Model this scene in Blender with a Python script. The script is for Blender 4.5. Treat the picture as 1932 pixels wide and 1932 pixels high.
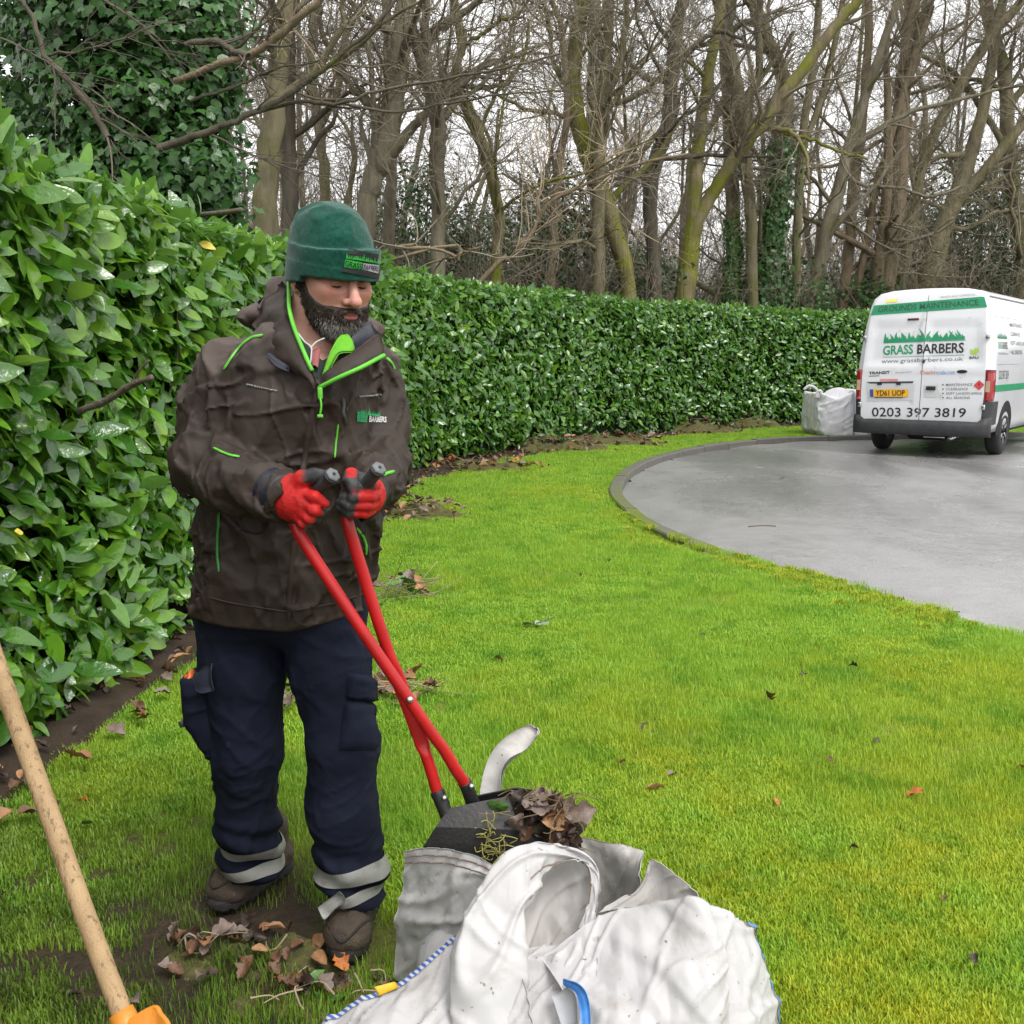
import bpy, bmesh, math, random
import numpy as np
from mathutils import Vector, Matrix, Euler
from mathutils.bvhtree import BVHTree
SKIP = globals().get('SKIP', set())
for o in list(bpy.data.objects):
    bpy.data.objects.remove(o, do_unlink=True)
random.seed(7)
RNG = np.random.default_rng(7)
scene = bpy.context.scene
COL = scene.collection
R = math.radians

# ------------------------------------------------------------------ camera
CAM_H, PITCH, FPX = 1.35, R(8.4), 1937.0
cam_d = bpy.data.cameras.new('camera')
cam_d.sensor_width = 36.0
cam_d.lens = 36.0 * FPX / 1932.0
cam_d.clip_start, cam_d.clip_end = 0.05, 600.0
cam = bpy.data.objects.new('camera', cam_d)
COL.objects.link(cam)
cam.location = (0, 0, CAM_H)
cam.rotation_euler = (math.pi / 2 - PITCH, 0, 0)
scene.camera = cam

# ------------------------------------------------------------------ overcast sky, soft sun, exposure
SUN_EL, SUN_AZ = R(54), R(145)           # azimuth measured clockwise from +Y
world = bpy.data.worlds.new('World')
scene.world = world
world.use_nodes = True
wn, wl = world.node_tree.nodes, world.node_tree.links
wn.clear()
w_out = wn.new('ShaderNodeOutputWorld')
w_bg = wn.new('ShaderNodeBackground')
w_bg.inputs['Strength'].default_value = 0.1
w_sky = wn.new('ShaderNodeTexSky')
w_sky.sky_type = 'NISHITA'
w_sky.sun_disc = False
w_sky.sun_elevation = SUN_EL
w_sky.sun_rotation = SUN_AZ
w_sky.air_density, w_sky.dust_density = 1.0, 4.0
w_hs = wn.new('ShaderNodeHueSaturation')
w_hs.inputs['Saturation'].default_value = 0.12
w_mix = wn.new('ShaderNodeMix')
w_mix.data_type = 'RGBA'
w_mix.inputs[0].default_value = 0.8
w_mix.inputs[7].default_value = (9.3, 9.25, 9.3, 1)
wl.new(w_sky.outputs[0], w_hs.inputs['Color'])
wl.new(w_hs.outputs[0], w_mix.inputs[6])
wl.new(w_mix.outputs[2], w_bg.inputs['Color'])
wl.new(w_bg.outputs[0], w_out.inputs['Surface'])
sun_d = bpy.data.lights.new('sun', 'SUN')
sun_d.energy = 1.3
sun_d.angle = R(22)
sun_d.color = (1.0, 0.97, 0.93)
sun = bpy.data.objects.new('sun', sun_d)
COL.objects.link(sun)
_sd = Vector((math.sin(SUN_AZ) * math.cos(SUN_EL), math.cos(SUN_AZ) * math.cos(SUN_EL), math.sin(SUN_EL)))
sun.rotation_euler = _sd.to_track_quat('Z', 'Y').to_euler()
sun.location = _sd * 40
vs = scene.view_settings
vs.view_transform, vs.look, vs.exposure, vs.gamma = 'Standard', 'None', 0.95, 1.0
vs.use_curve_mapping = False
scene.render.engine = 'CYCLES'
scene.cycles.use_denoising = True
scene.cycles.max_bounces = 5
scene.cycles.diffuse_bounces = 2
scene.cycles.glossy_bounces = 2
scene.cycles.transmission_bounces = 4
scene.cycles.use_adaptive_sampling = True
scene.cycles.adaptive_threshold = 0.02
scene.cycles.caustics_reflective = False
scene.cycles.caustics_refractive = False

# ------------------------------------------------------------------ measuring helpers (photo read at 1932 px)
_cp, _sp = math.cos(PITCH), math.sin(PITCH)
def P(x, y, Y):
    """world point at forward distance Y seen at photo position x, y"""
    a, b = (x - 966) / FPX, -(y - 966) / FPX
    t = Y / (_cp + b * _sp)
    return np.array([a * t, Y, CAM_H + t * (-_sp + b * _cp)])
def G(x, y, z=0.0):
    a, b = (x - 966) / FPX, -(y - 966) / FPX
    t = (z - CAM_H) / (-_sp + b * _cp)
    return np.array([a * t, t * (_cp + b * _sp), z])
def proj(p):
    p = np.asarray(p, float)
    q = p - np.array([0, 0, CAM_H])
    d = q[..., 1] * _cp - q[..., 2] * _sp
    u = q[..., 1] * _sp + q[..., 2] * _cp
    return 966 + FPX * q[..., 0] / d, 966 - FPX * u / d, d

# ------------------------------------------------------------------ mesh helpers
def mk_mesh(name, V, F, smooth=True):
    me = bpy.data.meshes.new(name)
    V = np.asarray(V, dtype=np.float32).reshape(-1, 3)
    if isinstance(F, np.ndarray):
        k = F.shape[1]
        me.vertices.add(len(V)); me.vertices.foreach_set('co', V.ravel())
        me.loops.add(F.size); me.loops.foreach_set('vertex_index', F.astype(np.int32).ravel())
        me.polygons.add(len(F))
        me.polygons.foreach_set('loop_start', np.arange(0, F.size, k, dtype=np.int32))
        try:
            me.polygons.foreach_set('loop_total', np.full(len(F), k, dtype=np.int32))
        except Exception:
            pass
        me.update(calc_edges=True)
        me.validate()
    else:
        me.from_pydata([tuple(map(float, v)) for v in V], [], F)
        me.update()
    me.polygons.foreach_set('use_smooth', [smooth] * len(me.polygons))
    return me
def tag(o, label=None, category=None, group=None, kind=None):
    if label: o['label'] = label
    if category: o['category'] = category
    if group: o['group'] = group
    if kind: o['kind'] = kind
    return o
def link(name, me, mat=None, parent=None):
    o = bpy.data.objects.new(name, me)
    COL.objects.link(o)
    if mat is not None and me is not None:
        for m in (mat if isinstance(mat, (list, tuple)) else [mat]):
            if len(me.materials) < (len(mat) if isinstance(mat, (list, tuple)) else 1):
                me.materials.append(m)
    if parent is not None:
        o.parent = parent
    return o
_WL = {}
def empty(name, loc=(0, 0, 0), rz=0.0):
    o = bpy.data.objects.new(name, None)
    COL.objects.link(o)
    o.location = loc
    o.rotation_euler = (0, 0, rz)
    o.empty_display_size = 0.1
    _WL[o.name] = np.array(loc, float)
    return o
def wobj(name, V, F, mat, parent=None, smooth=True):
    """vertices in world space; the object's origin becomes its base (or its parent's origin)"""
    V = np.asarray(V, float).reshape(-1, 3)
    if parent is not None:
        org = _WL[parent.name]
        o = link(name, mk_mesh(name, V - org, F, smooth), mat, parent)
        _WL[o.name] = org
    else:
        org = np.array([(V[:, 0].min() + V[:, 0].max()) / 2, (V[:, 1].min() + V[:, 1].max()) / 2, V[:, 2].min()])
        o = link(name, mk_mesh(name, V - org, F, smooth), mat)
        o.location = org
        _WL[o.name] = org
    return o
class Acc:
    """collects pieces into one vertex / face list"""
    def __init__(s):
        s.V, s.F, s.n = [], [], 0
    def add(s, V, F):
        V = np.asarray(V, float).reshape(-1, 3)
        s.V.append(V); s.F += [tuple(int(i) + s.n for i in f) for f in F]; s.n += len(V)
        return s
    def arr(s):
        return np.concatenate(s.V), s.F
    def obj(s, name, mat, parent=None, smooth=True):
        V, F = s.arr()
        return wobj(name, V, F, mat, parent, smooth)
    def local(s, name, mat, parent=None, smooth=False):
        V, F = s.arr()
        return link(name, mk_mesh(name, V, F, smooth), mat, parent)
def nrm(v):
    v = np.asarray(v, float)
    return v / (np.linalg.norm(v, axis=-1, keepdims=True) + 1e-12)
def frames(pts):
    pts = np.asarray(pts, float)
    T = np.gradient(pts, axis=0); T = nrm(T)
    ref = np.array([0, 0, 1.0]) if abs(T[0][2]) < .9 else np.array([1.0, 0, 0])
    N = []
    n = nrm(np.cross(T[0], np.cross(ref, T[0])))
    for t in T:
        n = nrm(n - t * np.dot(n, t)); N.append(n)
    N = np.array(N)
    return T, N, np.cross(T, N)
def tube(pts, rad, k=8, cap=True, flat=None):
    pts = np.asarray(pts, float); n = len(pts)
    rad = np.broadcast_to(np.asarray(rad, float), (n,)) if np.ndim(rad) < 2 else np.asarray(rad, float)
    T, N, B = frames(pts)
    a = np.linspace(0, 2 * np.pi, k, endpoint=False)
    if rad.ndim == 1:
        ring = (N[:, None] * np.cos(a)[None, :, None] + B[:, None] * np.sin(a)[None, :, None]) * rad[:, None, None]
    else:
        ring = N[:, None] * np.cos(a)[None, :, None] * rad[:, 0, None, None] + B[:, None] * np.sin(a)[None, :, None] * rad[:, 1, None, None]
    V = (pts[:, None] + ring).reshape(-1, 3)
    F = []
    for i in range(n - 1):
        for j in range(k):
            j2 = (j + 1) % k
            F.append((i * k + j, i * k + j2, (i + 1) * k + j2, (i + 1) * k + j))
    if cap:
        F.append(tuple(range(k))[::-1]); F.append(tuple(range((n - 1) * k, n * k)))
    return V, F
def ptube(pts, rad, k):
    """fast tube: arrays only, no caps"""
    pts = np.asarray(pts, float); n = len(pts)
    T, N, B = frames(pts)
    a = np.linspace(0, 2 * np.pi, k, endpoint=False)
    V = (pts[:, None] + (N[:, None] * np.cos(a)[None, :, None] + B[:, None] * np.sin(a)[None, :, None]) * np.asarray(rad)[:, None, None]).reshape(-1, 3)
    i, j = np.meshgrid(np.arange(n - 1), np.arange(k), indexing='ij')
    j2 = (j + 1) % k
    F = np.stack([i * k + j, i * k + j2, (i + 1) * k + j2, (i + 1) * k + j], -1).reshape(-1, 4)
    return V, F
class AccN:
    def __init__(s): s.V, s.F, s.n = [], [], 0
    def add(s, V, F):
        s.V.append(V); s.F.append(F + s.n); s.n += len(V)
    def arr(s): return np.concatenate(s.V), np.concatenate(s.F)
def catmull(pts, m=6):
    pts = np.asarray(pts, float)
    if len(pts) < 3:
        t = np.linspace(0, 1, m + 1)[:, None]
        return pts[0] * (1 - t) + pts[-1] * t
    Q = np.vstack([2 * pts[0] - pts[1], pts, 2 * pts[-1] - pts[-2]])
    out = []
    for i in range(1, len(Q) - 2):
        t = np.linspace(0, 1, m, endpoint=False)[:, None]
        p0, p1, p2, p3 = Q[i - 1], Q[i], Q[i + 1], Q[i + 2]
        out.append(.5 * (2 * p1 + (p2 - p0) * t + (2 * p0 - 5 * p1 + 4 * p2 - p3) * t ** 2 + (3 * p1 - p0 - 3 * p2 + p3) * t ** 3))
    out.append(pts[-1:])
    return np.concatenate(out)
def box(c, s, Rm=None, bev=0.0):
    """bevelled box: centre, full size"""
    s = np.asarray(s, float) / 2
    if bev <= 0:
        V = np.array([[x, y, z] for x in (-1, 1) for y in (-1, 1) for z in (-1, 1)], float) * s
        F = [(0, 1, 3, 2), (4, 6, 7, 5), (0, 4, 5, 1), (2, 3, 7, 6), (0, 2, 6, 4), (1, 5, 7, 3)]
    else:
        bm = bmesh.new(); bmesh.ops.create_cube(bm, size=1.0)
        for v in bm.verts: v.co = Vector((v.co.x * 2 * s[0], v.co.y * 2 * s[1], v.co.z * 2 * s[2]))
        bmesh.ops.bevel(bm, geom=bm.edges[:], offset=min(bev, s.min() * .95), segments=2, affect='EDGES', profile=.6)
        bm.verts.index_update()
        V = np.array([v.co[:] for v in bm.verts]); F = [tuple(v.index for v in f.verts) for f in bm.faces]
        bm.free()
    if Rm is not None: V = V @ np.asarray(Rm).T
    return V + np.asarray(c, float), F
def lathe(prof, k=24, axis='z', c=(0, 0, 0)):
    prof = np.asarray(prof, float)
    a = np.linspace(0, 2 * np.pi, k, endpoint=False)
    V = np.stack([prof[:, 0, None] * np.cos(a), prof[:, 0, None] * np.sin(a), np.broadcast_to(prof[:, 1, None], (len(prof), k))], -1).reshape(-1, 3)
    if axis == 'y': V = V[:, [0, 2, 1]] * np.array([1, 1, -1])
    if axis == 'x': V = V[:, [2, 0, 1]]
    F = []
    for i in range(len(prof) - 1):
        for j in range(k):
            j2 = (j + 1) % k
            F.append((i * k + j, i * k + j2, (i + 1) * k + j2, (i + 1) * k + j))
    return V + np.asarray(c, float), F
def grid_faces(nu, nv):
    i, j = np.meshgrid(np.arange(nu - 1), np.arange(nv - 1), indexing='ij')
    return np.stack([i * nv + j, (i + 1) * nv + j, (i + 1) * nv + j + 1, i * nv + j + 1], -1).reshape(-1, 4)
def noise3(p, seed=0):
    """smooth value noise in -1..1"""
    p = np.asarray(p, np.float32)
    i = np.floor(p).astype(np.int64); f = (p - i).astype(np.float32)
    f = f * f * (3 - 2 * f)
    def h(dx, dy, dz):
        n = ((i[..., 0] + dx) * 73856093) ^ ((i[..., 1] + dy) * 19349663) ^ ((i[..., 2] + dz) * 83492791) ^ (seed * 2654435761)
        n = (n ^ (n >> 13)) * 1274126177
        n = n & 0x7fffffff
        n = (n ^ (n >> 16))
        return ((n & 0xffff).astype(np.float32) / 32767.5) - 1.0
    x, y, z = f[..., 0], f[..., 1], f[..., 2]
    a = h(0, 0, 0) * (1 - x) + h(1, 0, 0) * x; b = h(0, 1, 0) * (1 - x) + h(1, 1, 0) * x
    c = h(0, 0, 1) * (1 - x) + h(1, 0, 1) * x; d = h(0, 1, 1) * (1 - x) + h(1, 1, 1) * x
    return (a * (1 - y) + b * y) * (1 - z) + (c * (1 - y) + d * y) * z
def sstep(a, b, x):
    t = np.clip((x - a) / (b - a), 0, 1)
    return t * t * (3 - 2 * t)

# ------------------------------------------------------------------ materials
_MATS = {}
def new_mat(name):
    m = bpy.data.materials.new(name); m.use_nodes = True
    nt = m.node_tree; nt.nodes.clear()
    out = nt.nodes.new('ShaderNodeOutputMaterial')
    return m, nt, out
def c4(c): return (c[0], c[1], c[2], 1.0)
def n_(nt, typ, **kw):
    n = nt.nodes.new(typ)
    for k, v in kw.items(): setattr(n, k, v)
    return n
def mixc(nt, fac, a, b, mode='MIX'):
    n = n_(nt, 'ShaderNodeMix', data_type='RGBA', blend_type=mode)
    for sock, v in ((0, fac), (6, a), (7, b)):
        if hasattr(v, 'is_output'): nt.links.new(v, n.inputs[sock])
        elif sock == 0: n.inputs[0].default_value = v
        else: n.inputs[sock].default_value = c4(v)
    return n.outputs[2]
def ramp(nt, src, stops):
    n = n_(nt, 'ShaderNodeValToRGB')
    e = n.color_ramp.elements
    while len(e) < len(stops): e.new(.5)
    for el, (p, c) in zip(e, stops):
        el.position = p; el.color = c4(c) if np.ndim(c) else (c, c, c, 1)
    nt.links.new(src, n.inputs[0])
    return n.outputs[0]
def ntex(nt, scale, detail=4, rough=.55, vec=None, dist=0.0):
    n = n_(nt, 'ShaderNodeTexNoise')
    n.inputs['Scale'].default_value = scale; n.inputs['Detail'].default_value = detail
    n.inputs['Roughness'].default_value = rough; n.inputs['Distortion'].default_value = dist
    if vec is not None: nt.links.new(vec, n.inputs['Vector'])
    return n.outputs['Fac']
def coords(nt, kind='Object', scale=None):
    if kind == 'World':
        v = n_(nt, 'ShaderNodeNewGeometry').outputs['Position']
    else:
        v = n_(nt, 'ShaderNodeTexCoord').outputs[kind]
    if scale is not None:
        m = n_(nt, 'ShaderNodeMapping'); m.inputs['Scale'].default_value = scale
        nt.links.new(v, m.inputs['Vector']); v = m.outputs[0]
    return v
def pm(name, c1, c2=None, scale=8.0, rough=.6, bump=0.0, bscale=60.0, spec=.5, metal=0.0, c3=None, s3=40.0, a3=.5,
       coord='Object', sheen=0.0, coat=0.0, stretch=None, thr=(.35, .65)):
    """general procedural surface: two-tone noise, optional third-colour specks, bump"""
    if name in _MATS: return _MATS[name]
    m, nt, out = new_mat(name)
    b = n_(nt, 'ShaderNodeBsdfPrincipled')
    v = coords(nt, coord, stretch)
    if c2 is None: c2 = tuple(x * .82 for x in c1)
    f = ramp(nt, ntex(nt, scale, 5, .6, v), [(thr[0], 0.0), (thr[1], 1.0)])
    col = mixc(nt, f, c1, c2)
    if c3 is not None:
        f3 = ramp(nt, ntex(nt, s3, 3, .6, v), [(a3, 0.0), (min(a3 + .14, 1), 1.0)])
        col = mixc(nt, f3, col, c3)
    nt.links.new(col, b.inputs['Base Color'])
    b.inputs['Roughness'].default_value = rough
    b.inputs['Specular IOR Level'].default_value = spec
    b.inputs['Metallic'].default_value = metal
    if sheen: b.inputs['Sheen Weight'].default_value = sheen
    if coat:
        b.inputs['Coat Weight'].default_value = coat; b.inputs['Coat Roughness'].default_value = .08
    if bump:
        bn = n_(nt, 'ShaderNodeBump'); bn.inputs['Strength'].default_value = bump; bn.inputs['Distance'].default_value = .01
        nt.links.new(ntex(nt, bscale, 4, .6, v), bn.inputs['Height'])
        nt.links.new(bn.outputs[0], b.inputs['Normal'])
    nt.links.new(b.outputs[0], out.inputs[0])
    _MATS[name] = m
    return m
def leaf_mat(name, front, back, young, rough=.3, trans=.25, spec=.5, vein=0.0):
    """thin leaf: each instance a slightly different green, paler underside, light passes through"""
    m, nt, out = new_mat(name)
    b = n_(nt, 'ShaderNodeBsdfPrincipled')
    geo = n_(nt, 'ShaderNodeNewGeometry')
    info = n_(nt, 'ShaderNodeObjectInfo')
    c = mixc(nt, ramp(nt, info.outputs['Random'], [(.35, 0.0), (1.0, 1.0)]), front, young)
    nz = ntex(nt, 22.0, 3, .6, geo.outputs['Position'])
    c = mixc(nt, nz, c, tuple(x * .72 for x in front))
    c = mixc(nt, geo.outputs['Backfacing'], c, back)
    nt.links.new(c, b.inputs['Base Color'])
    b.inputs['Roughness'].default_value = rough
    b.inputs['Specular IOR Level'].default_value = spec
    bn = n_(nt, 'ShaderNodeBump'); bn.inputs['Strength'].default_value = .35; bn.inputs['Distance'].default_value = .01
    nt.links.new(ntex(nt, 45.0, 2, .5, geo.outputs['Position']), bn.inputs['Height'])
    nt.links.new(bn.outputs[0], b.inputs['Normal'])
    if trans > 0:
        tr = n_(nt, 'ShaderNodeBsdfTranslucent')
        nt.links.new(mixc(nt, .5, c, young), tr.inputs['Color'])
        ms = n_(nt, 'ShaderNodeMixShader'); ms.inputs[0].default_value = trans
        nt.links.new(b.outputs[0], ms.inputs[1]); nt.links.new(tr.outputs[0], ms.inputs[2])
        nt.links.new(ms.outputs[0], out.inputs[0])
    else:
        nt.links.new(b.outputs[0], out.inputs[0])
    return m

# ------------------------------------------------------------------ scattering of uncountable growth
def scatter(name, pts, rot, scl, idx, protos, parent=None):
    """one object whose geometry nodes place the proto meshes on the points"""
    pts = np.asarray(pts, np.float32)
    me = bpy.data.meshes.new(name)
    me.vertices.add(len(pts)); me.vertices.foreach_set('co', pts.ravel())
    a = me.attributes.new('rot', 'FLOAT_VECTOR', 'POINT'); a.data.foreach_set('vector', np.asarray(rot, np.float32).ravel())
    a = me.attributes.new('scl', 'FLOAT', 'POINT'); a.data.foreach_set('value', np.asarray(scl, np.float32).ravel())
    a = me.attributes.new('pick', 'INT', 'POINT'); a.data.foreach_set('value', np.asarray(idx, np.int32).ravel())
    coll = bpy.data.collections.new(name + '_pieces')
    for i, p in enumerate(protos):
        coll.objects.link(bpy.data.objects.new('%s_piece_%02d' % (name, i), p))
    ng = bpy.data.node_groups.new(name, 'GeometryNodeTree')
    ng.interface.new_socket('Geometry', in_out='INPUT', socket_type='NodeSocketGeometry')
    ng.interface.new_socket('Geometry', in_out='OUTPUT', socket_type='NodeSocketGeometry')
    N, L = ng.nodes, ng.links
    gi, go = N.new('NodeGroupInput'), N.new('NodeGroupOutput')
    ci = N.new('GeometryNodeCollectionInfo'); ci.inputs['Collection'].default_value = coll
    ci.inputs['Separate Children'].default_value = True; ci.inputs['Reset Children'].default_value = True
    ip = N.new('GeometryNodeInstanceOnPoints'); ip.inputs['Pick Instance'].default_value = True
    def attr(nm, t):
        n = N.new('GeometryNodeInputNamedAttribute'); n.data_type = t; n.inputs['Name'].default_value = nm
        return [o for o in n.outputs if o.enabled][0]
    L.new(gi.outputs[0], ip.inputs['Points']); L.new(ci.outputs[0], ip.inputs['Instance'])
    L.new(attr('pick', 'INT'), ip.inputs['Instance Index'])
    e2r = N.new('FunctionNodeEulerToRotation')
    L.new(attr('rot', 'FLOAT_VECTOR'), e2r.inputs[0]); L.new(e2r.outputs[0], ip.inputs['Rotation'])
    L.new(attr('scl', 'FLOAT'), ip.inputs['Scale'])
    L.new(ip.outputs[0], go.inputs[0])
    o = link(name, me, None, parent)
    md = o.modifiers.new('growth', 'NODES'); md.node_group = ng
    o['kind'] = 'stuff'
    return o
# ================================================================== ground, lawn, road, kerb
def sd_poly(pts, line):
    """distance to an open polyline, positive on its right-hand side"""
    best = np.full(len(pts), 1e9); sgn = np.ones(len(pts))
    for a, b in zip(line[:-1], line[1:]):
        d = b - a; L2 = d @ d
        t = np.clip(((pts - a) @ d) / L2, 0, 1)
        q = a + t[:, None] * d
        v = pts - q; dist = np.hypot(v[:, 0], v[:, 1])
        s = -(d[0] * (pts[:, 1] - a[1]) - d[1] * (pts[:, 0] - a[0]))
        m = dist < best - 1e-9
        best[m] = dist[m]; sgn[m] = np.sign(s[m])
    return best * sgn
ROAD_Z = -0.05
# lawn-side edge of the kerb, walked from far right (behind the van) round the bend to the near right
kerb_v = [(1640, 824), (1520, 826), (1400, 834), (1300, 848), (1220, 868), (1172, 893), (1150, 922), (1156, 946), (1190, 977),
          (1240, 1003), (1320, 1030), (1450, 1064), (1600, 1104), (1750, 1146), (1932, 1196)]
kp = [G(x, y)[:2] for x, y in kerb_v]
kp = [np.array([26, 21.3]), np.array([16, 20.2]), np.array([10.5, 19.4])] + kp + [np.array([4.6, 4.0]), np.array([6.5, 2.6]), np.array([10, 1.0])]
KERB = catmull(np.array(kp), 8)
hedge_pts = np.array([(-1.95, -0.6), (-1.9, 1.5), (-1.80, 3.5), (-1.64, 5.1), (-1.47, 8.5), (-1.2, 11.9), (-0.3, 14.3), (1.2, 16.9), (3.2, 19.4),
                      (5.4, 21.4), (7.6, 22.6), (10.5, 23.4), (15, 24.0), (24, 24.6)], float)
HEDGE = catmull(hedge_pts, 8)

def lawn_z(xy):
    d = sd_poly(xy, KERB)       # positive = lawn side
    q = np.c_[xy, np.zeros(len(xy))]
    z = .018 * noise3(q * .8, 3) + .010 * noise3(q * 2.7, 4) + .004 * noise3(q * 8, 5)
    z = z * sstep(0, .8, np.abs(d))
    dip = np.exp(-((d - .06) / .12) ** 2) * np.exp(-(((xy[:, 0] - 1.15) / .55) ** 2 + ((xy[:, 1] - 7.6) / 1.0) ** 2))
    z = z - .055 * dip
    return np.where(d > 0, z - .012, -.14 * sstep(0, .12, -d))
_chk = sd_poly(np.array([[0., 5.]]), KERB)[0]
if _chk < 0:
    KERB = KERB[::-1]

def lawn_mat():
    m, nt, out = new_mat('lawn_turf'); b = n_(nt, 'ShaderNodeBsdfPrincipled'); v = coords(nt, 'World')
    c = mixc(nt, ramp(nt, ntex(nt, 5, 5, .65, v), [(.35, 0.), (.65, 1.)]), (.15, .24, .022), (.20, .22, .035))
    c = mixc(nt, ramp(nt, ntex(nt, 34, 3, .6, v), [(.5, 0.), (.68, .8)]), c, (.09, .08, .025))
    sep = n_(nt, 'ShaderNodeSeparateXYZ'); nt.links.new(v, sep.inputs[0])
    tx = n_(nt, 'ShaderNodeMapRange'); tx.inputs[1].default_value = -.15; tx.inputs[2].default_value = -.5; nt.links.new(sep.outputs['X'], tx.inputs[0])
    ty = n_(nt, 'ShaderNodeMapRange'); ty.inputs[1].default_value = 3.2; ty.inputs[2].default_value = 2.5; nt.links.new(sep.outputs['Y'], ty.inputs[0])
    t3 = n_(nt, 'ShaderNodeMath', operation='MULTIPLY'); nt.links.new(tx.outputs[0], t3.inputs[0]); nt.links.new(ty.outputs[0], t3.inputs[1])
    mud = mixc(nt, ramp(nt, ntex(nt, 26, 4, .65, v), [(.35, 0.), (.65, 1.)]), (.06, .042, .024), (.03, .022, .014))
    c = mixc(nt, t3.outputs[0], c, mud)
    nt.links.new(c, b.inputs['Base Color']); b.inputs['Roughness'].default_value = .85; b.inputs['Specular IOR Level'].default_value = .25
    bn = n_(nt, 'ShaderNodeBump'); bn.inputs['Strength'].default_value = 1.0; bn.inputs['Distance'].default_value = .02
    nt.links.new(ntex(nt, 55, 4, .7, v), bn.inputs['Height']); nt.links.new(bn.outputs[0], b.inputs['Normal'])
    nt.links.new(b.outputs[0], out.inputs[0]); return m
m_lawn = lawn_mat()
xs = np.arange(-2.4, 12.0, .12); ys = np.arange(.6, 25.0, .14)
gx, gy = np.meshgrid(xs, ys, indexing='ij')
xy = np.c_[gx.ravel(), gy.ravel()]
V = np.c_[xy, lawn_z(xy)]
F = grid_faces(len(xs), len(ys))
dk = sd_poly(xy, KERB); dh = sd_poly(xy, HEDGE)
keep = ((dk > -.35) & (dh > -.5))[F].all(1)
lawn = link('lawn', mk_mesh('lawn', V, F[keep]), m_lawn); tag(lawn, kind='structure')

# woodland floor: one sheet out to the horizon
m_floor = pm('woodland_floor', (.075, .052, .03), (.045, .036, .02), .9, .95, .8, 25, .2, c3=(.05, .075, .02), s3=.5, a3=.58, coord='World')
xs = np.r_[-260, -120, -60, np.arange(-40, 61, 2.5), 90, 150, 260]; ys = np.r_[-30, -10, np.arange(-5, 66, 2.5), 90, 140, 300]
gx, gy = np.meshgrid(xs, ys, indexing='ij')
q = np.c_[gx.ravel(), gy.ravel(), np.zeros(gx.size)]
z = -.17 + np.where(sd_poly(q[:, :2], HEDGE) < -3, .12 * noise3(q * .25, 2) + .05, 0)
ground = link('ground', mk_mesh('ground', np.c_[q[:, :2], z], grid_faces(len(xs), len(ys))), m_floor); tag(ground, kind='structure')

# wet asphalt
def make_asphalt():
    m, nt, out = new_mat('wet_asphalt')
    b = n_(nt, 'ShaderNodeBsdfPrincipled')
    v = coords(nt, 'World')
    wet = ramp(nt, ntex(nt, .45, 6, .62, coords(nt, 'World', (1, .45, 1)), .5), [(.40, .0), (.62, 1.0)])
    base = mixc(nt, wet, (.25, .245, .25), (.12, .117, .12))
    base = mixc(nt, ramp(nt, ntex(nt, 2.3, 5, .65, v, .4), [(.45, 0.), (.7, .5)]), base, (.10, .096, .095))
    base = mixc(nt, ramp(nt, ntex(nt, 110, 2, .6, v), [(.42, 0.), (.66, .9)]), base, (.40, .39, .385))
    base = mixc(nt, ramp(nt, ntex(nt, 38, 2, .6, v), [(.66, 0.), (.74, .7)]), base, (.06, .057, .055))
    nt.links.new(base, b.inputs['Base Color'])
    rr = n_(nt, 'ShaderNodeMapRange'); rr.inputs[3].default_value = .36; rr.inputs[4].default_value = .14
    nt.links.new(wet, rr.inputs[0]); nt.links.new(rr.outputs[0], b.inputs['Roughness'])
    b.inputs['Specular IOR Level'].default_value = 1.0
    b.inputs['Coat Weight'].default_value = .5; b.inputs['Coat Roughness'].default_value = .2
    bn = n_(nt, 'ShaderNodeBump'); bn.inputs['Strength'].default_value = .6; bn.inputs['Distance'].default_value = .008
    h1 = ntex(nt, 95, 3, .6, v)
    nt.links.new(h1, bn.inputs['Height'])
    bn2 = n_(nt, 'ShaderNodeBump'); bn2.inputs['Strength'].default_value = .25; bn2.inputs['Distance'].default_value = .05
    nt.links.new(ntex(nt, 5, 3, .6, v), bn2.inputs['Height']); nt.links.new(bn.outputs[0], bn2.inputs['Normal'])
    nt.links.new(bn2.outputs[0], b.inputs['Normal']); nt.links.new(bn2.outputs[0], b.inputs['Coat Normal'])
    nt.links.new(b.outputs[0], out.inputs[0])
    return m
m_road = make_asphalt()
xs = np.r_[np.arange(.5, 12, .3), np.arange(12, 40.1, 1.0)]; ys = np.r_[np.arange(-4, 23.4, .3)]
gx, gy = np.meshgrid(xs, ys, indexing='ij')
q = np.c_[gx.ravel(), gy.ravel()]
dk = sd_poly(q, KERB)
F = grid_faces(len(xs), len(ys))
keep = (dk < .16)[F].all(1)
# the sheet reaches a little way under the kerb; keep it just below the lawn there
z = np.where(dk < -.02, ROAD_Z + .006 * noise3(np.c_[q * .5, np.zeros(len(q))], 8), ROAD_Z - .03)
def clip_to_kerb(q, d):
    return q
road = link('road', mk_mesh('road', np.c_[q, z], F[keep]), m_road); tag(road, kind='structure')

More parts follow.
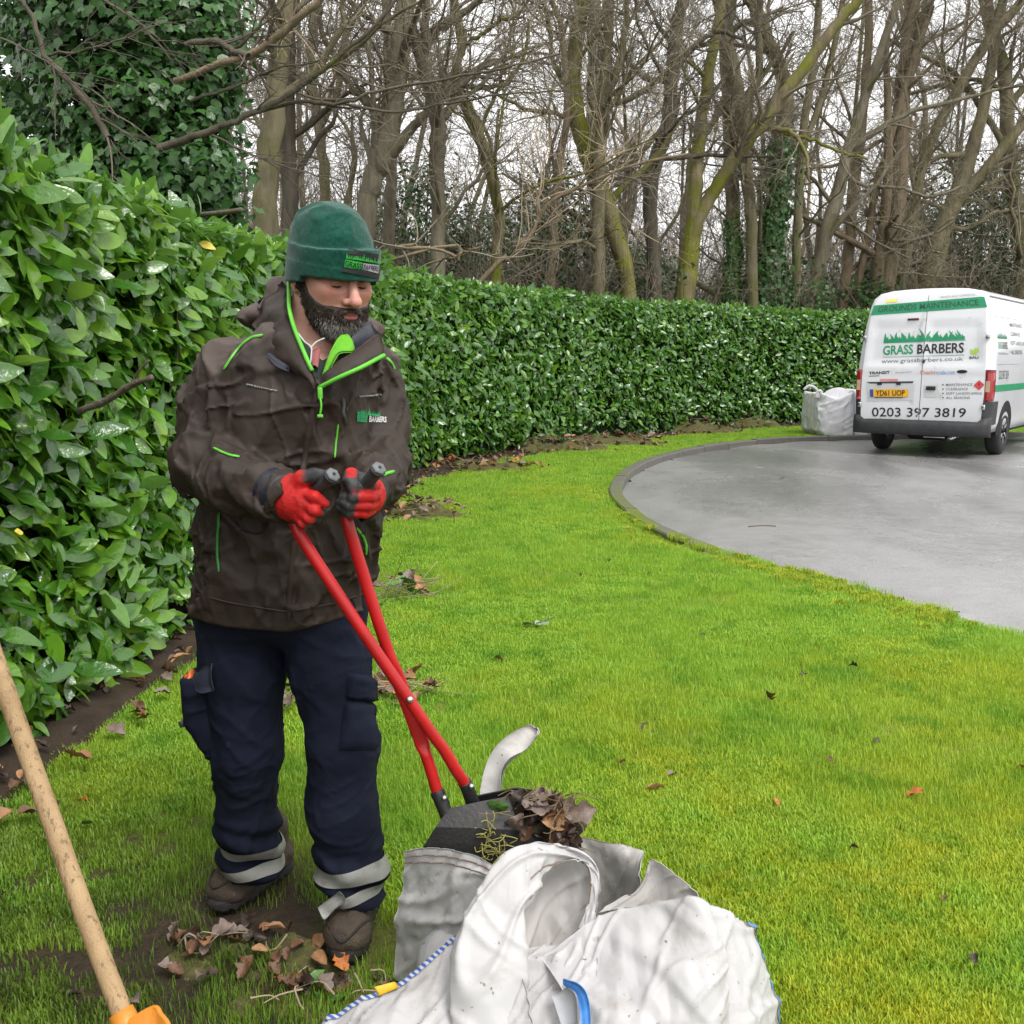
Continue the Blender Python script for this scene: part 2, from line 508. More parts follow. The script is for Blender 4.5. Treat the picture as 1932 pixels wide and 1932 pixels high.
# kerb stones round the bend, each one a piece of the kerb
def make_kerb_mat():
    m, nt, out = new_mat('kerb_concrete')
    b = n_(nt, 'ShaderNodeBsdfPrincipled')
    v = coords(nt, 'World')
    base = mixc(nt, ntex(nt, 6, 5, .6, v), (.15, .142, .128), (.085, .08, .07))
    geo = n_(nt, 'ShaderNodeNewGeometry')
    sep = n_(nt, 'ShaderNodeSeparateXYZ'); nt.links.new(geo.outputs['Position'], sep.inputs[0])
    ms = ramp(nt, ntex(nt, 2.2, 5, .65, v), [(.40, 0.), (.54, 1.)])
    # moss keeps to the near, shaded end of the bend
    near = n_(nt, 'ShaderNodeMapRange'); near.inputs[1].default_value = 13.0; near.inputs[2].default_value = 9.5
    nt.links.new(sep.outputs['Y'], near.inputs[0])
    mm = n_(nt, 'ShaderNodeMath', operation='MULTIPLY'); nt.links.new(ms, mm.inputs[0]); nt.links.new(near.outputs[0], mm.inputs[1])
    moss = mixc(nt, ntex(nt, 30, 3, .6, v), (.16, .20, .012), (.06, .09, .012))
    nt.links.new(mixc(nt, mm.outputs[0], base, moss), b.inputs['Base Color'])
    b.inputs['Roughness'].default_value = .55
    bn = n_(nt, 'ShaderNodeBump'); bn.inputs['Strength'].default_value = .5; bn.inputs['Distance'].default_value = .01
    nt.links.new(ntex(nt, 40, 4, .6, v), bn.inputs['Height']); nt.links.new(bn.outputs[0], b.inputs['Normal'])
    nt.links.new(b.outputs[0], out.inputs[0])
    return m
m_kerb = make_kerb_mat()
kerb_root = empty('kerb', (3.0, 10.0, 0.0)); tag(kerb_root, kind='structure')
def resample(line, step):
    seg = np.linalg.norm(np.diff(line, axis=0), axis=1); s = np.r_[0, np.cumsum(seg)]
    t = np.arange(0, s[-1], step)
    return np.c_[np.interp(t, s, line[:, 0]), np.interp(t, s, line[:, 1])], t
KS, _t = resample(KERB, .15)
kd = np.gradient(KS, axis=0); kd /= np.linalg.norm(kd, axis=1)[:, None]
kn = np.c_[-kd[:, 1], kd[:, 0]]
if sd_poly(KS[50:51] + kn[50:51] * .3, KERB)[0] > 0: kn = -kn       # points towards the road
i = 0
while i + 6 < len(KS):
    seg = KS[i:i + 7]; nn = kn[i:i + 7]
    c = seg[3]
    if c[1] < 1.5 or c[0] > 22: i += 6; continue
    # the kerb sinks into the turf on the near side of the bend
    Yc, Xc = c[1], c[0]
    jit = random.uniform(-.006, .006)
    Vs, Fs = [], []
    for k in range(7):
        sh = .006 if k == 0 else (-.006 if k == 6 else 0)
        p = seg[k] + kd[i + k] * sh
        top = .035 + jit - (.085 * float(sstep(.75, 2.1, p[0])) if p[1] < 9.0 else 0.0)     # sinks into the turf
        prof = [(.0, -.2), (.0, top - .012), (.012, top), (.118, top), (.13, top - .015), (.135, -.2)]
        for (o_, z_) in prof:
            Vs.append([p[0] + nn[k][0] * o_, p[1] + nn[k][1] * o_, z_ + .004 * float(noise3(np.array([[p[0] * 9, p[1] * 9, o_ * 20]]))[0])])
    for k in range(6):
        for j in range(5):
            Fs.append((k * 6 + j, k * 6 + j + 1, (k + 1) * 6 + j + 1, (k + 1) * 6 + j))
    Fs += [tuple(range(5, -1, -1)), tuple(range(36, 42))]
    wobj('kerb_stone', Vs, Fs, m_kerb, kerb_root, smooth=False)
    i += 6

# bare earth along the foot of the hedge
m_soil = pm('soil', (.045, .03, .02), (.025, .018, .012), 7, .9, 1.0, 45, .25, c3=(.10, .06, .03), s3=60, a3=.66, coord='World')
HS, _t = resample(HEDGE, .12)
hd = np.gradient(HS, axis=0); hd /= np.linalg.norm(hd, axis=1)[:, None]
hn = np.c_[hd[:, 1], -hd[:, 0]]                                     # towards the lawn
offs = np.array([-1.3, -.8, -.4, -.15, -.05, .03, .1, .17, .24, .3])
Vs = []
for k in range(len(HS)):
    wv = 1 + .3 * float(noise3(np.array([[HS[k][0] * 1.3, HS[k][1] * 1.3, 5.]]))[0])
    for j, o_ in enumerate(offs):
        o2 = o_ * (wv if o_ > 0 else 1)
        p = HS[k] + hn[k] * o2
        z = .03 * sstep(.3, .05, o_) + .02 * float(noise3(np.array([[p[0] * 7, p[1] * 7, 1.]]))[0]) * (1 if o_ < .25 else .3) - (.03 if o_ > .29 else 0)
        Vs.append([p[0], p[1], z])
soil = link('soil_bed', mk_mesh('soil_bed', Vs, grid_faces(len(HS), len(offs))), m_soil); tag(soil, kind='structure')

# ------------------------------------------------------------------ grass
def make_grass_mat(name, mossy=False):
    m, nt, out = new_mat(name)
    v = coords(nt, 'World')
    g1 = mixc(nt, ntex(nt, 1.1, 4, .6, v), (.27, .49, .04), (.40, .58, .06))
    yel = ramp(nt, ntex(nt, .75, 5, .62, v, .3), [(.52, 0.), (.72, .9)])
    sep = n_(nt, 'ShaderNodeSeparateXYZ'); nt.links.new(v, sep.inputs[0])
    info = n_(nt, 'ShaderNodeObjectInfo')
    # the moss is thickest in the lower lawn by the sack
    mx = n_(nt, 'ShaderNodeMapRange'); mx.inputs[1].default_value = 5.2; mx.inputs[2].default_value = 2.6; nt.links.new(sep.outputs['Y'], mx.inputs[0])
    mx2 = n_(nt, 'ShaderNodeMapRange'); mx2.inputs[1].default_value = -.3; mx2.inputs[2].default_value = .5; nt.links.new(sep.outputs['X'], mx2.inputs[0])
    mm = n_(nt, 'ShaderNodeMath', operation='MULTIPLY'); nt.links.new(mx.outputs[0], mm.inputs[0]); nt.links.new(mx2.outputs[0], mm.inputs[1])
    yl2 = ramp(nt, ntex(nt, 1.7, 5, .65, v, .3), [(.36, 0.), (.6, .95)])
    m3 = n_(nt, 'ShaderNodeMath', operation='MULTIPLY'); nt.links.new(mm.outputs[0], m3.inputs[0]); nt.links.new(yl2, m3.inputs[1])
    c = mixc(nt, yel, g1, (.46, .52, .03))
    c = mixc(nt, m3.outputs[0], c, (.50, .53, .035))
    c = mixc(nt, ramp(nt, ntex(nt, 3.4, 5, .65, v, .4), [(.50, 0.), (.68, .75)]), c, (.12, .33, .02))
    c = mixc(nt, ramp(nt, ntex(nt, 6.5, 4, .6, v), [(.56, 0.), (.72, .6)]), c, (.44, .56, .06))
    c = mixc(nt, ramp(nt, ntex(nt, 2.6, 4, .6, v), [(.66, 0.), (.8, .6)]), c, (.30, .25, .07))
    c = mixc(nt, ramp(nt, info.outputs['Random'], [(.55, 0.), (1., .6)]), c, (.17, .37, .04))
    # thin, muddier growth on the trodden strip between hedge and boots
    tx = n_(nt, 'ShaderNodeMapRange'); tx.inputs[1].default_value = -.2; tx.inputs[2].default_value = -.6; nt.links.new(sep.outputs['X'], tx.inputs[0])
    ty = n_(nt, 'ShaderNodeMapRange'); ty.inputs[1].default_value = 3.6; ty.inputs[2].default_value = 2.3; nt.links.new(sep.outputs['Y'], ty.inputs[0])
    t3 = n_(nt, 'ShaderNodeMath', operation='MULTIPLY'); nt.links.new(tx.outputs[0], t3.inputs[0]); nt.links.new(ty.outputs[0], t3.inputs[1])
    t4 = n_(nt, 'ShaderNodeMath', operation='MULTIPLY'); nt.links.new(t3.outputs[0], t4.inputs[0]); nt.links.new(ramp(nt, ntex(nt, 3.0, 4, .6, v), [(.3, .25), (.6, .9)]), t4.inputs[1])
    c = mixc(nt, t4.outputs[0], c, (.07, .12, .02))
    b = n_(nt, 'ShaderNodeBsdfPrincipled'); nt.links.new(c, b.inputs['Base Color'])
    b.inputs['Roughness'].default_value = .42; b.inputs['Specular IOR Level'].default_value = .35
    tr = n_(nt, 'ShaderNodeBsdfTranslucent'); nt.links.new(c, tr.inputs['Color'])
    ms = n_(nt, 'ShaderNodeMixShader'); ms.inputs[0].default_value = .35
    nt.links.new(b.outputs[0], ms.inputs[1]); nt.links.new(tr.outputs[0], ms.inputs[2]); nt.links.new(ms.outputs[0], out.inputs[0])
    return m
m_grass = make_grass_mat('grass_blades')
def tuft(seed, n=68, rad=.075, h=(.012, .032), w=.0023, lean=.75):
    r = np.random.default_rng(seed); Vs, Fs = [], []
    for k in range(n):
        a = r.uniform(0, 6.283); rr = rad * math.sqrt(r.uniform(0, 1))
        x, y = rr * math.cos(a), rr * math.sin(a)
        hh = r.uniform(*h); d = r.uniform(0, 6.283); ln = r.uniform(.1, lean) * hh
        fx, fy = math.cos(d), math.sin(d); sx, sy = -fy * w / 2, fx * w / 2
        b0 = len(Vs)
        Vs += [(x - sx, y - sy, -.012), (x + sx, y + sy, -.012),
               (x + fx * ln * .35 - sx * .9, y + fy * ln * .35 - sy * .9, hh * .6), (x + fx * ln * .35 + sx * .9, y + fy * ln * .35 + sy * .9, hh * .6),
               (x + fx * ln, y + fy * ln, hh)]
        Fs += [(b0, b0 + 1, b0 + 3, b0 + 2), (b0 + 2, b0 + 3, b0 + 4)]
    me = mk_mesh('grass_tuft', Vs, Fs); me.materials.append(m_grass); return me
def moss_tuft(seed):
    return tuft(seed, 95, .065, (.010, .024), .0042, .9)
if 'grass' not in SKIP:
    protos = [tuft(1), tuft(2), tuft(3, 60, .08, (.02, .042)), tuft(4, 76, .075, (.010, .022)), moss_tuft(5), moss_tuft(6), tuft(7, 26, .05, (.03, .06), .0028, .9)]
    def grass_zone(y0, y1, dens, seed):
        r = np.random.default_rng(seed)
        x0, x1 = -2.1, 1.0 * y1 * .62 + 1.2
        n = int((x1 - x0) * (y1 - y0) * dens)
        p = np.c_[r.uniform(x0, x1, n), r.uniform(y0, y1, n)]
        inside = (np.abs(p[:, 0]) < p[:, 1] * .56 + .9) & (sd_poly(p, KERB) > -.035)
        p = p[inside]
        dh = sd_poly(p, HEDGE)
        nz = noise3(np.c_[p * 2.2, np.zeros(len(p))], 11)
        bare = sstep(.02, .5, dh + .2 * nz)
        # worn, muddy ground where the man stands
        w = np.hypot((p[:, 0] + .62) / .62, (p[:, 1] - 2.05) / .40)
        bare *= np.clip(.42 + .58 * sstep(.45, 1.15, w + .4 * nz), 0, 1)
        for bx, by in ((-.375, 2.22), (-.60, 2.45)):
            bare *= .12 + .88 * sstep(.10, .19, np.hypot(p[:, 0] - bx, (p[:, 1] - by) * .75))
        w = np.hypot((p[:, 0] + 1.05) / .55, (p[:, 1] - 2.25) / 1.0)
        bare *= np.clip(.36 + .64 * sstep(.5, 1.1, w + .5 * nz), 0, 1)
        return p[r.uniform(0, 1, len(p)) < bare]
    pts = np.concatenate([grass_zone(1.1, 3.2, 1150, 1), grass_zone(3.2, 5.5, 700, 2), grass_zone(5.5, 10, 360, 3), grass_zone(10, 24.5, 150, 4)])
    n = len(pts)
    nz = noise3(np.c_[pts * 1.6, np.zeros(n)], 21) + .35 * noise3(np.c_[pts * 6, np.zeros(n)], 22)
    nz = nz + .5 * sstep(5.0, 2.8, pts[:, 1]) * sstep(-.2, .6, pts[:, 0])
    pick = np.where(nz > .22, RNG.integers(4, 6, n), np.where(nz < -.42, 2, RNG.integers(0, 4, n)))
    pick = np.where(RNG.uniform(0, 1, n) < .02, 6, pick)
    scl = RNG.uniform(.6, .98, n) * (1 + .45 * sstep(3, 12, pts[:, 1]))
    rot = np.c_[RNG.uniform(-.12, .12, (n, 2)), RNG.uniform(0, 6.283, n)]
    grass = scatter('grass', np.c_[pts, lawn_z(pts) + .004], rot, scl, pick, protos)
    tag(grass, 'short wet lawn grass with yellow mossy patches', 'grass')
# ================================================================== laurel hedge
m_laurel = leaf_mat('laurel_leaf', (.055, .18, .02), (.14, .28, .065), (.18, .40, .028), .24, .3, 1.0)
m_laurel_pale = leaf_mat('laurel_leaf_young', (.15, .35, .022), (.19, .36, .065), (.30, .50, .035), .27, .36, .95)
m_laurel_yellow = pm('laurel_leaf_yellow', (.62, .55, .05), (.5, .36, .05), 30, .4)
m_twig = pm('laurel_twig', (.11, .085, .05), (.06, .05, .03), 30, .7, .5, 80)
m_core = pm('hedge_inner_shade', (.008, .022, .005), (.014, .02, .007), 9, .9, .8, 20, .1)
def leaf_mesh(name, L, W, fold=.18, droop=.12, nu=5, wav=0.0, mat=None, seed=0):
    """pointed oval leaf lying along +x, midrib creased, face up +z"""
    r = np.random.default_rng(seed)
    t = np.linspace(0, 1, nu)
    Vs, Fs = [], []
    ph = r.uniform(0, 6)
    for i, u in enumerate(t):
        w = W / 2 * (math.sin(math.pi * min(u * .97 + .02, 1)) ** .75) * (1.08 - .25 * u) + .0015
        z = -droop * L * u * u
        zz = wav * math.sin(ph + u * 9)
        Vs += [(u * L, -w, z + fold * w + zz), (u * L, 0, z), (u * L, w, z + fold * w - zz)]
    for i in range(nu - 1):
        a = i * 3
        Fs += [(a, a + 3, a + 4, a + 1), (a + 1, a + 4, a + 5, a + 2)]
    me = mk_mesh(name, Vs, Fs)
    if mat: me.materials.append(mat)
    return me
hedge_root = empty('laurel_hedge', (-1.9, 5.0, 0.0))
tag(hedge_root, 'long clipped laurel hedge with glossy green leaves bordering the lawn', 'hedge')
def hedge_h(Y):
    return 2.05 + .24 * sstep(4.4, 3.0, Y) + .31 * sstep(6.0, 10.5, Y)
HT = 1.25
if 'hedge' not in SKIP:
    # solid inner mass, coloured near black for the shade inside the hedge
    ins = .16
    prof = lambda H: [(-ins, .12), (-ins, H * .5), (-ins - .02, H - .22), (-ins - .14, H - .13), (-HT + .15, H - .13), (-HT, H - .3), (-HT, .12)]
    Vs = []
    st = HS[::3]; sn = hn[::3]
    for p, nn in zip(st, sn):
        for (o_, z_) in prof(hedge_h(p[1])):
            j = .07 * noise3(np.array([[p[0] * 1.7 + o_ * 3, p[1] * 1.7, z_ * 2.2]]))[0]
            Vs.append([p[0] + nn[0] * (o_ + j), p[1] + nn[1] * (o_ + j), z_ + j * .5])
    wobj('shaded_inner_growth', Vs, grid_faces(len(st), 7), m_core, hedge_root)
    # leaf positions
    r = np.random.default_rng(31)
    seglen = np.linalg.norm(np.diff(HEDGE, axis=0), axis=1); cs = np.r_[0, np.cumsum(seglen)]
    def at_s(s):
        x = np.interp(s, cs, HEDGE[:, 0]); y = np.interp(s, cs, HEDGE[:, 1])
        e = .05
        dx = np.interp(s + e, cs, HEDGE[:, 0]) - np.interp(s - e, cs, HEDGE[:, 0]); dy = np.interp(s + e, cs, HEDGE[:, 1]) - np.interp(s - e, cs, HEDGE[:, 1])
        l = np.hypot(dx, dy) + 1e-9
        return np.c_[x, y], np.c_[dy / l, -dx / l], np.c_[dx / l, dy / l]
    PT, NM, KIND = [], [], []
    Smax = cs[-1] * .9
    def band(s0, s1, dens):
        L = s1 - s0
        n = int(L * 2.3 * dens)
        s = r.uniform(s0, s1, n); p, nn, tt = at_s(s)
        H = hedge_h(p[:, 1])
        z = .04 + r.beta(1.1, 1.0, n) * (H - .04)
        bulge = .10 * noise3(np.c_[p * 1.1, z * 1.4], 41) + .05 * noise3(np.c_[p * 3.2, z * 3.2], 42)
        o_ = -r.exponential(.055, n) + .03 + bulge - .16 * sstep(.45, .0, z) * sstep(4.5, 8.0, p[:, 1]) + .05 * sstep(.5, .1, z) * sstep(6, 4, p[:, 1]) - .10 * sstep(H - .25, H, z)
        o_ = np.clip(o_, -.3, .3)
        PT.append(np.c_[p + nn * o_[:, None], z])
        NM.append(nrm(np.c_[nn + r.normal(0, .5, (n, 2)), r.normal(.6, .42, n)]))
        # top
        n = int(L * HT * dens * .55)
        s = r.uniform(s0, s1, n); p, nn, tt = at_s(s); H = hedge_h(p[:, 1])
        o_ = -r.uniform(0, HT, n) * r.uniform(.3, 1, n)
        z = H + .07 * noise3(np.c_[p * 1.6, o_], 43) + r.normal(0, .03, n) - r.exponential(.03, n)
        PT.append(np.c_[p + nn * o_[:, None], z])
        NM.append(nrm(np.c_[r.normal(0, .5, (n, 2)) + nn * .3, r.normal(.9, .35, n)]))
    s_of = lambda Y: np.interp(Y, HEDGE[:, 1], cs)
    band(s_of(2.0), s_of(5.5), 800); band(s_of(5.5), s_of(9.0), 560); band(s_of(9.0), s_of(17), 520); band(s_of(17), Smax, 420)
    PT = np.concatenate(PT); NM = np.concatenate(NM)
    vx, vy, vd = proj(PT)
    seen = (vx > -260) & (vx < 2200) & (vy > -300) & (vy < 2100) & (vd > .5)
    PT, NM, vx, vy, vd = PT[seen], NM[seen], vx[seen], vy[seen], vd[seen]
    n = len(PT)
    # stalk direction: mostly along the face, tips hanging a little
    rnd = nrm(np.c_[r.normal(0, 1, (n, 3))] + np.array([0, 0, .15]))
    X = nrm(rnd - NM * (rnd * NM).sum(1, keepdims=True) + NM * .25)
    Z = nrm(NM - X * (NM * X).sum(1, keepdims=True)); Yv = np.cross(Z, X)
    def eul(X, Yv, Z):
        out = np.empty((len(X), 3))
        out[:, 0] = np.arctan2(Yv[:, 2], Z[:, 2]); out[:, 1] = -np.arcsin(np.clip(X[:, 2], -1, 1)); out[:, 2] = np.arctan2(X[:, 1], X[:, 0])
        return out
    ROT = eul(X, Yv, Z)
    near = sstep(9.0, 4.0, PT[:, 1])
    SC = r.uniform(.7, 1.2, n) * (1 + .1 * near)
    PK = r.integers(0, 6, n)
    SC *= np.where(r.uniform(0, 1, n) < .25, r.uniform(.55, .8, n), 1.0)
    PK = np.where(r.uniform(0, 1, n) < .16 + .14 * near, r.integers(6, 9, n), PK)
    protos = [leaf_mesh('laurel_leaf', .135, 0.0570, .2, .1, 6, .0, m_laurel, 1), leaf_mesh('laurel_leaf', .12, 0.0593, .12, .25, 6, .003, m_laurel, 2),
              leaf_mesh('laurel_leaf', .145, 0.0627, .28, .05, 6, .0, m_laurel, 3), leaf_mesh('laurel_leaf', .11, 0.0513, .1, .35, 6, .0, m_laurel, 4),
              leaf_mesh('laurel_leaf', .13, 0.0547, -.1, .18, 6, .004, m_laurel, 5), leaf_mesh('laurel_leaf', .10, 0.0479, .25, .1, 6, .0, m_laurel, 6),
              leaf_mesh('laurel_leaf', .13, 0.0593, .22, .08, 6, .0, m_laurel_pale, 7), leaf_mesh('laurel_leaf', .115, 0.0570, .05, .22, 6, .003, m_laurel_pale, 8),
              leaf_mesh('laurel_leaf', .10, 0.0490, .3, .12, 6, .0, m_laurel_pale, 9)]
    # the leaves that show largest are leaves of their own
    infr = (vx > 0) & (vx < 620) & (vy > 180) & (vy < 1500)
    order = np.argsort(np.where(infr, vd, 1e9))
    # prefer the outermost: skip those with many neighbours in front by taking the ones nearest the lawn side
    dout = -sd_poly(PT[:, :2], HEDGE)
    cand = [i for i in order[:1600] if dout[i] < .06 or PT[i, 2] > hedge_h(PT[i, 1]) - .12]
    single = np.zeros(n, bool); single[cand[:300]] = True
    for i in np.nonzero(single)[0]:
        o = link('leaf', protos[PK[i]], None, hedge_root)
        o.location = PT[i] - np.array(hedge_root.location); o.rotation_euler = ROT[i]; o.scale = (SC[i],) * 3
    rest = ~single
    scatter('foliage', PT[rest] - np.array(hedge_root.location), ROT[rest], SC[rest], PK[rest], protos, hedge_root)
    # a yellow leaf, a cut branch sticking out, upright stems
    yl = leaf_mesh('leaf', .10, .06, .2, .1, 6, .003, m_laurel_yellow, 12)
    for (x, y, Y, rx, ry, rz) in ((375, 458, 5.6, .9, .3, .2), (28, 1003, 3.35, 1.0, .2, 1.3)):
        o = link('yellow_leaf', yl, None, hedge_root); o.location = P(x, y, Y) - np.array(hedge_root.location); o.rotation_euler = (rx, ry, rz); o.scale = (.9,) * 3 if Y > 5 else (.42,) * 3
    for k in range(46):
        s = r.uniform(s_of(2.7), s_of(7.0)); p, nn, tt = at_s(np.array([s])); H = hedge_h(p[0, 1])
        z0 = r.uniform(.1, H - .5); ln = r.uniform(.25, .6)
        b = np.r_[p[0] + nn[0] * (r.uniform(-.22, -.03)), z0]
        dirv = nrm(np.r_[nn[0] * r.uniform(.0, .35) + tt[0] * r.normal(0, .3), 1.0])
        pts = catmull([b, b + dirv * ln * .5 + r.normal(0, .015, 3), b + dirv * ln], 3)
        V_, F_ = tube(pts, np.linspace(.006, .003, len(pts)), 5)
        wobj('stem', V_, F_, m_twig, hedge_root)
    pts = catmull([P(150, 778, 3.30), P(200, 755, 3.25), P(245, 728, 3.2), P(288, 713, 3.15)], 4)
    pts += RNG.normal(0, .002, pts.shape)
    V_, F_ = tube(pts, np.linspace(.0125, .0095, len(pts)) * (1 + .15 * RNG.normal(0, 1, len(pts)).clip(-1, 1)), 9)
    wobj('cut_branch', V_, F_, pm('cut_branch_bark', (.15, .12, .085), (.07, .055, .035), 60, .75, .8, 120, c3=(.22, .25, .12), s3=90, a3=.6), hedge_root)
    pts = catmull([P(245, 728, 3.2), P(262, 700, 3.19), P(282, 680, 3.18)], 4)
    V_, F_ = tube(pts, np.linspace(.005, .003, len(pts)), 6); wobj('cut_branch', V_, F_, m_twig, hedge_root)
    pts = catmull([P(380, 405, 5.2), P(430, 400, 5.1), P(456, 396, 5.05)], 4)
    V_, F_ = tube(pts, [.012] * len(pts), 8); wobj('cut_branch', V_, F_, m_twig, hedge_root)
# ================================================================== bare winter woodland behind the hedge
def bark_mat(name, c1, c2, moss=.0, mc=(.13, .15, .012)):
    m, nt, out = new_mat(name)
    b = n_(nt, 'ShaderNodeBsdfPrincipled')
    v = coords(nt, 'World'); vs_ = coords(nt, 'World', (9, 9, 1.6))
    f = ramp(nt, ntex(nt, 1.0, 5, .62, vs_), [(.35, 0.), (.68, 1.)])
    base = mixc(nt, f, c1, c2)
    base = mixc(nt, ramp(nt, ntex(nt, 1.7, 4, .6, v), [(.5, 0.), (.7, .7)]), base, tuple(x * 1.35 for x in c1))
    # green algae film and moss cushions with a shape of their own
    fm = ramp(nt, ntex(nt, 1.3, 5, .65, v, .5), [(.66 - .42 * moss, 0.), (.80 - .36 * moss, .9 if moss > .05 else .35)])
    mcol = mixc(nt, ntex(nt, 14, 3, .6, v), mc, tuple(x * .5 for x in mc))
    nt.links.new(mixc(nt, fm, base, mcol), b.inputs['Base Color'])
    b.inputs['Roughness'].default_value = .8; b.inputs['Specular IOR Level'].default_value = .25
    bn = n_(nt, 'ShaderNodeBump'); bn.inputs['Strength'].default_value = .7; bn.inputs['Distance'].default_value = .05
    nt.links.new(ntex(nt, 2.2, 5, .65, vs_), bn.inputs['Height']); nt.links.new(bn.outputs[0], b.inputs['Normal'])
    nt.links.new(b.outputs[0], out.inputs[0])
    return m
BARK = dict(grey=bark_mat('bark_grey', (.20, .178, .125), (.105, .094, .064), .2), dark=bark_mat('bark_dark', (.115, .10, .072), (.058, .05, .036), .15),
            moss=bark_mat('bark_mossy', (.22, .18, .105), (.12, .10, .06), .62, (.20, .22, .015)), brown=bark_mat('bark_brown', (.22, .172, .11), (.125, .096, .06), .12),
            green=bark_mat('bark_green', (.20, .175, .105), (.115, .10, .06), .4, (.16, .17, .05)))
m_tw = pm('twigs', (.24, .21, .145), (.14, .12, .082), 1.2, .8, coord='World')
m_tw_dark = pm('twigs_dark', (.12, .096, .074), (.07, .056, .044), 1.2, .8, coord='World')
m_tw_pale = pm('twigs_pale', (.40, .32, .21), (.25, .195, .125), 1.2, .8, coord='World')
m_ivy = leaf_mat('ivy_leaf', (.036, .115, .022), (.07, .15, .045), (.08, .20, .035), .35, .16, .5)
m_ivy_bright = leaf_mat('ivy_leaf_bright', (.05, .16, .02), (.09, .18, .05), (.09, .22, .03), .35, .2, .45)
m_holly = leaf_mat('holly_leaf', (.045, .105, .035), (.08, .14, .06), (.08, .16, .05), .4, .12, .45)

def batch_tubes(PTS, RAD, k):
    n, m, _ = PTS.shape
    d = nrm(PTS[:, -1] - PTS[:, 0])
    ref = np.where(np.abs(d[:, 2:3]) < .9, np.array([[0, 0, 1.]]), np.array([[1., 0, 0]]))
    N = nrm(np.cross(d, ref)); B = np.cross(d, N)
    a = np.linspace(0, 2 * np.pi, k, endpoint=False)
    off = N[:, None, None] * np.cos(a)[None, None, :, None] + B[:, None, None] * np.sin(a)[None, None, :, None]
    V = (PTS[:, :, None] + off * RAD[:, :, None, None]).reshape(-1, 3)
    i, j = np.meshgrid(np.arange(m - 1), np.arange(k), indexing='ij'); j2 = (j + 1) % k
    F0 = np.stack([i * k + j, i * k + j2, (i + 1) * k + j2, (i + 1) * k + j], -1).reshape(-1, 4)
    F = (F0[None] + (np.arange(n) * m * k)[:, None, None]).reshape(-1, 4)
    return V, F
def grow(PTS, RAD, per, L, m, ang, trop, bend, r, t0=.2, t1=1.0, rk=.55, rmin=.004, tip=.3):
    """children for every parent polyline"""
    n, M, _ = PTS.shape
    N = n * per
    par = np.repeat(np.arange(n), per)
    t = r.uniform(t0, t1, N) * (M - 1.001)
    i0 = t.astype(int); f = (t - i0)[:, None]
    p = PTS[par, i0] * (1 - f) + PTS[par, i0 + 1] * f
    d = nrm(PTS[par, i0 + 1] - PTS[par, i0])
    rp = RAD[par, i0]
    perp = nrm(np.cross(d, r.normal(0, 1, (N, 3))))
    a = r.uniform(ang[0], ang[1], N)[:, None]
    cd = nrm(d * np.cos(a) + perp * np.sin(a) + np.array([0, 0, trop]))
    plen = np.linalg.norm(np.diff(PTS, axis=1), axis=2).sum(1)[par]
    LL = r.uniform(L[0], L[1], N) * (1.15 - .5 * t / M)
    w = np.cumsum(r.normal(0, bend, (N, m - 1, 3)), axis=1)
    dirs = nrm(cd[:, None] + w + np.array([0, 0, trop * .5]) * np.linspace(0, 1, m - 1)[None, :, None])
    pts = np.concatenate([p[:, None], p[:, None] + np.cumsum(dirs * (LL / (m - 1))[:, None, None], axis=1)], 1)
    r0 = np.maximum(rp * rk * r.uniform(.6, 1, N), rmin)
    rad = np.maximum(r0[:, None] * np.linspace(1, tip, m)[None], rmin * .6)
    return pts, rad
def behind_hedge(x, Y, gap=2.9):
    a = (x - 966) / FPX
    h = HEDGE[:, 0] - a * HEDGE[:, 1]
    c = np.nonzero((h[:-1] < 0) & (h[1:] >= 0))[0]
    return max(Y, HEDGE[c[-1], 1] + gap + .4 * (Y % 3)) if len(c) and a > -.12 else Y
def trunk_line(spec, Y, top, r):
    """photo trace (x, y, width) -> points and radii, carried down to the ground and up out of view"""
    pts, rad = [], []
    for (x, y, w) in spec:
        q = P(x, y, Y); pts.append(q); rad.append(w * .385 * Y / FPX)
    pts, rad = np.array(pts), np.array(rad)
    o = np.argsort(pts[:, 2]); pts, rad = pts[o], rad[o]
    if pts[0, 2] > -.1:
        d = pts[1] - pts[0]; k = (pts[0, 2] + .3) / max(d[2], .2)
        b = pts[0] - d * k * .6; b[2] = -.3
        pts = np.vstack([b, pts]); rad = np.r_[rad[0] * 1.18, rad]
    while pts[-1, 2] < top:
        d = nrm(pts[-1] - pts[-2]); d = nrm(d + np.array([0, 0, .25]) + r.normal(0, .10, 3))
        pts = np.vstack([pts, pts[-1] + d * 1.3]); rad = np.r_[rad, rad[-1] * .86]
    C = catmull(np.c_[pts, rad], 5)
    C[:, :3] += .012 * r.normal(0, 1, (len(C), 3)) * np.minimum(1, C[:, 3:] * 8)
    return C[:, :3], np.maximum(C[:, 3], .02)
def to_batch(pts, m=14):
    t = np.linspace(0, len(pts) - 1, m); i = np.minimum(t.astype(int), len(pts) - 2); f = (t - i)[:, None]
    return pts[i] * (1 - f) + pts[i + 1] * f
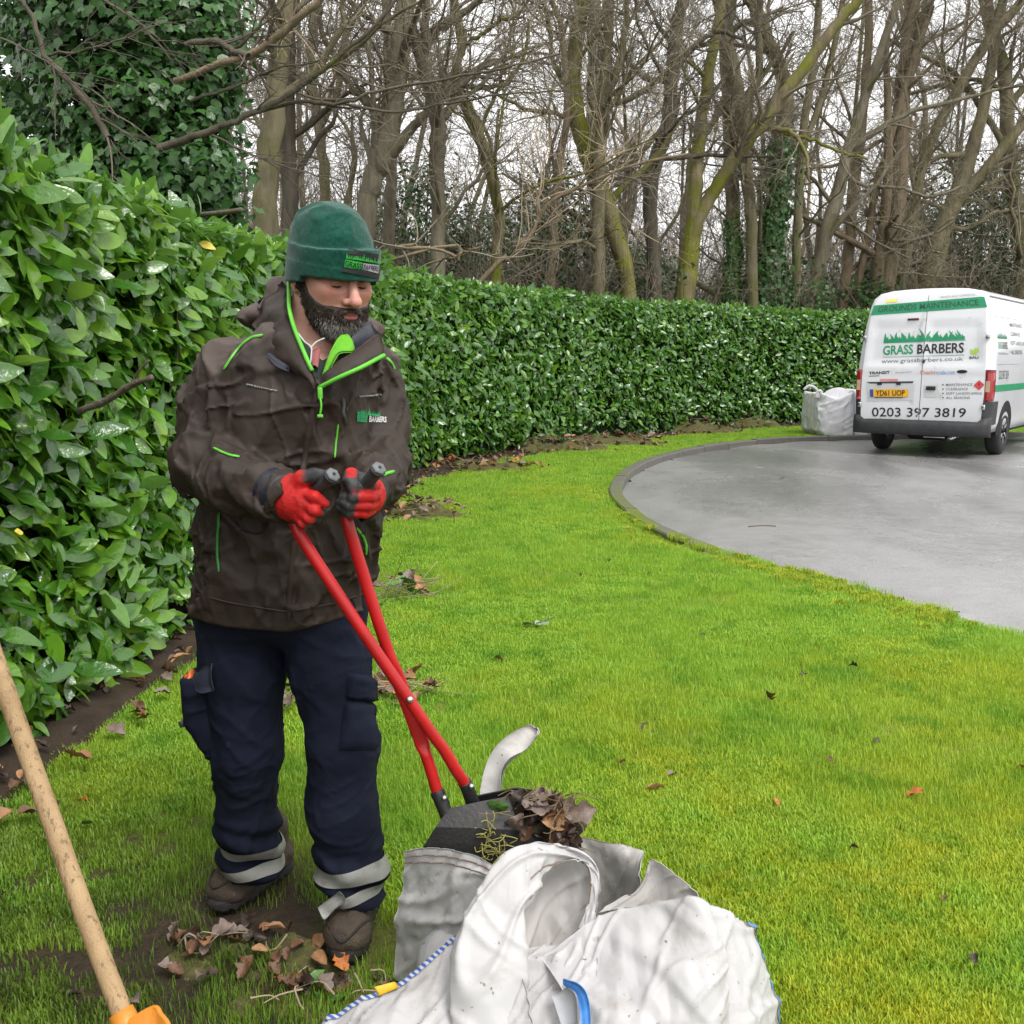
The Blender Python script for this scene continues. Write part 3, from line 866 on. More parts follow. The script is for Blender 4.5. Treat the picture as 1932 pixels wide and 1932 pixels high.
def ivy_on(pts, rad, z0, z1, dens, spread, mat, seed, size=.085):
    r = np.random.default_rng(seed)
    pts = np.asarray(pts); zz = pts[:, 2]
    n = int(dens * (z1 - z0))
    z = z0 + (z1 - z0) * r.beta(1.0, 1.25, n)
    x = np.interp(z, zz, pts[:, 0]); y = np.interp(z, zz, pts[:, 1]); ra = np.interp(z, zz, rad)
    a = r.uniform(0, 6.283, n)
    nn = np.c_[np.cos(a), np.sin(a), np.zeros(n)]
    rr = ra + r.exponential(spread, n) * (1 + .8 * noise3(np.c_[nn[:, :2] * 1.5, z * 1.3], seed)) * (1 - .55 * (z - z0) / (z1 - z0))
    p = np.c_[x, y, z] + nn * rr[:, None]
    nm = nrm(nn + r.normal(0, .35, (n, 3)) + np.array([0, 0, .35]))
    return p, nm, r
def leaf_rot(nm, r, hang=.6):
    n = len(nm)
    rnd = nrm(r.normal(0, .7, (n, 3)) + np.array([0, 0, -hang]))
    X = nrm(rnd - nm * (rnd * nm).sum(1, keepdims=True)); Yv = np.cross(nm, X)
    return np.c_[np.arctan2(Yv[:, 2], nm[:, 2]), -np.arcsin(np.clip(X[:, 2], -1, 1)), np.arctan2(X[:, 1], X[:, 0])]
def ivy_leaf(name, s, mat):
    V_ = [(0, 0, 0), (.25 * s, -.42 * s, .05 * s), (.45 * s, -.5 * s, 0), (.6 * s, -.25 * s, .05 * s), (1.0 * s, 0, -.06 * s), (.6 * s, .25 * s, .05 * s), (.45 * s, .5 * s, 0), (.25 * s, .42 * s, .05 * s), (.45 * s, 0, -.01 * s)]
    F_ = [(0, 1, 8), (1, 2, 3, 8), (3, 4, 8), (4, 5, 8), (5, 6, 7, 8), (7, 0, 8)]
    me = mk_mesh(name, V_, F_); me.materials.append(mat); return me
IVY = [ivy_leaf('ivy_leaf', .085, m_ivy), ivy_leaf('ivy_leaf', .075, m_ivy), ivy_leaf('ivy_leaf', .10, m_ivy)]
IVYB = [ivy_leaf('ivy_leaf', .08, m_ivy_bright), ivy_leaf('ivy_leaf', .07, m_ivy_bright)]
HOLLY = [leaf_mesh('holly_leaf', .09, .045, .25, .1, 4, .006, m_holly, 1), leaf_mesh('holly_leaf', .075, .04, .15, .2, 4, .008, m_holly, 2)]
def add_ivy(root, p, nm, r, protos, smin=.7, smax=1.3):
    n = len(p)
    return scatter('ivy', p - _WL[root.name], leaf_rot(nm, r), r.uniform(smin, smax, n), r.integers(0, len(protos), n), protos, root)

def make_tree(name, label, stems, Y, bark, seed, top=11.5, nl=10, limbL=(1.6, 3.6), tw=None, forks=(), zmin=2.4, dens=1.0, group=None, extra_dir=None, category='tree'):
    """stems: photo traces; forks: extra hand-placed limbs as traces ((x, y, w), ...)"""
    r = np.random.default_rng(seed)
    mt = BARK[bark]; tw = tw or m_tw
    Y = behind_hedge(stems[0][0][0], Y)
    lines = [trunk_line(stems[0], Y, top, r)]
    base = lines[0][0][0].copy(); base[2] = -.12
    root = empty(name, base); tag(root, label, category, group)
    V_, F_ = ptube(lines[0][0], lines[0][1] * (1 + .05 * noise3(lines[0][0] * 2.1, seed)), 10); wobj('trunk', V_, F_, mt, root)
    limbs = []
    for s in list(stems[1:]) + list(forks):
        pts, rad = [], []
        Yd = Y
        for k, (x, y, w) in enumerate(s):
            pts.append(P(x, y, Yd - .12 * k)); rad.append(w * .40 * Y / FPX)
        C = catmull(np.c_[np.array(pts), np.array(rad)], 5)
        C[:, :3] += .015 * r.normal(0, 1, (len(C), 3)); C[0, :3] = pts[0]
        while C[-1, 2] < top * .8 and rad[-1] > .05:
            d = nrm(C[-1, :3] - C[-4, :3]); d = nrm(d + np.array([0, 0, .12]) + r.normal(0, .12, 3))
            C = np.vstack([C, np.r_[C[-1, :3] + d * .9, C[-1, 3] * .86]])
        V_, F_ = ptube(C[:, :3], np.maximum(C[:, 3], .012), 8); wobj('limb', V_, F_, mt, root)
        limbs.append((C[:, :3], np.maximum(C[:, 3], .012)))
    # wild limbs
    tp = to_batch(lines[0][0], 18)[None]; tr = np.interp(np.linspace(0, 1, 18), np.linspace(0, 1, len(lines[0][1])), lines[0][1])[None]
    zt = tp[0, :, 2]; t0 = max(.12, np.interp(zmin, zt, np.linspace(0, 1, 18)))
    l1, r1 = grow(tp, tr, nl, limbL, 9, (.5, 1.25), .12, .16, r, t0, .98, .45, .02)
    for q in range(nl):
        V_, F_ = ptube(l1[q], r1[q], 6); wobj('limb', V_, F_, mt, root)
    acc = AccN()
    par = [(l1, r1)] + [(to_batch(a, 9)[None], np.interp(np.linspace(0, 1, 9), np.linspace(0, 1, len(b)), b)[None]) for a, b in limbs]
    par.append((tp[:, 3:], tr[:, 3:] * .35))
    LP, LR = np.concatenate([to_batch(x, 9)[None] for a, _ in par for x in a]), np.concatenate([np.interp(np.linspace(0, 1, 9), np.linspace(0, 1, len(x)), x)[None] for _, b in par for x in b])
    l2, r2 = grow(LP, LR, max(2, int(6 * dens)), (.8, 2.0), 6, (.4, 1.1), .06, .2, r, .15, 1.0, .5, .012)
    acc.add(*batch_tubes(l2, r2, 4))
    l3, r3 = grow(l2, r2, max(2, int(5 * dens)), (.4, 1.1), 4, (.4, 1.0), .05, .22, r, .15, 1.0, .5, .007)
    acc.add(*batch_tubes(l3, r3, 3))
    l4, r4 = grow(l3, r3, 4, (.2, .6), 3, (.3, .9), .04, .2, r, .2, 1.0, .6, .005)
    acc.add(*batch_tubes(l4, r4, 3))
    V_, F_ = acc.arr()
    crown = wobj('crown', V_, F_, tw, root)
    return root, lines[0]

if 'trees' not in SKIP:
    GT = 'bare trees of the wood behind the hedge'
    # --- left pair of dark trunks
    make_tree('bare_tree', 'dark trunked bare tree between the ivy clad tree and its twin', [((500, 430, 62), (507, 300, 56), (520, 180, 50), (530, 90, 46), (538, 0, 42))], 15.5, 'green', 101,
              forks=[((520, 190, 20), (600, 130, 14), (640, 60, 10), (650, 0, 8))], group=GT)
    make_tree('bare_tree', 'slimmer bare tree standing close against a dark trunked one', [((548, 420, 40), (545, 300, 42), (542, 160, 40), (545, 60, 36), (552, 0, 34))], 17.0, 'dark', 102, nl=8, group=GT)
    make_tree('bare_tree', 'pale straight bare trunk just right of the ivy mass', [((418, 420, 30), (425, 250, 30), (432, 100, 30), (440, 0, 28))], 15.0, 'brown', 103, nl=8, tw=m_tw_pale, group=GT)
    # --- big forked tree behind the man's hat
    make_tree('bare_tree', 'big forked dark tree rising behind the man in the green hat', [((688, 430, 46), (700, 350, 48), (722, 285, 56), (742, 180, 52), (755, 90, 46), (768, 0, 42))], 17.0, 'grey', 104,
              forks=[((738, 290, 28), (775, 245, 22), (810, 205, 17), (850, 150, 13), (880, 60, 9)), ((735, 250, 30), (700, 200, 22), (660, 160, 16), (610, 60, 12), (600, 0, 10)), ((742, 60, 22), (700, 40, 14), (660, 0, 10))], nl=11, group=GT)
    make_tree('bare_tree', 'slender bare trunk standing right behind the big forked tree', [((735, 440, 30), (738, 330, 28), (742, 250, 24), (735, 150, 22), (728, 0, 18))], 20.0, 'grey', 105, nl=7, group=GT)
    # --- tree with torn stub
    make_tree('bare_tree', 'bare tree with a bulging torn stub and steep upper fork', [((826, 500, 36), (828, 400, 36), (824, 310, 38), (826, 240, 38), (812, 170, 34), (795, 110, 32), (778, 60, 28), (760, 0, 24))], 17.5, 'grey', 106,
              forks=[((800, 105, 24), (820, 60, 22), (850, 40, 18), (905, 0, 12)), ((795, 110, 18), (800, 60, 18), (805, 0, 16)), ((830, 440, 10), (860, 390, 9), (905, 330, 8), (920, 300, 6))], nl=9, group=GT)
    make_tree('bare_tree', 'thin leaning mossy tree with a crooked upper stem', [((936, 500, 26), (942, 420, 26), (935, 365, 26), (915, 290, 28), (888, 215, 28), (862, 165, 28), (862, 120, 22), (872, 80, 22), (856, 0, 20))], 17.5, 'moss', 107,
              forks=[((870, 165, 11), (915, 165, 11), (960, 155, 10), (990, 100, 8), (1000, 40, 6)), ((872, 85, 10), (915, 60, 9), (940, 38, 9), (975, 30, 7), (1000, 0, 5))], nl=8, group=GT)
    # --- low bowed stem rising out of the hedge line
    make_tree('bowed_sapling', 'thin bowed sapling springing sideways above the hedge', [((918, 518, 12), (960, 490, 12), (1000, 445, 11), (1035, 385, 9), (1110, 345, 8), (1200, 310, 7), (1300, 290, 6))], 15.5, 'brown', 108, top=3.9, nl=5, limbL=(.6, 1.4), tw=m_tw_pale, dens=.7, zmin=2.6)
    make_tree('bowed_sapling', 'crooked low branch arching above the hedge beside the hat', [((722, 495, 8), (745, 468, 9), (780, 462, 9), (820, 470, 8), (862, 492, 6)), ((848, 486, 5), (880, 475, 4), (905, 465, 3))], 13.5, 'brown', 109, top=2.2, nl=2, limbL=(.3, .6), dens=.4, zmin=2.4)
    # --- leaning mossy tree and companion
    make_tree('mossy_tree', 'leaning mossy trunk bending left as it rises above the hedge', [((1186, 560, 40), (1172, 480, 42), (1150, 410, 44), (1120, 320, 44), (1098, 260, 42), (1082, 180, 38), (1085, 100, 36), (1098, 0, 34))], 19.5, 'moss', 110,
              forks=[((1090, 240, 12), (1050, 215, 11), (990, 205, 9), (940, 180, 7)), ((1085, 190, 14), (1045, 120, 11), (1035, 40, 9), (1020, 0, 8))], nl=8, group=GT)
    make_tree('bare_tree', 'upright companion trunk with raised arms beside the leaning mossy trunk', [((1128, 560, 34), (1128, 430, 32), (1132, 300, 30), (1138, 180, 28), (1146, 80, 24), (1150, 0, 22))], 21.0, 'green', 111,
              forks=[((1140, 185, 22), (1162, 140, 18), (1180, 60, 14), (1182, 0, 12)), ((1150, 200, 12), (1200, 180, 14), (1240, 150, 12), (1290, 100, 10))], nl=8, group=GT)
    make_tree('bare_tree', 'pale grey trunk standing back in the wood above the hedge', [((1128, 575, 50), (1126, 480, 50), (1130, 380, 44), (1120, 300, 40), (1122, 0, 30))], 29.0, 'grey', 112, nl=8, group=GT)
    make_tree('bare_tree', 'dark twisted tree hung with dead climbers', [((1238, 560, 30), (1232, 470, 32), (1226, 400, 34), (1232, 320, 36), (1258, 240, 34), (1268, 150, 32), (1275, 60, 30), (1290, 0, 28))], 20.0, 'dark', 113,
              forks=[((1258, 235, 16), (1215, 280, 14), (1180, 330, 10), (1150, 340, 6)), ((1260, 150, 16), (1225, 150, 14), (1180, 110, 10), (1130, 50, 9)), ((1262, 140, 14), (1310, 90, 12), (1350, 60, 10), (1400, 70, 8))], nl=14, tw=m_tw_dark, zmin=1.6, group=GT)
    # --- forked mossy tree with sloping right limb
    make_tree('mossy_tree', 'mossy trunk splitting into an upright stem and a long sloping limb', [((1292, 560, 50), (1300, 490, 46), (1310, 420, 40), (1312, 330, 34), (1322, 240, 30), (1340, 120, 26), (1362, 0, 22))], 19.0, 'moss', 114,
              forks=[((1304, 450, 34), (1340, 370, 32), (1385, 300, 31), (1440, 230, 30), (1500, 150, 28), (1560, 70, 26), (1620, 0, 24)), ((1395, 285, 14), (1430, 248, 14), (1468, 242, 13), (1500, 258, 11), (1522, 296, 8), (1526, 340, 5)),
                     ((1480, 252, 8), (1530, 262, 8), (1580, 285, 7), (1640, 300, 6))], nl=8, group=GT)
    t8, l8 = make_tree('ivy_tree', 'tall slim tree with bright ivy sleeving its foot', [((1382, 580, 36), (1384, 450, 34), (1380, 300, 34), (1376, 180, 36), (1370, 60, 36), (1378, 0, 34))], 20.5, 'green', 115,
              forks=[((1375, 170, 22), (1345, 230, 14), (1330, 260, 10)), ((1385, 200, 14), (1440, 140, 10), (1500, 60, 8))], nl=8, group=GT)
    add_ivy(t8, *ivy_on(*l8, .2, 4.6, 950, .07, None, 151), IVYB)
    t9, l9 = make_tree('ivy_tree', 'stout trunk wrapped in thick dark ivy beside the bright ivied one', [((1445, 590, 44), (1452, 480, 44), (1466, 360, 42), (1478, 240, 38), (1482, 160, 34), (1440, 60, 34), (1420, 0, 32))], 19.5, 'green', 116, nl=8, group=GT)
    add_ivy(t9, *ivy_on(*l9, .1, 6.4, 1150, .17, None, 152), IVY, .8, 1.5)
    make_tree('bare_tree', 'dark bare tree leaning right next to the ivy wrapped trunk', [((1520, 600, 30), (1545, 500, 32), (1565, 420, 34), (1588, 340, 32), (1600, 280, 26), (1640, 160, 22), (1680, 40, 18), (1695, 0, 16))], 19.0, 'grey', 117,
              forks=[((1592, 330, 9), (1630, 350, 8), (1690, 355, 8), (1760, 370, 7), (1820, 350, 6)), ((1560, 410, 7), (1600, 420, 7), (1660, 460, 6), (1720, 490, 5)), ((1590, 290, 18), (1700, 220, 12), (1800, 190, 9), (1932, 160, 6))], nl=9, group=GT)
    make_tree('bare_tree', 'twin stemmed slender bare tree between two leaning ones', [((1590, 600, 26), (1600, 480, 26), (1615, 330, 24), (1632, 180, 22), (1640, 0, 18)), ((1610, 590, 20), (1640, 430, 18), (1660, 330, 18), (1720, 120, 16), (1760, 0, 12))], 23.0, 'brown', 118, nl=8, group=GT)
    make_tree('bare_tree', 'thick reddish trunk rising straight behind the white van', [((1662, 590, 50), (1676, 500, 48), (1690, 400, 44), (1698, 300, 40), (1700, 200, 38), (1712, 90, 34), (1722, 0, 32))], 22.0, 'brown', 119,
              forks=[((1705, 170, 26), (1730, 100, 24), (1750, 0, 20)), ((1650, 600, 34), (1660, 480, 30), (1672, 400, 26)), ((1700, 240, 10), (1640, 280, 9), (1580, 310, 8), (1520, 320, 6))], nl=10, group=GT)
    make_tree('bare_tree', 'broad leaning tree with long low limbs sweeping out above the van', [((1725, 600, 52), (1755, 520, 50), (1775, 440, 48), (1800, 380, 40), (1835, 280, 32), (1860, 180, 26), (1880, 60, 22), (1890, 0, 20))], 20.5, 'green', 120,
              forks=[((1800, 390, 30), (1850, 330, 26), (1932, 230, 22), (2010, 150, 18)), ((1790, 430, 12), (1830, 430, 12), (1880, 400, 10), (1940, 405, 8), (1990, 440, 6)), ((1795, 400, 12), (1740, 380, 10), (1680, 370, 8), (1620, 360, 6)), ((1830, 290, 14), (1760, 300, 11), (1690, 330, 9), (1640, 340, 6))], nl=14, zmin=2.0, group=GT)
    make_tree('bare_tree', 'bare tree half hidden behind the van with crossing mossy limbs', [((1930, 600, 40), (1925, 450, 38), (1905, 300, 34), (1895, 150, 30), (1860, 0, 24))], 23.5, 'green', 121,
              forks=[((1905, 300, 16), (1850, 200, 14), (1790, 130, 12), (1720, 100, 9)), ((1900, 220, 16), (1950, 120, 14), (1990, 20, 12)), ((1910, 180, 12), (1840, 150, 10), (1740, 170, 8), (1660, 200, 6))], nl=14, zmin=2.2, group=GT)
    make_tree('bare_tree', 'steeply sloping pale stem crossing behind the sweeping limbs', [((1690, 600, 24), (1720, 430, 24), (1745, 300, 24), (1800, 180, 24), (1870, 70, 22), (1930, 0, 20))], 25.5, 'green', 122, nl=9, group=GT)
    make_tree('bare_tree', 'high branched slender tree behind the dark ivy', [((1500, 600, 22), (1505, 420, 22), (1512, 280, 20), (1535, 120, 18), (1545, 0, 16)), ((1510, 300, 14), (1560, 150, 14), (1590, 0, 12))], 25.0, 'green', 123, nl=10, group=GT)
    make_tree('bare_tree', 'crooked tree with a bowed stem between ivy and sloping limb', [((1420, 600, 26), (1418, 430, 28), (1405, 300, 30), (1398, 200, 32), (1380, 110, 28), (1352, 0, 22)), ((1400, 210, 20), (1432, 140, 18), (1430, 60, 16), (1436, 0, 14))], 24.0, 'green', 124, nl=9, group=GT)
    make_tree('bare_tree', 'slim dark trunk with split bark close above the clipped hedge', [((1040, 580, 22), (1042, 480, 22), (1048, 380, 22), (1058, 290, 20), (1070, 200, 16), (1060, 60, 14), (1040, 0, 12))], 21.0, 'brown', 125, nl=10, tw=m_tw_dark, group=GT)
    make_tree('bare_tree', 'slender grey tree in the gap left of the big forked one', [((610, 450, 26), (612, 330, 26), (598, 220, 24), (585, 120, 22), (600, 0, 20)), ((605, 240, 16), (640, 160, 16), (655, 60, 14), (690, 0, 12))], 21.0, 'green', 126, nl=11, group=GT)

    # --- trees further into the wood: six patterns, each placed many times
    r = np.random.default_rng(55)
    far_lab = ['far bare tree deep in the wood with a straight trunk', 'far bare tree deep in the wood with a forked trunk', 'far bare tree deep in the wood with a leaning trunk', 'far bare tree deep in the wood with a slender trunk', 'far bare tree deep in the wood with a swaying trunk']
    protos = []
    for k in range(5):
        sw = 40 * r.normal(0, 1, 4)
        st = [((966, 690, 24 - 2 * k), (966 + sw[0] * .5, 500, 21 - 2 * k), (966 + sw[1], 300, 18 - 2 * k), (966 + sw[1] + sw[2], 100, 15 - 2 * k), (966 + sw[1] + sw[3], -60, 11 - k))]
        fk = [((966 + sw[0] * .5, 480, 20), (990, 330, 16), (1030, 150, 12), (1045, 0, 8))] if k in (1, 3) else []
        protos.append(make_tree('far_tree', far_lab[k], st, 30.0, ['grey', 'green', 'brown', 'dark', 'green'][k], 200 + k, top=12.5, nl=14, limbL=(1.5, 4.0), forks=fk, zmin=1.8, group='bare trees deep in the wood')[0])
    spots = []
    xs_ = np.linspace(330, 2050, 34)
    for q, xv in enumerate(xs_):
        Yd = r.uniform(31, 50)
        spots.append(((xv + r.uniform(-18, 18) - 966) / FPX * Yd, Yd))
    for q, (x, Yd) in enumerate(spots):
        p = protos[q % 5]
        if q < 5: o = p
        else:
            o = p.copy(); COL.objects.link(o)
            for ch in p.children:
                c = ch.copy(); COL.objects.link(c); c.parent = o
        o.location = (x, Yd, -.12); o.rotation_euler = (0, 0, r.uniform(0, 6.28)); s = r.uniform(.8, 1.15); o.scale = (s, s, s * r.uniform(.95, 1.1))

    # --- twiggy undergrowth and the far edge of the wood
    def brush(seed, h, n, mat, spread=.9, thin=1.0):
        rr = np.random.default_rng(seed)
        base = np.c_[rr.normal(0, .35 * spread, (n, 2)), np.full(n, -.1)]
        d = nrm(np.c_[rr.normal(0, .35, (n, 2)), np.ones(n)])
        m_ = 6
        w = np.cumsum(rr.normal(0, .13, (n, m_ - 1, 3)), 1)
        dirs = nrm(d[:, None] + w)
        L = rr.uniform(.5, 1, n) * h
        pts = np.concatenate([base[:, None], base[:, None] + np.cumsum(dirs * (L / (m_ - 1))[:, None, None], 1)], 1)
        rad = (np.linspace(.02, .006, m_)[None] * thin * rr.uniform(.6, 1.3, n)[:, None])
        a = AccN(); a.add(*batch_tubes(pts, rad, 3))
        l2, r2 = grow(pts, rad, 7, (.3 * h ** .6, .7 * h ** .6), 4, (.3, 1.1), .05, .25, rr, .15, 1, .6, .006)
        a.add(*batch_tubes(l2, r2, 3))
        l3, r3 = grow(l2, r2, 5, (.15 * h ** .6, .4 * h ** .6), 3, (.3, 1.1), .02, .25, rr, .1, 1, .6, .005)
        a.add(*batch_tubes(l3, r3, 3))
        me = mk_mesh('brush', *a.arr()); me.materials.append(mat); return me
    bp = [brush(1, 2.4, 14, m_tw), brush(2, 3.2, 12, m_tw_pale), brush(3, 1.8, 16, m_tw_pale), brush(4, 4.5, 10, m_tw), brush(5, 9.5, 9, m_tw_pale, 1.6, 1.7), brush(6, 11.0, 8, m_tw, 1.8, 1.8), brush(7, 2.2, 16, m_tw_dark)]
    n1 = 820
    Yd = r.uniform(18, 46, n1); xv = r.uniform(-.36, .56, n1)
    pp = np.c_[xv * Yd, Yd, np.full(n1, -.12)]
    ok = sd_poly(pp[:, :2], HEDGE) < -2.6
    pk = r.choice([0, 1, 2, 3, 3, 3, 6], n1)
    n2 = 230
    Yd2 = r.uniform(46, 78, n2); pp2 = np.c_[r.uniform(-.42, .6, n2) * Yd2, Yd2, np.full(n2, -.12)]
    pts = np.vstack([pp[ok], pp2]); pk = np.r_[pk[ok], r.choice([3, 4, 4, 5, 5], n2)]
    n = len(pts)
    tag(scatter('undergrowth', pts, np.c_[np.zeros((n, 2)), r.uniform(0, 6.28, n)], r.uniform(.75, 1.3, n), pk, bp), 'tangled brown undergrowth and thin stems filling the wood', 'undergrowth')

    # --- evergreen bushes among the trunks
    def bush(label, x, y, Y, rx, rz, n, protos, seed, name='holly_bush', size=(.8, 1.6), cat='bush'):
        rr = np.random.default_rng(seed)
        Y0 = Y; Y = behind_hedge(x, Y, 2.9 + rx * .7); rx *= Y / Y0; rz *= Y / Y0; n = int(n * 1.15)
        c = P(x, y, Y)
        base = np.array([c[0], c[1], -.12])
        root = empty(name, base); tag(root, label, cat)
        a = AccN()
        for q in range(7):
            e = c + np.array([rr.normal(0, rx * .4), rr.normal(0, rx * .4), rr.uniform(-.2, .8) * rz])
            pts_ = catmull([base + rr.normal(0, .05, 3) * [1, 1, 0], (base + e) / 2 + rr.normal(0, .12, 3), e], 4)
            a.add(*ptube(pts_, np.linspace(.035, .01, len(pts_)), 5))
        wobj('stem', *a.arr(), m_tw_dark, root)
        u = nrm(rr.normal(0, 1, (n, 3))); rad = rr.uniform(.25, 1, n) ** .5
        lump = 1 + .35 * noise3(u * 2.3, seed) + .2 * noise3(u * 5, seed + 1)
        p = c + u * (rad * lump)[:, None] * np.array([rx, rx * .8, rz])
        nm = nrm(u * .6 + rr.normal(0, .5, (n, 3)) + np.array([0, 0, .45]))
        o = scatter('leaves', p - base, leaf_rot(nm, rr, .2), rr.uniform(*size, n), rr.integers(0, len(protos), n), protos, root)
        return root
    bush('grey green holly bush showing between the forked tree and the stubbed tree', 785, 440, 22, 1.2, 1.7, 2600, HOLLY, 301)
    bush('low dark holly behind the thin leaning mossy tree', 960, 470, 22, 1.5, 1.0, 2400, HOLLY, 302)
    bush('small dark holly around the foot of the slim split bark trunk', 1045, 440, 21.5, .8, 1.5, 1600, HOLLY, 303)
    bush('dark evergreen bush at the foot of the thick ivy wrapped trunk', 1465, 585, 19.2, 1.3, .8, 2200, IVY, 304)
    bush('dark ivy bush just over the hedge beside the white van', 1645, 585, 21, .7, .9, 1500, IVY, 305)
    bush('broad evergreen bush behind the roof of the van', 1880, 500, 26, 2.2, 2.4, 5200, HOLLY, 306, size=(1.0, 2.0))
    bush('tall loose evergreen filling the gap above the van roof', 1800, 450, 30, 2.2, 2.2, 3000, HOLLY, 307, size=(1.0, 2.0))
    bush('small holly half hidden behind the twisted dark tree', 1190, 520, 23, 1.1, .7, 1200, HOLLY, 308)

    # --- great ivy-smothered tree on the left with dead limbs reaching over the hedge
    r = np.random.default_rng(77)
    base = P(240, 700, 9.6); base[2] = -.12
    root = empty('ivy_covered_tree', base); tag(root, 'large tree smothered in dark green ivy with bare limbs reaching over the hedge', 'tree')
    tl = catmull([base, P(245, 400, 9.6), P(235, 200, 9.7), P(225, 0, 9.8), P(230, -250, 9.9)], 6)
    V_, F_ = ptube(tl, np.linspace(.3, .16, len(tl)), 12); wobj('trunk', V_, F_, BARK['dark'], root)
    cl = [(225, 60, 9.5, .95, .75), (130, 40, 9.9, .6, .6), (330, 60, 9.3, .62, .7), (260, 200, 9.3, .78, .62), (180, 150, 9.5, .6, .5), (360, 230, 9.4, .4, .62), (330, 330, 9.2, .55, .5), (250, 320, 9.2, .5, .5), (390, 130, 9.6, .28, .5),
          (50, 290, 10.2, .62, .42), (20, 180, 10.6, .4, .35), (240, -90, 9.7, 1.0, .7), (400, 400, 9.3, .3, .32), (150, 330, 9.6, .55, .4), (30, 40, 10.8, .5, .3), (330, -70, 9.5, .6, .6)]
    Ps, Ns = [], []
    for (x, y, Y, rx, rz) in cl:
        n = int(3600 * rx * rz ** .6)
        u = nrm(r.normal(0, 1, (n, 3))); rad = r.uniform(.35, 1, n) ** .4
        lump = 1 + .3 * noise3(u * 2.1 + x, 9) + .22 * noise3(u * 5 + y, 10)
        Ps.append(P(x, y, Y) + u * (rad * lump)[:, None] * np.array([rx, rx * .9, rz]))
        Ns.append(nrm(u * .7 + r.normal(0, .4, (n, 3)) + np.array([0, -.25, .4])))
    Ps, Ns = np.concatenate(Ps), np.concatenate(Ns)
    lf = [ivy_leaf('ivy_leaf', .092, m_ivy), ivy_leaf('ivy_leaf', .08, m_ivy), ivy_leaf('ivy_leaf', .10, m_ivy)]
    add_ivy(root, Ps, Ns, r, lf, .7, 1.25)
    limbs = [([(300, 280), (350, 262), (400, 245), (447, 228), (530, 186), (596, 142), (659, 89), (712, 43), (760, -20)], 8.6, 15, 5), ([(470, 216), (563, 192), (645, 195), (711, 172), (844, 149), (976, 122), (1060, 100)], 8.5, 8, 3),
             ([(645, 195), (745, 210), (844, 196), (943, 178), (1060, 170)], 8.5, 6, 2.5), ([(352, 82), (400, 78), (440, 95), (470, 104)], 8.3, 11, 12), ([(330, 155), (400, 125), (470, 104), (520, 70), (580, 20), (620, -20)], 8.3, 12, 15),
             ([(30, -10), (60, 30), (85, 105), (130, 150), (180, 215), (205, 260)], 8.0, 7, 12), ([(85, 105), (150, 95), (215, 80), (310, 40)], 8.0, 5, 2.5), ([(-20, 60), (60, 100), (120, 140), (170, 190)], 7.8, 4, 3),
             ([(430, 105), (470, 70), (500, 30), (520, -20)], 8.3, 7, 4), ([(400, 255), (470, 290), (560, 320), (650, 340)], 8.4, 4, 2), ([(170, -10), (230, 20), (280, 60), (330, 120)], 8.2, 6, 3), ([(360, 190), (440, 165), (520, 130), (600, 115)], 8.4, 6, 3)]
    acc = AccN()
    for tr_, Y, w0, w1 in limbs:
        pts_ = catmull([P(x, y, Y - .05 * k) for k, (x, y) in enumerate(tr_)], 5); pts_ += r.normal(0, .006, pts_.shape)
        rad = np.linspace(w0, w1, len(pts_)) / 2 * Y / FPX
        V_, F_ = ptube(pts_, rad, 7); wobj('limb', V_, F_, BARK['dark' if w0 != 12 else 'brown'], root)
        l2, r2 = grow(to_batch(pts_, 9)[None], np.interp(np.linspace(0, 1, 9), np.linspace(0, 1, len(rad)), rad)[None], 7, (.25, .8), 6, (.3, .9), .03, .16, r, .2, 1, .5, .004)
        acc.add(*batch_tubes(l2, r2, 4))
        l3, r3 = grow(l2, r2, 4, (.12, .4), 4, (.3, .9), .03, .2, r, .2, 1, .6, .0028)
        acc.add(*batch_tubes(l3, r3, 3))
    wobj('twigs', *acc.arr(), m_tw_dark, root)
# ================================================================== lettering helper
def text_mesh(body, bold=0.0, spacing=1.0):
    """built-in font -> flat 2D mesh scaled to width 1 x height 1 box (x 0..1, y 0..1); returns verts, faces, aspect"""
    cu = bpy.data.curves.new('t', 'FONT'); cu.body = body; cu.offset = bold; cu.space_character = spacing
    cu.resolution_u = 3
    ob = bpy.data.objects.new('t', cu); COL.objects.link(ob)
    dg = bpy.context.evaluated_depsgraph_get()
    me = bpy.data.meshes.new_from_object(ob.evaluated_get(dg))
    V = np.array([v.co[:] for v in me.vertices])[:, :2]; F = [tuple(p.vertices) for p in me.polygons]
    bpy.data.objects.remove(ob); bpy.data.meshes.remove(me); bpy.data.curves.remove(cu)
    lo, hi = V.min(0), V.max(0)
    return (V - lo) / (hi - lo), F, (hi - lo)[0] / (hi - lo)[1]
def grass_shape(seed, n=26, hmax=1.0):
    """row of upright curved blades over a solid base strip, unit box"""
    r = np.random.default_rng(seed); Vs, Fs = [], []
    for k in range(n):
        x = (k + .5) / n + r.uniform(-.01, .01)
        h = r.uniform(.45, .85) * (1.15 if k == n // 2 else .92) * hmax
        if k == n // 2: h = hmax
        lean = r.normal(0, .035); w = .022
        b = len(Vs)
        Vs += [(x - w, 0), (x + w, 0), (x + w * .7 + lean * .4, h * .5), (x - w * .7 + lean * .4, h * .5), (x + lean * 1.3, h)]
        Fs += [(b, b + 1, b + 2, b + 3), (b + 3, b + 2, b + 4)]
    b = len(Vs); Vs += [(0, 0), (1, 0), (1, .22), (0, .22)]; Fs.append((b, b + 1, b + 2, b + 3))
    return np.clip(np.array(Vs), 0, 1), Fs
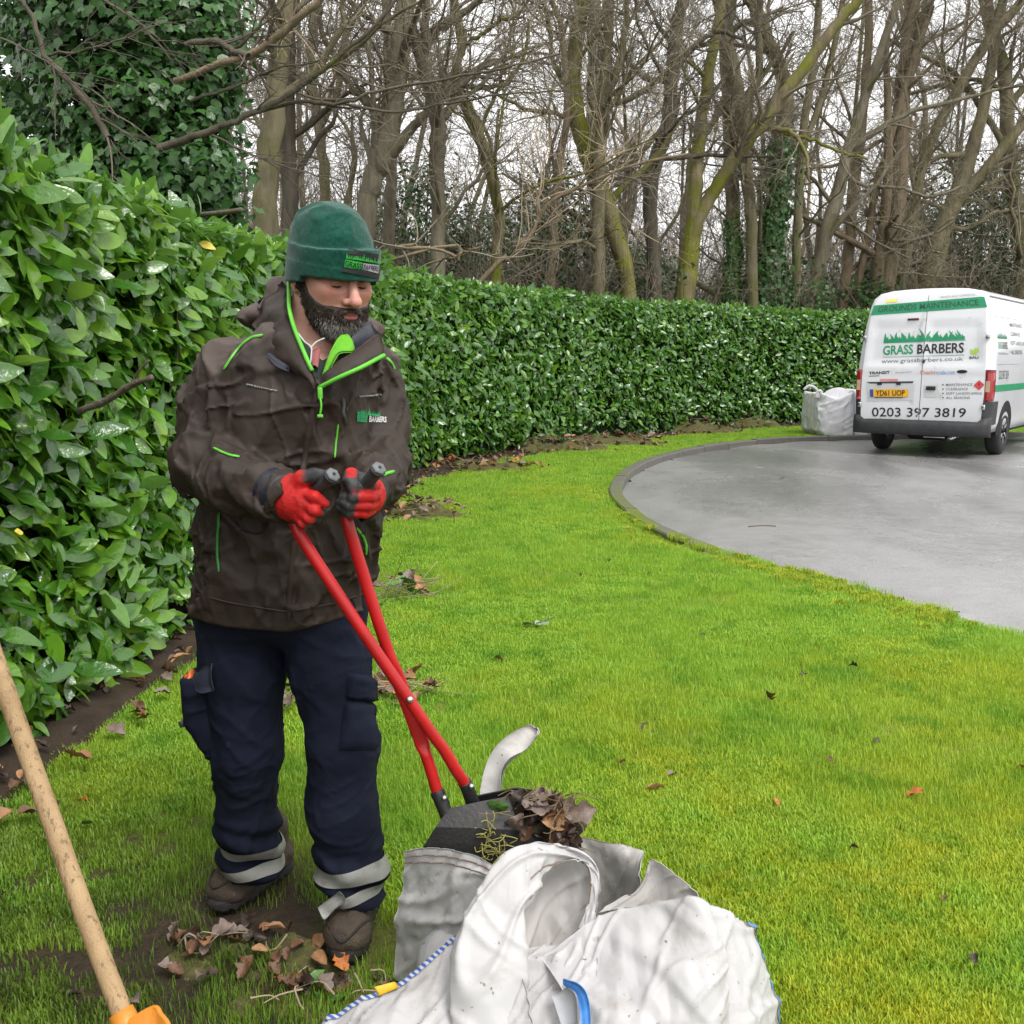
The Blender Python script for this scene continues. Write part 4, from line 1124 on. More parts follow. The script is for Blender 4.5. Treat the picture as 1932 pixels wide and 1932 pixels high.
# ================================================================== white panel van
if 'van' not in SKIP:
    m_white = pm('van_paint', (.70, .715, .74), (.64, .655, .68), 1.3, .22, spec=.5, coat=.5, c3=(.50, .50, .48), s3=5, a3=.62)
    m_plast = pm('van_bumper', (.020, .021, .023), (.032, .033, .036), 9, .6, .2, 200)
    m_tyre = pm('van_tyre', (.012, .012, .012), (.02, .02, .02), 20, .8, .3, 90)
    m_rim = pm('van_rim', (.35, .35, .36), (.22, .22, .23), 12, .4, metal=.6)
    m_recess_shadow = pm('van_recess_shadow', (.05, .052, .055), None, 9, .7)
    m_red = pm('lamp_red', (.35, .012, .015), (.22, .006, .01), 16, .12, coat=.6)
    m_amb = pm('lamp_pale', (.55, .38, .26), (.42, .27, .2), 18, .12, coat=.6)
    m_green = pm('sign_green', (.012, .28, .12), (.010, .24, .10), 3, .35)
    m_dgreen = pm('sign_dark_green', (.018, .09, .06), None, 3, .4)
    m_black = pm('sign_black', (.018, .018, .02), None, 3, .4)
    m_grey = pm('sign_grey', (.16, .165, .17), None, 3, .4)
    m_lgrey = pm('sign_pale_grey', (.36, .37, .38), None, 3, .4)
    m_yel = pm('plate_yellow', (.80, .42, .02), (.74, .37, .02), 4, .35)
    m_lime = pm('sign_lime', (.42, .62, .10), None, 4, .4)
    m_pink = pm('sign_pink', (.75, .30, .30), None, 4, .4); m_dia = pm('sign_red', (.62, .06, .07), None, 4, .4)
    m_blue = pm('plate_blue', (.03, .08, .35), None, 4, .4); m_lblue = pm('sign_blue', (.25, .40, .72), None, 4, .4)
    m_chr = pm('chrome', (.6, .6, .6), None, 5, .2, metal=1.0); m_sticker = pm('sticker_yellow', (.80, .74, .16), (.7, .62, .12), 40, .4)
    m_dkglass = pm('van_glass', (.015, .018, .02), None, 5, .05)
    HEAD = R(90 - 37)                                                    # direction the van points
    fwd = np.array([math.cos(HEAD), math.sin(HEAD)]); lft = np.array([-fwd[1], fwd[0]])
    VS = 1.03
    pR = G(1877, 857, ROAD_Z)[:2]                                        # where the right rear tyre stands
    org = pR - fwd * VS * .47 + lft * VS * .945 * .86
    van = empty('panel_van', (org[0], org[1], ROAD_Z), HEAD)
    van.scale = (VS, VS * .945, VS)
    tag(van, 'white panel van with green lettering parked facing away on the wet road', 'van')
    # local: +x forward, +y left, z up; rear face near x = -.75
    X0, LEN = -.55, 4.95
    def half_w(z):  # half width of the body at height z
        return float(np.interp(z, [.36, .5, .9, 1.15, 1.5, 1.9, 2.12, 2.24, 2.31, 2.345], [.94, .965, .985, .985, .955, .905, .865, .82, .73, .55]))
    def rear_x(z):
        return X0 + float(np.interp(z, [.3, .7, 1.1, 1.7, 2.2, 2.35], [0, 0, .01, .055, .125, .17]))
    zs = [.36, .5, .7, .9, 1.05, 1.15, 1.35, 1.5, 1.7, 1.9, 2.05, 2.12, 2.2, 2.24, 2.28, 2.31, 2.33, 2.345]
    ring = [(half_w(z), z) for z in zs] + [(.3, 2.36), (0, 2.365), (-.3, 2.36)] + [(-half_w(z), z) for z in zs[::-1]]
    # stations along the length: (x, width scale, roof z limit, bonnet shaping)
    def station(x, top, ws, low=0.0):
        return [(x, y * ws, min(z, top) if z > .36 else z) for (y, z) in ring]
    Vs, nr = [], len(ring)
    xs_ = [0.0, .05, .3, .8, 1.6, 2.6, 3.0, 3.35, 3.75, 4.15, 4.55, 4.8, 4.93]
    tops = [9, 9, 9, 9, 9, 9, 9, 2.28, 1.86, 1.42, 1.22, 1.08, .9]
    wsc = [.978, .996, 1, 1, 1, 1, 1, .99, .975, .96, .93, .86, .76]
    for xi, tp, ws in zip(xs_, tops, wsc):
        for (y, z) in ring:
            zz = z if tp > 5 else (.36 + (z - .36) * (tp - .36) / (2.365 - .36))
            x = X0 + xi
            if xi < .4: x = rear_x(z) + xi * (1 - .15 * (z > 1.2))
            Vs.append((x, y * ws, zz))
    Fs = []
    for i in range(len(xs_) - 1):
        for j in range(nr - 1):
            Fs.append((i * nr + j, i * nr + j + 1, (i + 1) * nr + j + 1, (i + 1) * nr + j))
        Fs.append((i * nr + nr - 1, i * nr, (i + 1) * nr, (i + 1) * nr + nr - 1))
    Fs.append(tuple(range(nr))[::-1]); Fs.append(tuple(range((len(xs_) - 1) * nr, len(xs_) * nr)))
    body = link('body', mk_mesh('body', Vs, [f[::-1] for f in Fs]), m_white, van)
    # wheel-arch darkness: a flat dark shape on the body side stands for the shaded opening
    def rpt(y, z, off=0.0):   # point on the rear face; y to the left
        return (rear_x(z) - off, y, z)
    # rear doors: two slabs proud of the body, with rounded outline
    def door_half(z):         # outer edge of the doors
        return half_w(z) - float(np.interp(z, [.5, 1.2, 2.2, 2.3], [.095, .095, .055, .06]))
    DZ0, DZ1 = .50, 2.285
    def door(name, sgn):
        Vs, Fs = [], []
        zz = np.r_[DZ0, DZ0 + .03, np.linspace(.62, 2.15, 26), 2.2, DZ1 - .03, DZ1]
        us = np.r_[0, .012, .03, np.linspace(.08, .95, 15), .985, 1]
        for z in zz:
            edge = door_half(z)
            if z < DZ0 + .02: edge -= .045
            if z > DZ1 - .05: edge -= .02 + .05 * (z > DZ1 - .01)
            for u in us:
                y = sgn * (.006 + (edge - .006) * u)
                rec = 0.0
                # pressed panel: recessed field between the upper and waist creases
                inz = sstep(1.30, 1.33, z) * sstep(1.875, 1.845, z); iny = sstep(.02, .06, edge * u) * sstep(edge - .07, edge - .11, edge * u)
                rec = .016 * float(inz * iny)
                crease = .012 * float(np.exp(-((z - 1.24) / .02) ** 2))
                low = .035 * float(sstep(1.24, .62, z))
                Vs.append((rear_x(z) - .026 - low * .3 + rec - crease, y, z))
        nu = len(us)
        for i in range(len(zz) - 1):
            for j in range(nu - 1):
                f = (i * nu + j, i * nu + j + 1, (i + 1) * nu + j + 1, (i + 1) * nu + j)
                Fs.append(f if sgn < 0 else f[::-1])
        # returns
        n0 = len(Vs)
        rim = [i * nu + nu - 1 for i in range(len(zz))] + [(len(zz) - 1) * nu + j for j in range(nu - 2, -1, -1)] + [i * nu for i in range(len(zz) - 2, -1, -1)] + [j for j in range(1, nu - 1)]
        nr_ = len(rim)
        for q in rim: Vs.append(Vs[q])
        for q in rim: Vs.append((Vs[q][0] + .05, Vs[q][1], Vs[q][2]))
        for a in range(nr_):
            b = (a + 1) % nr_
            Fs.append((n0 + a, n0 + nr_ + a, n0 + nr_ + b, n0 + b) if sgn < 0 else (n0 + a, n0 + b, n0 + nr_ + b, n0 + nr_ + a))
        return link(name, mk_mesh(name, Vs, Fs), m_white, van)
    dl, dr = door('rear_door', 1), door('rear_door', -1)
    bv = BVHTree.FromPolygons([tuple(v) for v in np.concatenate([[v.co[:] for v in dl.data.vertices], [v.co[:] for v in dr.data.vertices]])],
                              [tuple(p.vertices) for p in dl.data.polygons] + [tuple(i + len(dl.data.vertices) for i in p.vertices) for p in dr.data.polygons])
    def stick(y, z, off):
        h = bv.ray_cast(Vector((-3, y, z)), Vector((1, 0, 0)))
        return ((h[0].x if h[0] is not None else rear_x(z) - .026) - off, y, z)
    # zoom-pixel reading of the rear -> (y, z) on the doors
    def rz(x, y):
        lx, rx = np.interp(y, [150, 1100], [760, 610]), np.interp(y, [170, 1180], [1610, 1565])
        u = (x - lx) / (rx - lx)
        yl = y + (.5 - u) * 78 * (1 + .0)                # undo the slope of the horizontals
        z = np.interp(yl, [112, 190, 282, 345, 725, 930, 1105, 1185], [2.33, 2.195, 2.035, 1.925, 1.285, .93, .63, .50])
        return (.5 - u) * 2 * door_half(z), z
    def panel(name, quad, mat, off=.003, V2=None, F2=None, parent=van, mat2=None):
        """flat print on the doors; quad = zoom pixels TL, TR, BR, BL; V2 in unit box (y up)"""
        tl, tr, br, bl = [np.array(rz(*q)) for q in quad]
        if V2 is None:
            u, v = np.meshgrid(np.linspace(0, 1, 9), np.linspace(0, 1, 5), indexing='ij')
            V2 = np.c_[u.ravel(), v.ravel()]; F2 = [tuple(f) for f in grid_faces(9, 5)]
        u, v = V2[:, :1], V2[:, 1:2]
        q = (tl * (1 - u) + tr * u) * v + (bl * (1 - u) + br * u) * (1 - v)
        Vs = [stick(a, b, off) for a, b in q]
        return link(name, mk_mesh(name, Vs, F2, False), mat, parent)
    def words(name, body, quad, mat, bold=.0, off=.005, spacing=1.0):
        V2, F2, _ = text_mesh(body, bold, spacing)
        return panel(name, quad, mat, off, V2, F2)
    Q = lambda x0, y0, x1, y1, s=0.083: [(x0, y0), (x1, y0 + (x1 - x0) * s), (x1, y1 + (x1 - x0) * s), (x0, y1)]
    panel('green_band', [(757, 178), (1612, 212), (1614, 298), (738, 258)], m_green, .004)
    words('band_lettering', 'GROUNDS MAINTENANCE', [(798, 192), (1560, 228), (1558, 276), (790, 240)], m_dgreen, .012, .007)
    panel('yellow_sticker', Q(846, 140, 938, 168, .05), m_sticker, .004)
    words('small_lettering', 'PRIVATE AND COMMERCIAL', Q(1280, 168, 1562, 186, .04), m_lgrey, 0)
    V2, F2 = grass_shape(5, 30)
    panel('grass_emblem', [(848, 385), (1448, 425), (1440, 536), (838, 503)], m_green, .005, V2, F2)
    panel('rule', [(838, 504), (1445, 540), (1445, 545), (838, 508)], m_green, .004)
    words('name_lettering', 'GRASS', [(835, 530), (1062, 538), (1058, 620), (830, 610)], m_green, .02)
    words('name_lettering', 'BARBERS', [(1094, 543), (1434, 560), (1428, 645), (1088, 622)], m_black, .02)
    panel('rule', [(825, 626), (1430, 660), (1430, 664), (825, 629)], m_green, .004)
    words('web_lettering', 'www.grassbarbers.co.uk', [(818, 642), (1425, 676), (1422, 716), (815, 690)], m_grey, .0)
    words('badge_lettering', 'TRANSIT', Q(718, 742, 880, 766, .03), m_black, .03)
    panel('badge_bar', Q(715, 777, 798, 782, .03), m_black)
    words('small_lettering', 'Equipment', Q(925, 757, 1048, 774, .03), m_lgrey, 0)
    words('trade_lettering', 'Checka', Q(1108, 762, 1225, 796, .05), m_pink, .01)
    words('trade_lettering', 'trade.com', Q(1228, 772, 1366, 806, .05), m_lblue, .01)
    panel('pink_sticker', Q(800, 808, 938, 828, .07), m_pink)
    a = np.linspace(0, 2 * np.pi, 20, endpoint=False)
    panel('oval_badge', Q(1378, 780, 1455, 808, .05), m_black, .008, np.c_[.5 + .5 * np.cos(a), .5 + .5 * np.sin(a)], [tuple(range(20))])
    lv = np.array([(0.1, .9), (.45, .7), (.5, 1), (.95, .95), (1, .4), (.7, .35), (.75, 0), (.3, .1), (.05, .3)]); panel('leaf_emblem', Q(1470, 612, 1538, 668, .05), m_lime, .005, lv, [tuple(range(9))[::-1]])
    words('emblem_lettering', 'BALI', Q(1468, 676, 1532, 698, .05), m_black, .02)
    # number plate, its recess and lamps
    panel('plate_recess', [(690, 830), (1058, 850), (1050, 1005), (682, 990)], pm('van_paint_recess_shade', (.54, .555, .575), (.5, .515, .53), 2, .3), .004)  # flat panel; the shade of the recess is put into a greyer paint
    panel('recess_shadow_strip', [(690, 826), (1058, 846), (1050, 862), (720, 842)], m_recess_shadow, .006)  # flat dark strip painted as the shadow under the recess edge
    np_ = panel('number_plate', [(716, 890), (1014, 910), (1012, 972), (712, 952)], m_yel, .014)
    panel('plate_blue_band', [(716, 890), (742, 892), (738, 954), (712, 952)], m_blue, .017)
    words('plate_lettering', 'YD61 UOP', [(762, 900), (990, 914), (986, 962), (758, 948)], m_black, .015, .018)
    panel('plate_foot', [(745, 959), (968, 974), (968, 979), (745, 964)], m_black, .012)
    for (x, y) in ((795, 846), (942, 856)):
        panel('plate_lamp', Q(x - 18, y - 12, x + 18, y + 12, .05), m_black, .014)
    panel('handle_recess', [(1138, 884), (1236, 892), (1232, 992), (1130, 980)], pm('van_paint_recess_shade', (.54, .555, .575)), .004)  # flat panel in greyer paint, recess shade coloured in
    V_, F_ = box((0, 0, 0), (.03, .135, .055), None, .01); c = np.array(stick(*rz(1186, 912), .012)); link('door_handle', mk_mesh('door_handle', V_ + c, F_), m_black, van)
    V_, F_ = box((0, 0, 0), (.03, .02, .05), None, .008); c = np.array(stick(*rz(1140, 690), .012)); link('door_lock', mk_mesh('door_lock', V_ + c, F_), m_black, van)
    for k, t in enumerate(('MAINTENANCE', 'CLEARANCE', 'SOFT LANDSCAPING', 'ALL SEASONS')):
        y0 = 882 + k * 35
        words('service_lettering', t, Q(1298, y0, [1490, 1458, 1560, 1474][k], y0 + 20, .06), m_grey, .004)
        panel('bullet', Q(1269, y0 + 1, 1282, y0 + 14, .06), m_grey, .005, np.c_[.5 + .5 * np.cos(a), .5 + .5 * np.sin(a)], [tuple(range(20))])
    panel('hazard_diamond', Q(1498, 872, 1576, 952, .0), m_dia, .006, np.array([(.5, 0), (1, .5), (.5, 1), (0, .5)]), [(0, 1, 2, 3)])
    fl = np.array([(.3, .1), (.7, .1), (.72, .35), (.58, .6), (.5, 1), (.42, .6), (.28, .35)]); panel('flame_mark', Q(1526, 888, 1548, 914, 0), m_black, .009, fl, [tuple(range(7))])
    words('phone_lettering', '0203 397 3819', [(712, 1044), (1452, 1090), (1448, 1166), (706, 1124)], m_black, .008)
    panel('brake_lamp', [(1026, 318), (1112, 324), (1112, 342), (1026, 336)], pm('lamp_dark_red', (.06, .01, .015), None, 9, .15), .014)
    # tail lamps wrap the corners
    for s in (1, -1):
        Vs, Fs = [], []
        zz = np.linspace(.80, 1.23, 10)
        for z in zz:
            hw = half_w(z)
            Vs += [(rear_x(z) + .14, s * (hw + .012), z), (rear_x(z) + .05, s * (hw + .016), z), (rear_x(z) - .004, s * (hw - .01), z), (rear_x(z) - .026, s * (hw - .05), z), (rear_x(z) - .028, s * (hw - .088), z), (rear_x(z) + .03, s * (hw - .090), z)]
        for i in range(9):
            for j in range(5):
                f = (i * 6 + j, i * 6 + j + 1, (i + 1) * 6 + j + 1, (i + 1) * 6 + j); Fs.append(f if s > 0 else f[::-1])
        Fs += [tuple(range(6)), tuple(range(54, 60))]
        tl_ = link('tail_lamp', mk_mesh('tail_lamp', Vs, Fs), m_red, van)
        Vs2 = []
        z2 = np.linspace(.93, 1.08, 4)
        for z in z2:
            hw = half_w(z); Vs2 += [(rear_x(z) - .030, s * (hw - .022), z), (rear_x(z) - .033, s * (hw - .05), z), (rear_x(z) - .034, s * (hw - .082), z)]
        link('lamp_lens', mk_mesh('lamp_lens', Vs2, [(i * 3 + j, i * 3 + j + 1, (i + 1) * 3 + j + 1, (i + 1) * 3 + j) for i in range(3) for j in range(2)]), m_amb, tl_)
        for (z, o_) in ((.72, .08), (1.68, .05)):
            V_, F_ = box((rear_x(z) - .035, s * (half_w(z) - o_), z), (.05, .05, .07), None, .012); link('door_hinge', mk_mesh('door_hinge', V_, F_), m_chr, van)
    # bumper, sill and underside
    Vs, Fs = [], []
    prof = [(.02, .30), (-.13, .31), (-.155, .36), (-.155, .46), (-.13, .51), (-.02, .525)]
    ys = np.linspace(-1, 1, 25)
    for y in ys:
        hw = 1.0; cv = .11 * abs(y) ** 5
        for (x, z) in prof:
            k = .06 * (abs(y) > .9) * (z > .5)
            Vs.append((X0 + x + cv, y * .985, z + k))
    for i in range(24):
        for j in range(5): Fs.append((i * 6 + j, i * 6 + j + 1, (i + 1) * 6 + j + 1, (i + 1) * 6 + j))
    Fs += [tuple(range(6))[::-1], tuple(range(144, 150))]
    link('rear_bumper', mk_mesh('rear_bumper', Vs, Fs), m_plast, van)
    for s in (1, -1):   # corner pieces rising to the lamps
        Vs, Fs = [], []
        for z in (.47, .6, .74, .795):
            hw = half_w(z) + .012
            Vs += [(X0 + .42, s * hw, z), (X0 + .12, s * (hw + .006), z), (X0 + .02, s * (hw - .01), z), (X0 - .04, s * (hw - .06), z), (X0 - .045, s * (hw - .10), z)]
        for i in range(3):
            for j in range(4):
                f = (i * 5 + j, i * 5 + j + 1, (i + 1) * 5 + j + 1, (i + 1) * 5 + j); Fs.append(f if s > 0 else f[::-1])
        link('bumper_corner', mk_mesh('bumper_corner', Vs, Fs), m_plast, van)
    V_, F_ = box((X0 + 2.3, 0, .36), (4.2, 1.72, .12), None, .02); link('chassis', mk_mesh('chassis', V_, F_), m_tyre, van)
    V_, F_ = lathe([(.05, -.09), (.31, -.09), (.33, -.05), (.33, .05), (.31, .09), (.05, .09)], 24, 'z', (X0 + .75, .05, .30)); link('spare_wheel', mk_mesh('spare_wheel', V_, F_), m_tyre, van)
    V_, F_ = tube([(X0 + .1, -.42, .27), (X0 + .5, -.42, .28), (X0 + .9, -.42, .30)], .035, 10); link('exhaust_pipe', mk_mesh('exhaust_pipe', V_, F_), m_chr, van)
    V_, F_ = box((X0 + .02, -.22, .285), (.04, .3, .02), None, .006); link('tow_bar', mk_mesh('tow_bar', V_, F_), m_chr, van)
    V_, F_ = box((X0 + .95, 0, .32), (.1, 1.5, .1), None, .02); link('rear_axle', mk_mesh('rear_axle', V_, F_), m_tyre, van)
    # wheels
    def wheel(x, s):
        prof = [(.16, -.10), (.20, -.11), (.30, -.105), (.335, -.08), (.345, -.03), (.345, .03), (.335, .08), (.30, .105), (.215, .11), (.2, .085), (.12, .06), (.07, .075), (.001, .08)]
        w = link('wheel', mk_mesh('wheel', *lathe(prof[:9], 36, 'y')), m_tyre, van)
        w.location = (x, s * .86, .345); w.rotation_euler = (0, 0, 0 if s < 0 else math.pi)
        # lathe axis y is mirrored: + profile faces -y
        rm = link('rim', mk_mesh('rim', *lathe(prof[8:], 36, 'y')), m_rim, w)
        for k in range(6):
            an = k * math.pi / 3
            V_, F_ = box((0, 0, 0), (.035, .02, .12), [[math.cos(an), 0, math.sin(an)], [0, 1, 0], [-math.sin(an), 0, math.cos(an)]], .006)
            V_ = V_ + np.array([.135 * math.sin(an), -.095, .135 * math.cos(an)])
            link('rim_spoke', mk_mesh('rim_spoke', V_, F_), m_rim, w)
    for x in (X0 + 1.02, X0 + 4.05):
        wheel(x, 1); wheel(x, -1)
    # wheel arches: dark half discs laid on the side, painted shade of the openings
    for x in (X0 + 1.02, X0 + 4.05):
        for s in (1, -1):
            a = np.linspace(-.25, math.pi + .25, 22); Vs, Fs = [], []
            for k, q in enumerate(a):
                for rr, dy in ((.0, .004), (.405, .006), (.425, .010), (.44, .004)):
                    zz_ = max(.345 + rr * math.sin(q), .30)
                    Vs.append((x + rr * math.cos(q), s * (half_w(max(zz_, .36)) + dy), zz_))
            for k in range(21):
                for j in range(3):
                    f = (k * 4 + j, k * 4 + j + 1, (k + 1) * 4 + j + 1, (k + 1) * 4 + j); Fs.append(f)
            link('wheel_arch_shade', mk_mesh('wheel_arch_shade', Vs, Fs), pm('arch_shade', (.008, .008, .009), None, 9, .9), van)
    # right side: stripe, lettering, panel lines
    def side(x, z, off):
        return (x, -(half_w(z) + off), z)
    def sgrid(name, x0, x1, z0, z1, mat, off=.004, V2=None, F2=None):
        if V2 is None:
            u, v = np.meshgrid(np.linspace(0, 1, 12), np.linspace(0, 1, 4), indexing='ij'); V2 = np.c_[u.ravel(), v.ravel()]; F2 = [tuple(f) for f in grid_faces(12, 4)]
        return link(name, mk_mesh(name, [side(x0 + (x1 - x0) * u, z0 + (z1 - z0) * v, off) for u, v in V2], F2, False), mat, van)
    sgrid('side_stripe', X0 + .16, X0 + 3.3, .93, 1.02, m_green, .006)
    sgrid('side_recess', X0 + .3, X0 + 1.75, 1.30, 1.31, m_lgrey, .003); sgrid('side_recess', X0 + .3, X0 + 1.75, 1.955, 1.965, m_lgrey, .003)
    V2, F2 = grass_shape(9, 24); sgrid('side_emblem', X0 + .36, X0 + .95, 1.66, 1.80, m_green, .006, V2, F2)
    for t, x0, x1, m_ in (('GRASS', .36, .60, m_green), ('BARBERS', .63, .95, m_black)):
        V2, F2, _ = text_mesh(t, .02); sgrid('side_lettering', X0 + x0, X0 + x1, 1.52, 1.62, m_, .006, V2, F2)
    V2, F2, _ = text_mesh('www.grassbarbers.co.uk'); sgrid('side_lettering', X0 + .36, X0 + .97, 1.43, 1.48, m_grey, .006, V2, F2)
    V2, F2, _ = text_mesh('0203 397 3819', .01); sgrid('side_lettering', X0 + .36, X0 + .98, 1.10, 1.22, m_grey, .006, V2, F2)
    for k, t in enumerate(('• MAINTENANCE', '• CLEARANCE', '• SOFT LANDSCAPING', '• ALL SEASONS')):
        V2, F2, asp = text_mesh(t, .005); sgrid('side_lettering', X0 + 1.12, X0 + 1.12 + .085 * asp, 1.84 - k * .13, 1.90 - k * .13, m_black, .006, V2, F2)
    V_, F_ = tube([(X0 + .2, -.83, 2.235), (X0 + 3.2, -.835, 2.235)], .012, 6); link('roof_gutter', mk_mesh('roof_gutter', V_, F_), m_lgrey, van)
    # cab: windscreen, side windows, front lamps (facing away)
    Vs = [(X0 + 3.12, y, 2.2) for y in (-.70, .70)] + [(X0 + 3.98, y, 1.52) for y in (.80, -.80)]
    link('windscreen', mk_mesh('windscreen', np.array(Vs) + np.array([.06, 0, .07]), [(0, 1, 2, 3)]), m_dkglass, van)
    for s in (1, -1):
        Vs = [(X0 + 2.5, s * (half_w(1.42) + .012), 1.42), (X0 + 3.6, s * (half_w(1.42) + .012), 1.42), (X0 + 3.1, s * (half_w(1.95) + .012), 1.95), (X0 + 2.5, s * (half_w(1.95) + .012), 1.95)]
        link('cab_window', mk_mesh('cab_window', Vs, [(0, 1, 2, 3)]), m_dkglass, van)
        V_, F_ = box((X0 + 4.72, s * .68, .88), (.14, .3, .28), None, .03); link('headlamp', mk_mesh('headlamp', V_, F_), m_chr, van)
        V_, F_ = box((X0 + 3.45, s * 1.13, 1.42), (.1, .2, .3), None, .04); link('door_mirror', mk_mesh('door_mirror', V_, F_), m_plast, van)
    V_, F_ = box((X0 + 4.93, 0, .48), (.16, 1.7, .26), None, .05); link('front_bumper', mk_mesh('front_bumper', V_, F_), m_plast, van)
# ================================================================== solid modelling by distance fields
def surface_nets(f, lo, hi, h):
    lo, hi = np.asarray(lo, float), np.asarray(hi, float)
    n = np.ceil((hi - lo) / h).astype(int) + 1
    xs, ys, zs = [lo[k] + h * np.arange(n[k]) for k in range(3)]
    # coarse blocks first; only those near the surface are worked out in full
    B = 4; nb = -(-n // B)
    cx, cy, cz = [lo[k] + h * (B * np.arange(nb[k]) + (B - 1) / 2) for k in range(3)]
    C = f(np.stack(np.meshgrid(cx, cy, cz, indexing='ij'), -1).reshape(-1, 3).astype(np.float32)).reshape(nb)
    S = np.repeat(np.repeat(np.repeat(C, B, 0), B, 1), B, 2)
    A = np.stack(np.nonzero(np.abs(C) < h * B * 1.15 + .012), 1)
    o = np.stack(np.meshgrid(*[np.arange(B)] * 3, indexing='ij'), -1).reshape(-1, 3)
    G_ = (A[:, None] * B + o[None]).reshape(-1, 3)
    for i in range(0, len(G_), 400000):
        g = G_[i:i + 400000]
        S[g[:, 0], g[:, 1], g[:, 2]] = f((lo + h * g).astype(np.float32))
    S = S[:n[0], :n[1], :n[2]].astype(np.float32)
    neg = S < 0
    c = neg[:-1, :-1, :-1].astype(np.int8)
    for dx, dy, dz in ((1, 0, 0), (0, 1, 0), (0, 0, 1), (1, 1, 0), (1, 0, 1), (0, 1, 1), (1, 1, 1)):
        c = c + neg[dx:n[0] - 1 + dx, dy:n[1] - 1 + dy, dz:n[2] - 1 + dz]
    act = np.nonzero((c > 0) & (c < 8))
    I = np.stack(act, 1)
    idx = -np.ones(np.array(n) - 1, np.int64); idx[act] = np.arange(len(I))
    acc = np.zeros((len(I), 3)); cnt = np.zeros(len(I))
    cor = [(a, b, d) for a in (0, 1) for b in (0, 1) for d in (0, 1)]
    vals = {q: S[I[:, 0] + q[0], I[:, 1] + q[1], I[:, 2] + q[2]] for q in cor}
    for q in cor:
        for ax in range(3):
            if q[ax] == 0:
                q2 = tuple(q[k] + (k == ax) for k in range(3))
                a, b = vals[q], vals[q2]
                m = (a < 0) != (b < 0)
                t = np.where(m, a / np.where(m, a - b, 1), 0)
                pt = np.tile(np.array(q, float), (len(I), 1)); pt[:, ax] += t
                acc += pt * m[:, None]; cnt += m
    V = lo + h * (I + acc / cnt[:, None])
    F = []
    for ax in range(3):
        o1, o2 = [(1, 2), (2, 0), (0, 1)][ax]
        sl = [slice(1, -1)] * 3; sl[ax] = slice(0, -1)
        sl2 = list(sl); sl2[ax] = slice(1, None)
        a, b = neg[tuple(sl)], neg[tuple(sl2)]
        for flip in (False, True):
            m = (a & ~b) if not flip else (~a & b)
            E = np.stack(np.nonzero(m), 1)
            for k in range(3):
                if k != ax: E[:, k] += 1
            e1 = np.zeros(3, int); e1[o1] = 1; e2 = np.zeros(3, int); e2[o2] = 1
            q = [idx[tuple((E - d).T)] for d in (e1 * 0, e1, e1 + e2, e2)]
            Q = np.stack(q, 1)
            F.append(Q if not flip else Q[:, ::-1])
    F = np.concatenate(F); F = F[(F >= 0).all(1)]
    return V, F
def relax(V, F, it=2, k=.5):
    for _ in range(it):
        s = np.zeros_like(V); c = np.zeros(len(V))
        for a in range(4):
            np.add.at(s, F[:, a], V[F[:, (a + 1) % 4]]); np.add.at(c, F[:, a], 1)
            np.add.at(s, F[:, a], V[F[:, (a - 1) % 4]]); np.add.at(c, F[:, a], 1)
        V = V * (1 - k) + k * s / np.maximum(c, 1)[:, None]
    return V
def smin(a, b, k):
    h = np.clip(.5 + .5 * (b - a) / k, 0, 1)
    return b * (1 - h) + a * h - k * h * (1 - h)
def smax(a, b, k): return -smin(-a, -b, k)
def cone(p, a, b, ra, rb):
    a, b = np.asarray(a, np.float32), np.asarray(b, np.float32)
    d = b - a; t = np.clip(((p - a) @ d) / (d @ d), 0, 1)
    return np.linalg.norm(p - a - t[:, None] * d, axis=1) - (ra + (rb - ra) * t)
def chain(p, pts, rad, k=.02):
    d = None
    for i in range(len(pts) - 1):
        e = cone(p, pts[i], pts[i + 1], rad[i], rad[i + 1])
        d = e if d is None else smin(d, e, k)
    return d
def ell(p, c, r, Rm=None):
    q = p - np.asarray(c, np.float32)
    if Rm is not None: q = q @ np.asarray(Rm, np.float32)
    r = np.asarray(r, np.float32)
    k0 = np.linalg.norm(q / r, axis=1); k1 = np.linalg.norm(q / (r * r), axis=1)
    return k0 * (k0 - 1) / np.maximum(k1, 1e-6)
def loft(p, zs, cx, cy, a, b, e=2.4):
    z = p[:, 2]
    X, Yc, A, B = [np.interp(z, zs, q).astype(np.float32) for q in (cx, cy, a, b)]
    dx, dy = np.abs(p[:, 0] - X) / A, np.abs(p[:, 1] - Yc) / B
    r_ = (dx ** e + dy ** e) ** (1 / e)
    d = (r_ - 1) * np.minimum(A, B)
    return np.maximum(d, np.maximum(zs[0] - z, z - zs[-1]))
def ridge(p, s, seed, warp=.6):
    q = p * np.asarray(s, np.float32)
    q = q + warp * np.stack([noise3(q * .5 + 7, seed + 1), noise3(q * .5 + 17, seed + 2), noise3(q * .5 + 27, seed + 3)], -1)
    return 1 - np.abs(noise3(q, seed)) * 2
def folds(p, axis, along, across, seed, sharp=.17, warp=.5):
    """long crisp cloth folds lying along an axis"""
    a = nrm(np.asarray(axis, float)); b = nrm(np.cross(a, [.13, 1, .21])); c = np.cross(a, b)
    q = np.stack([(p @ a) * along, (p @ b) * across, (p @ c) * across], -1).astype(np.float32)
    q = q + warp * np.stack([noise3(q * .7 + 7, seed + 1), noise3(q * .7 + 17, seed + 2), noise3(q * .7 + 27, seed + 3)], -1)
    n = noise3(q, seed)
    return np.exp(-(n / sharp) ** 2) - .35
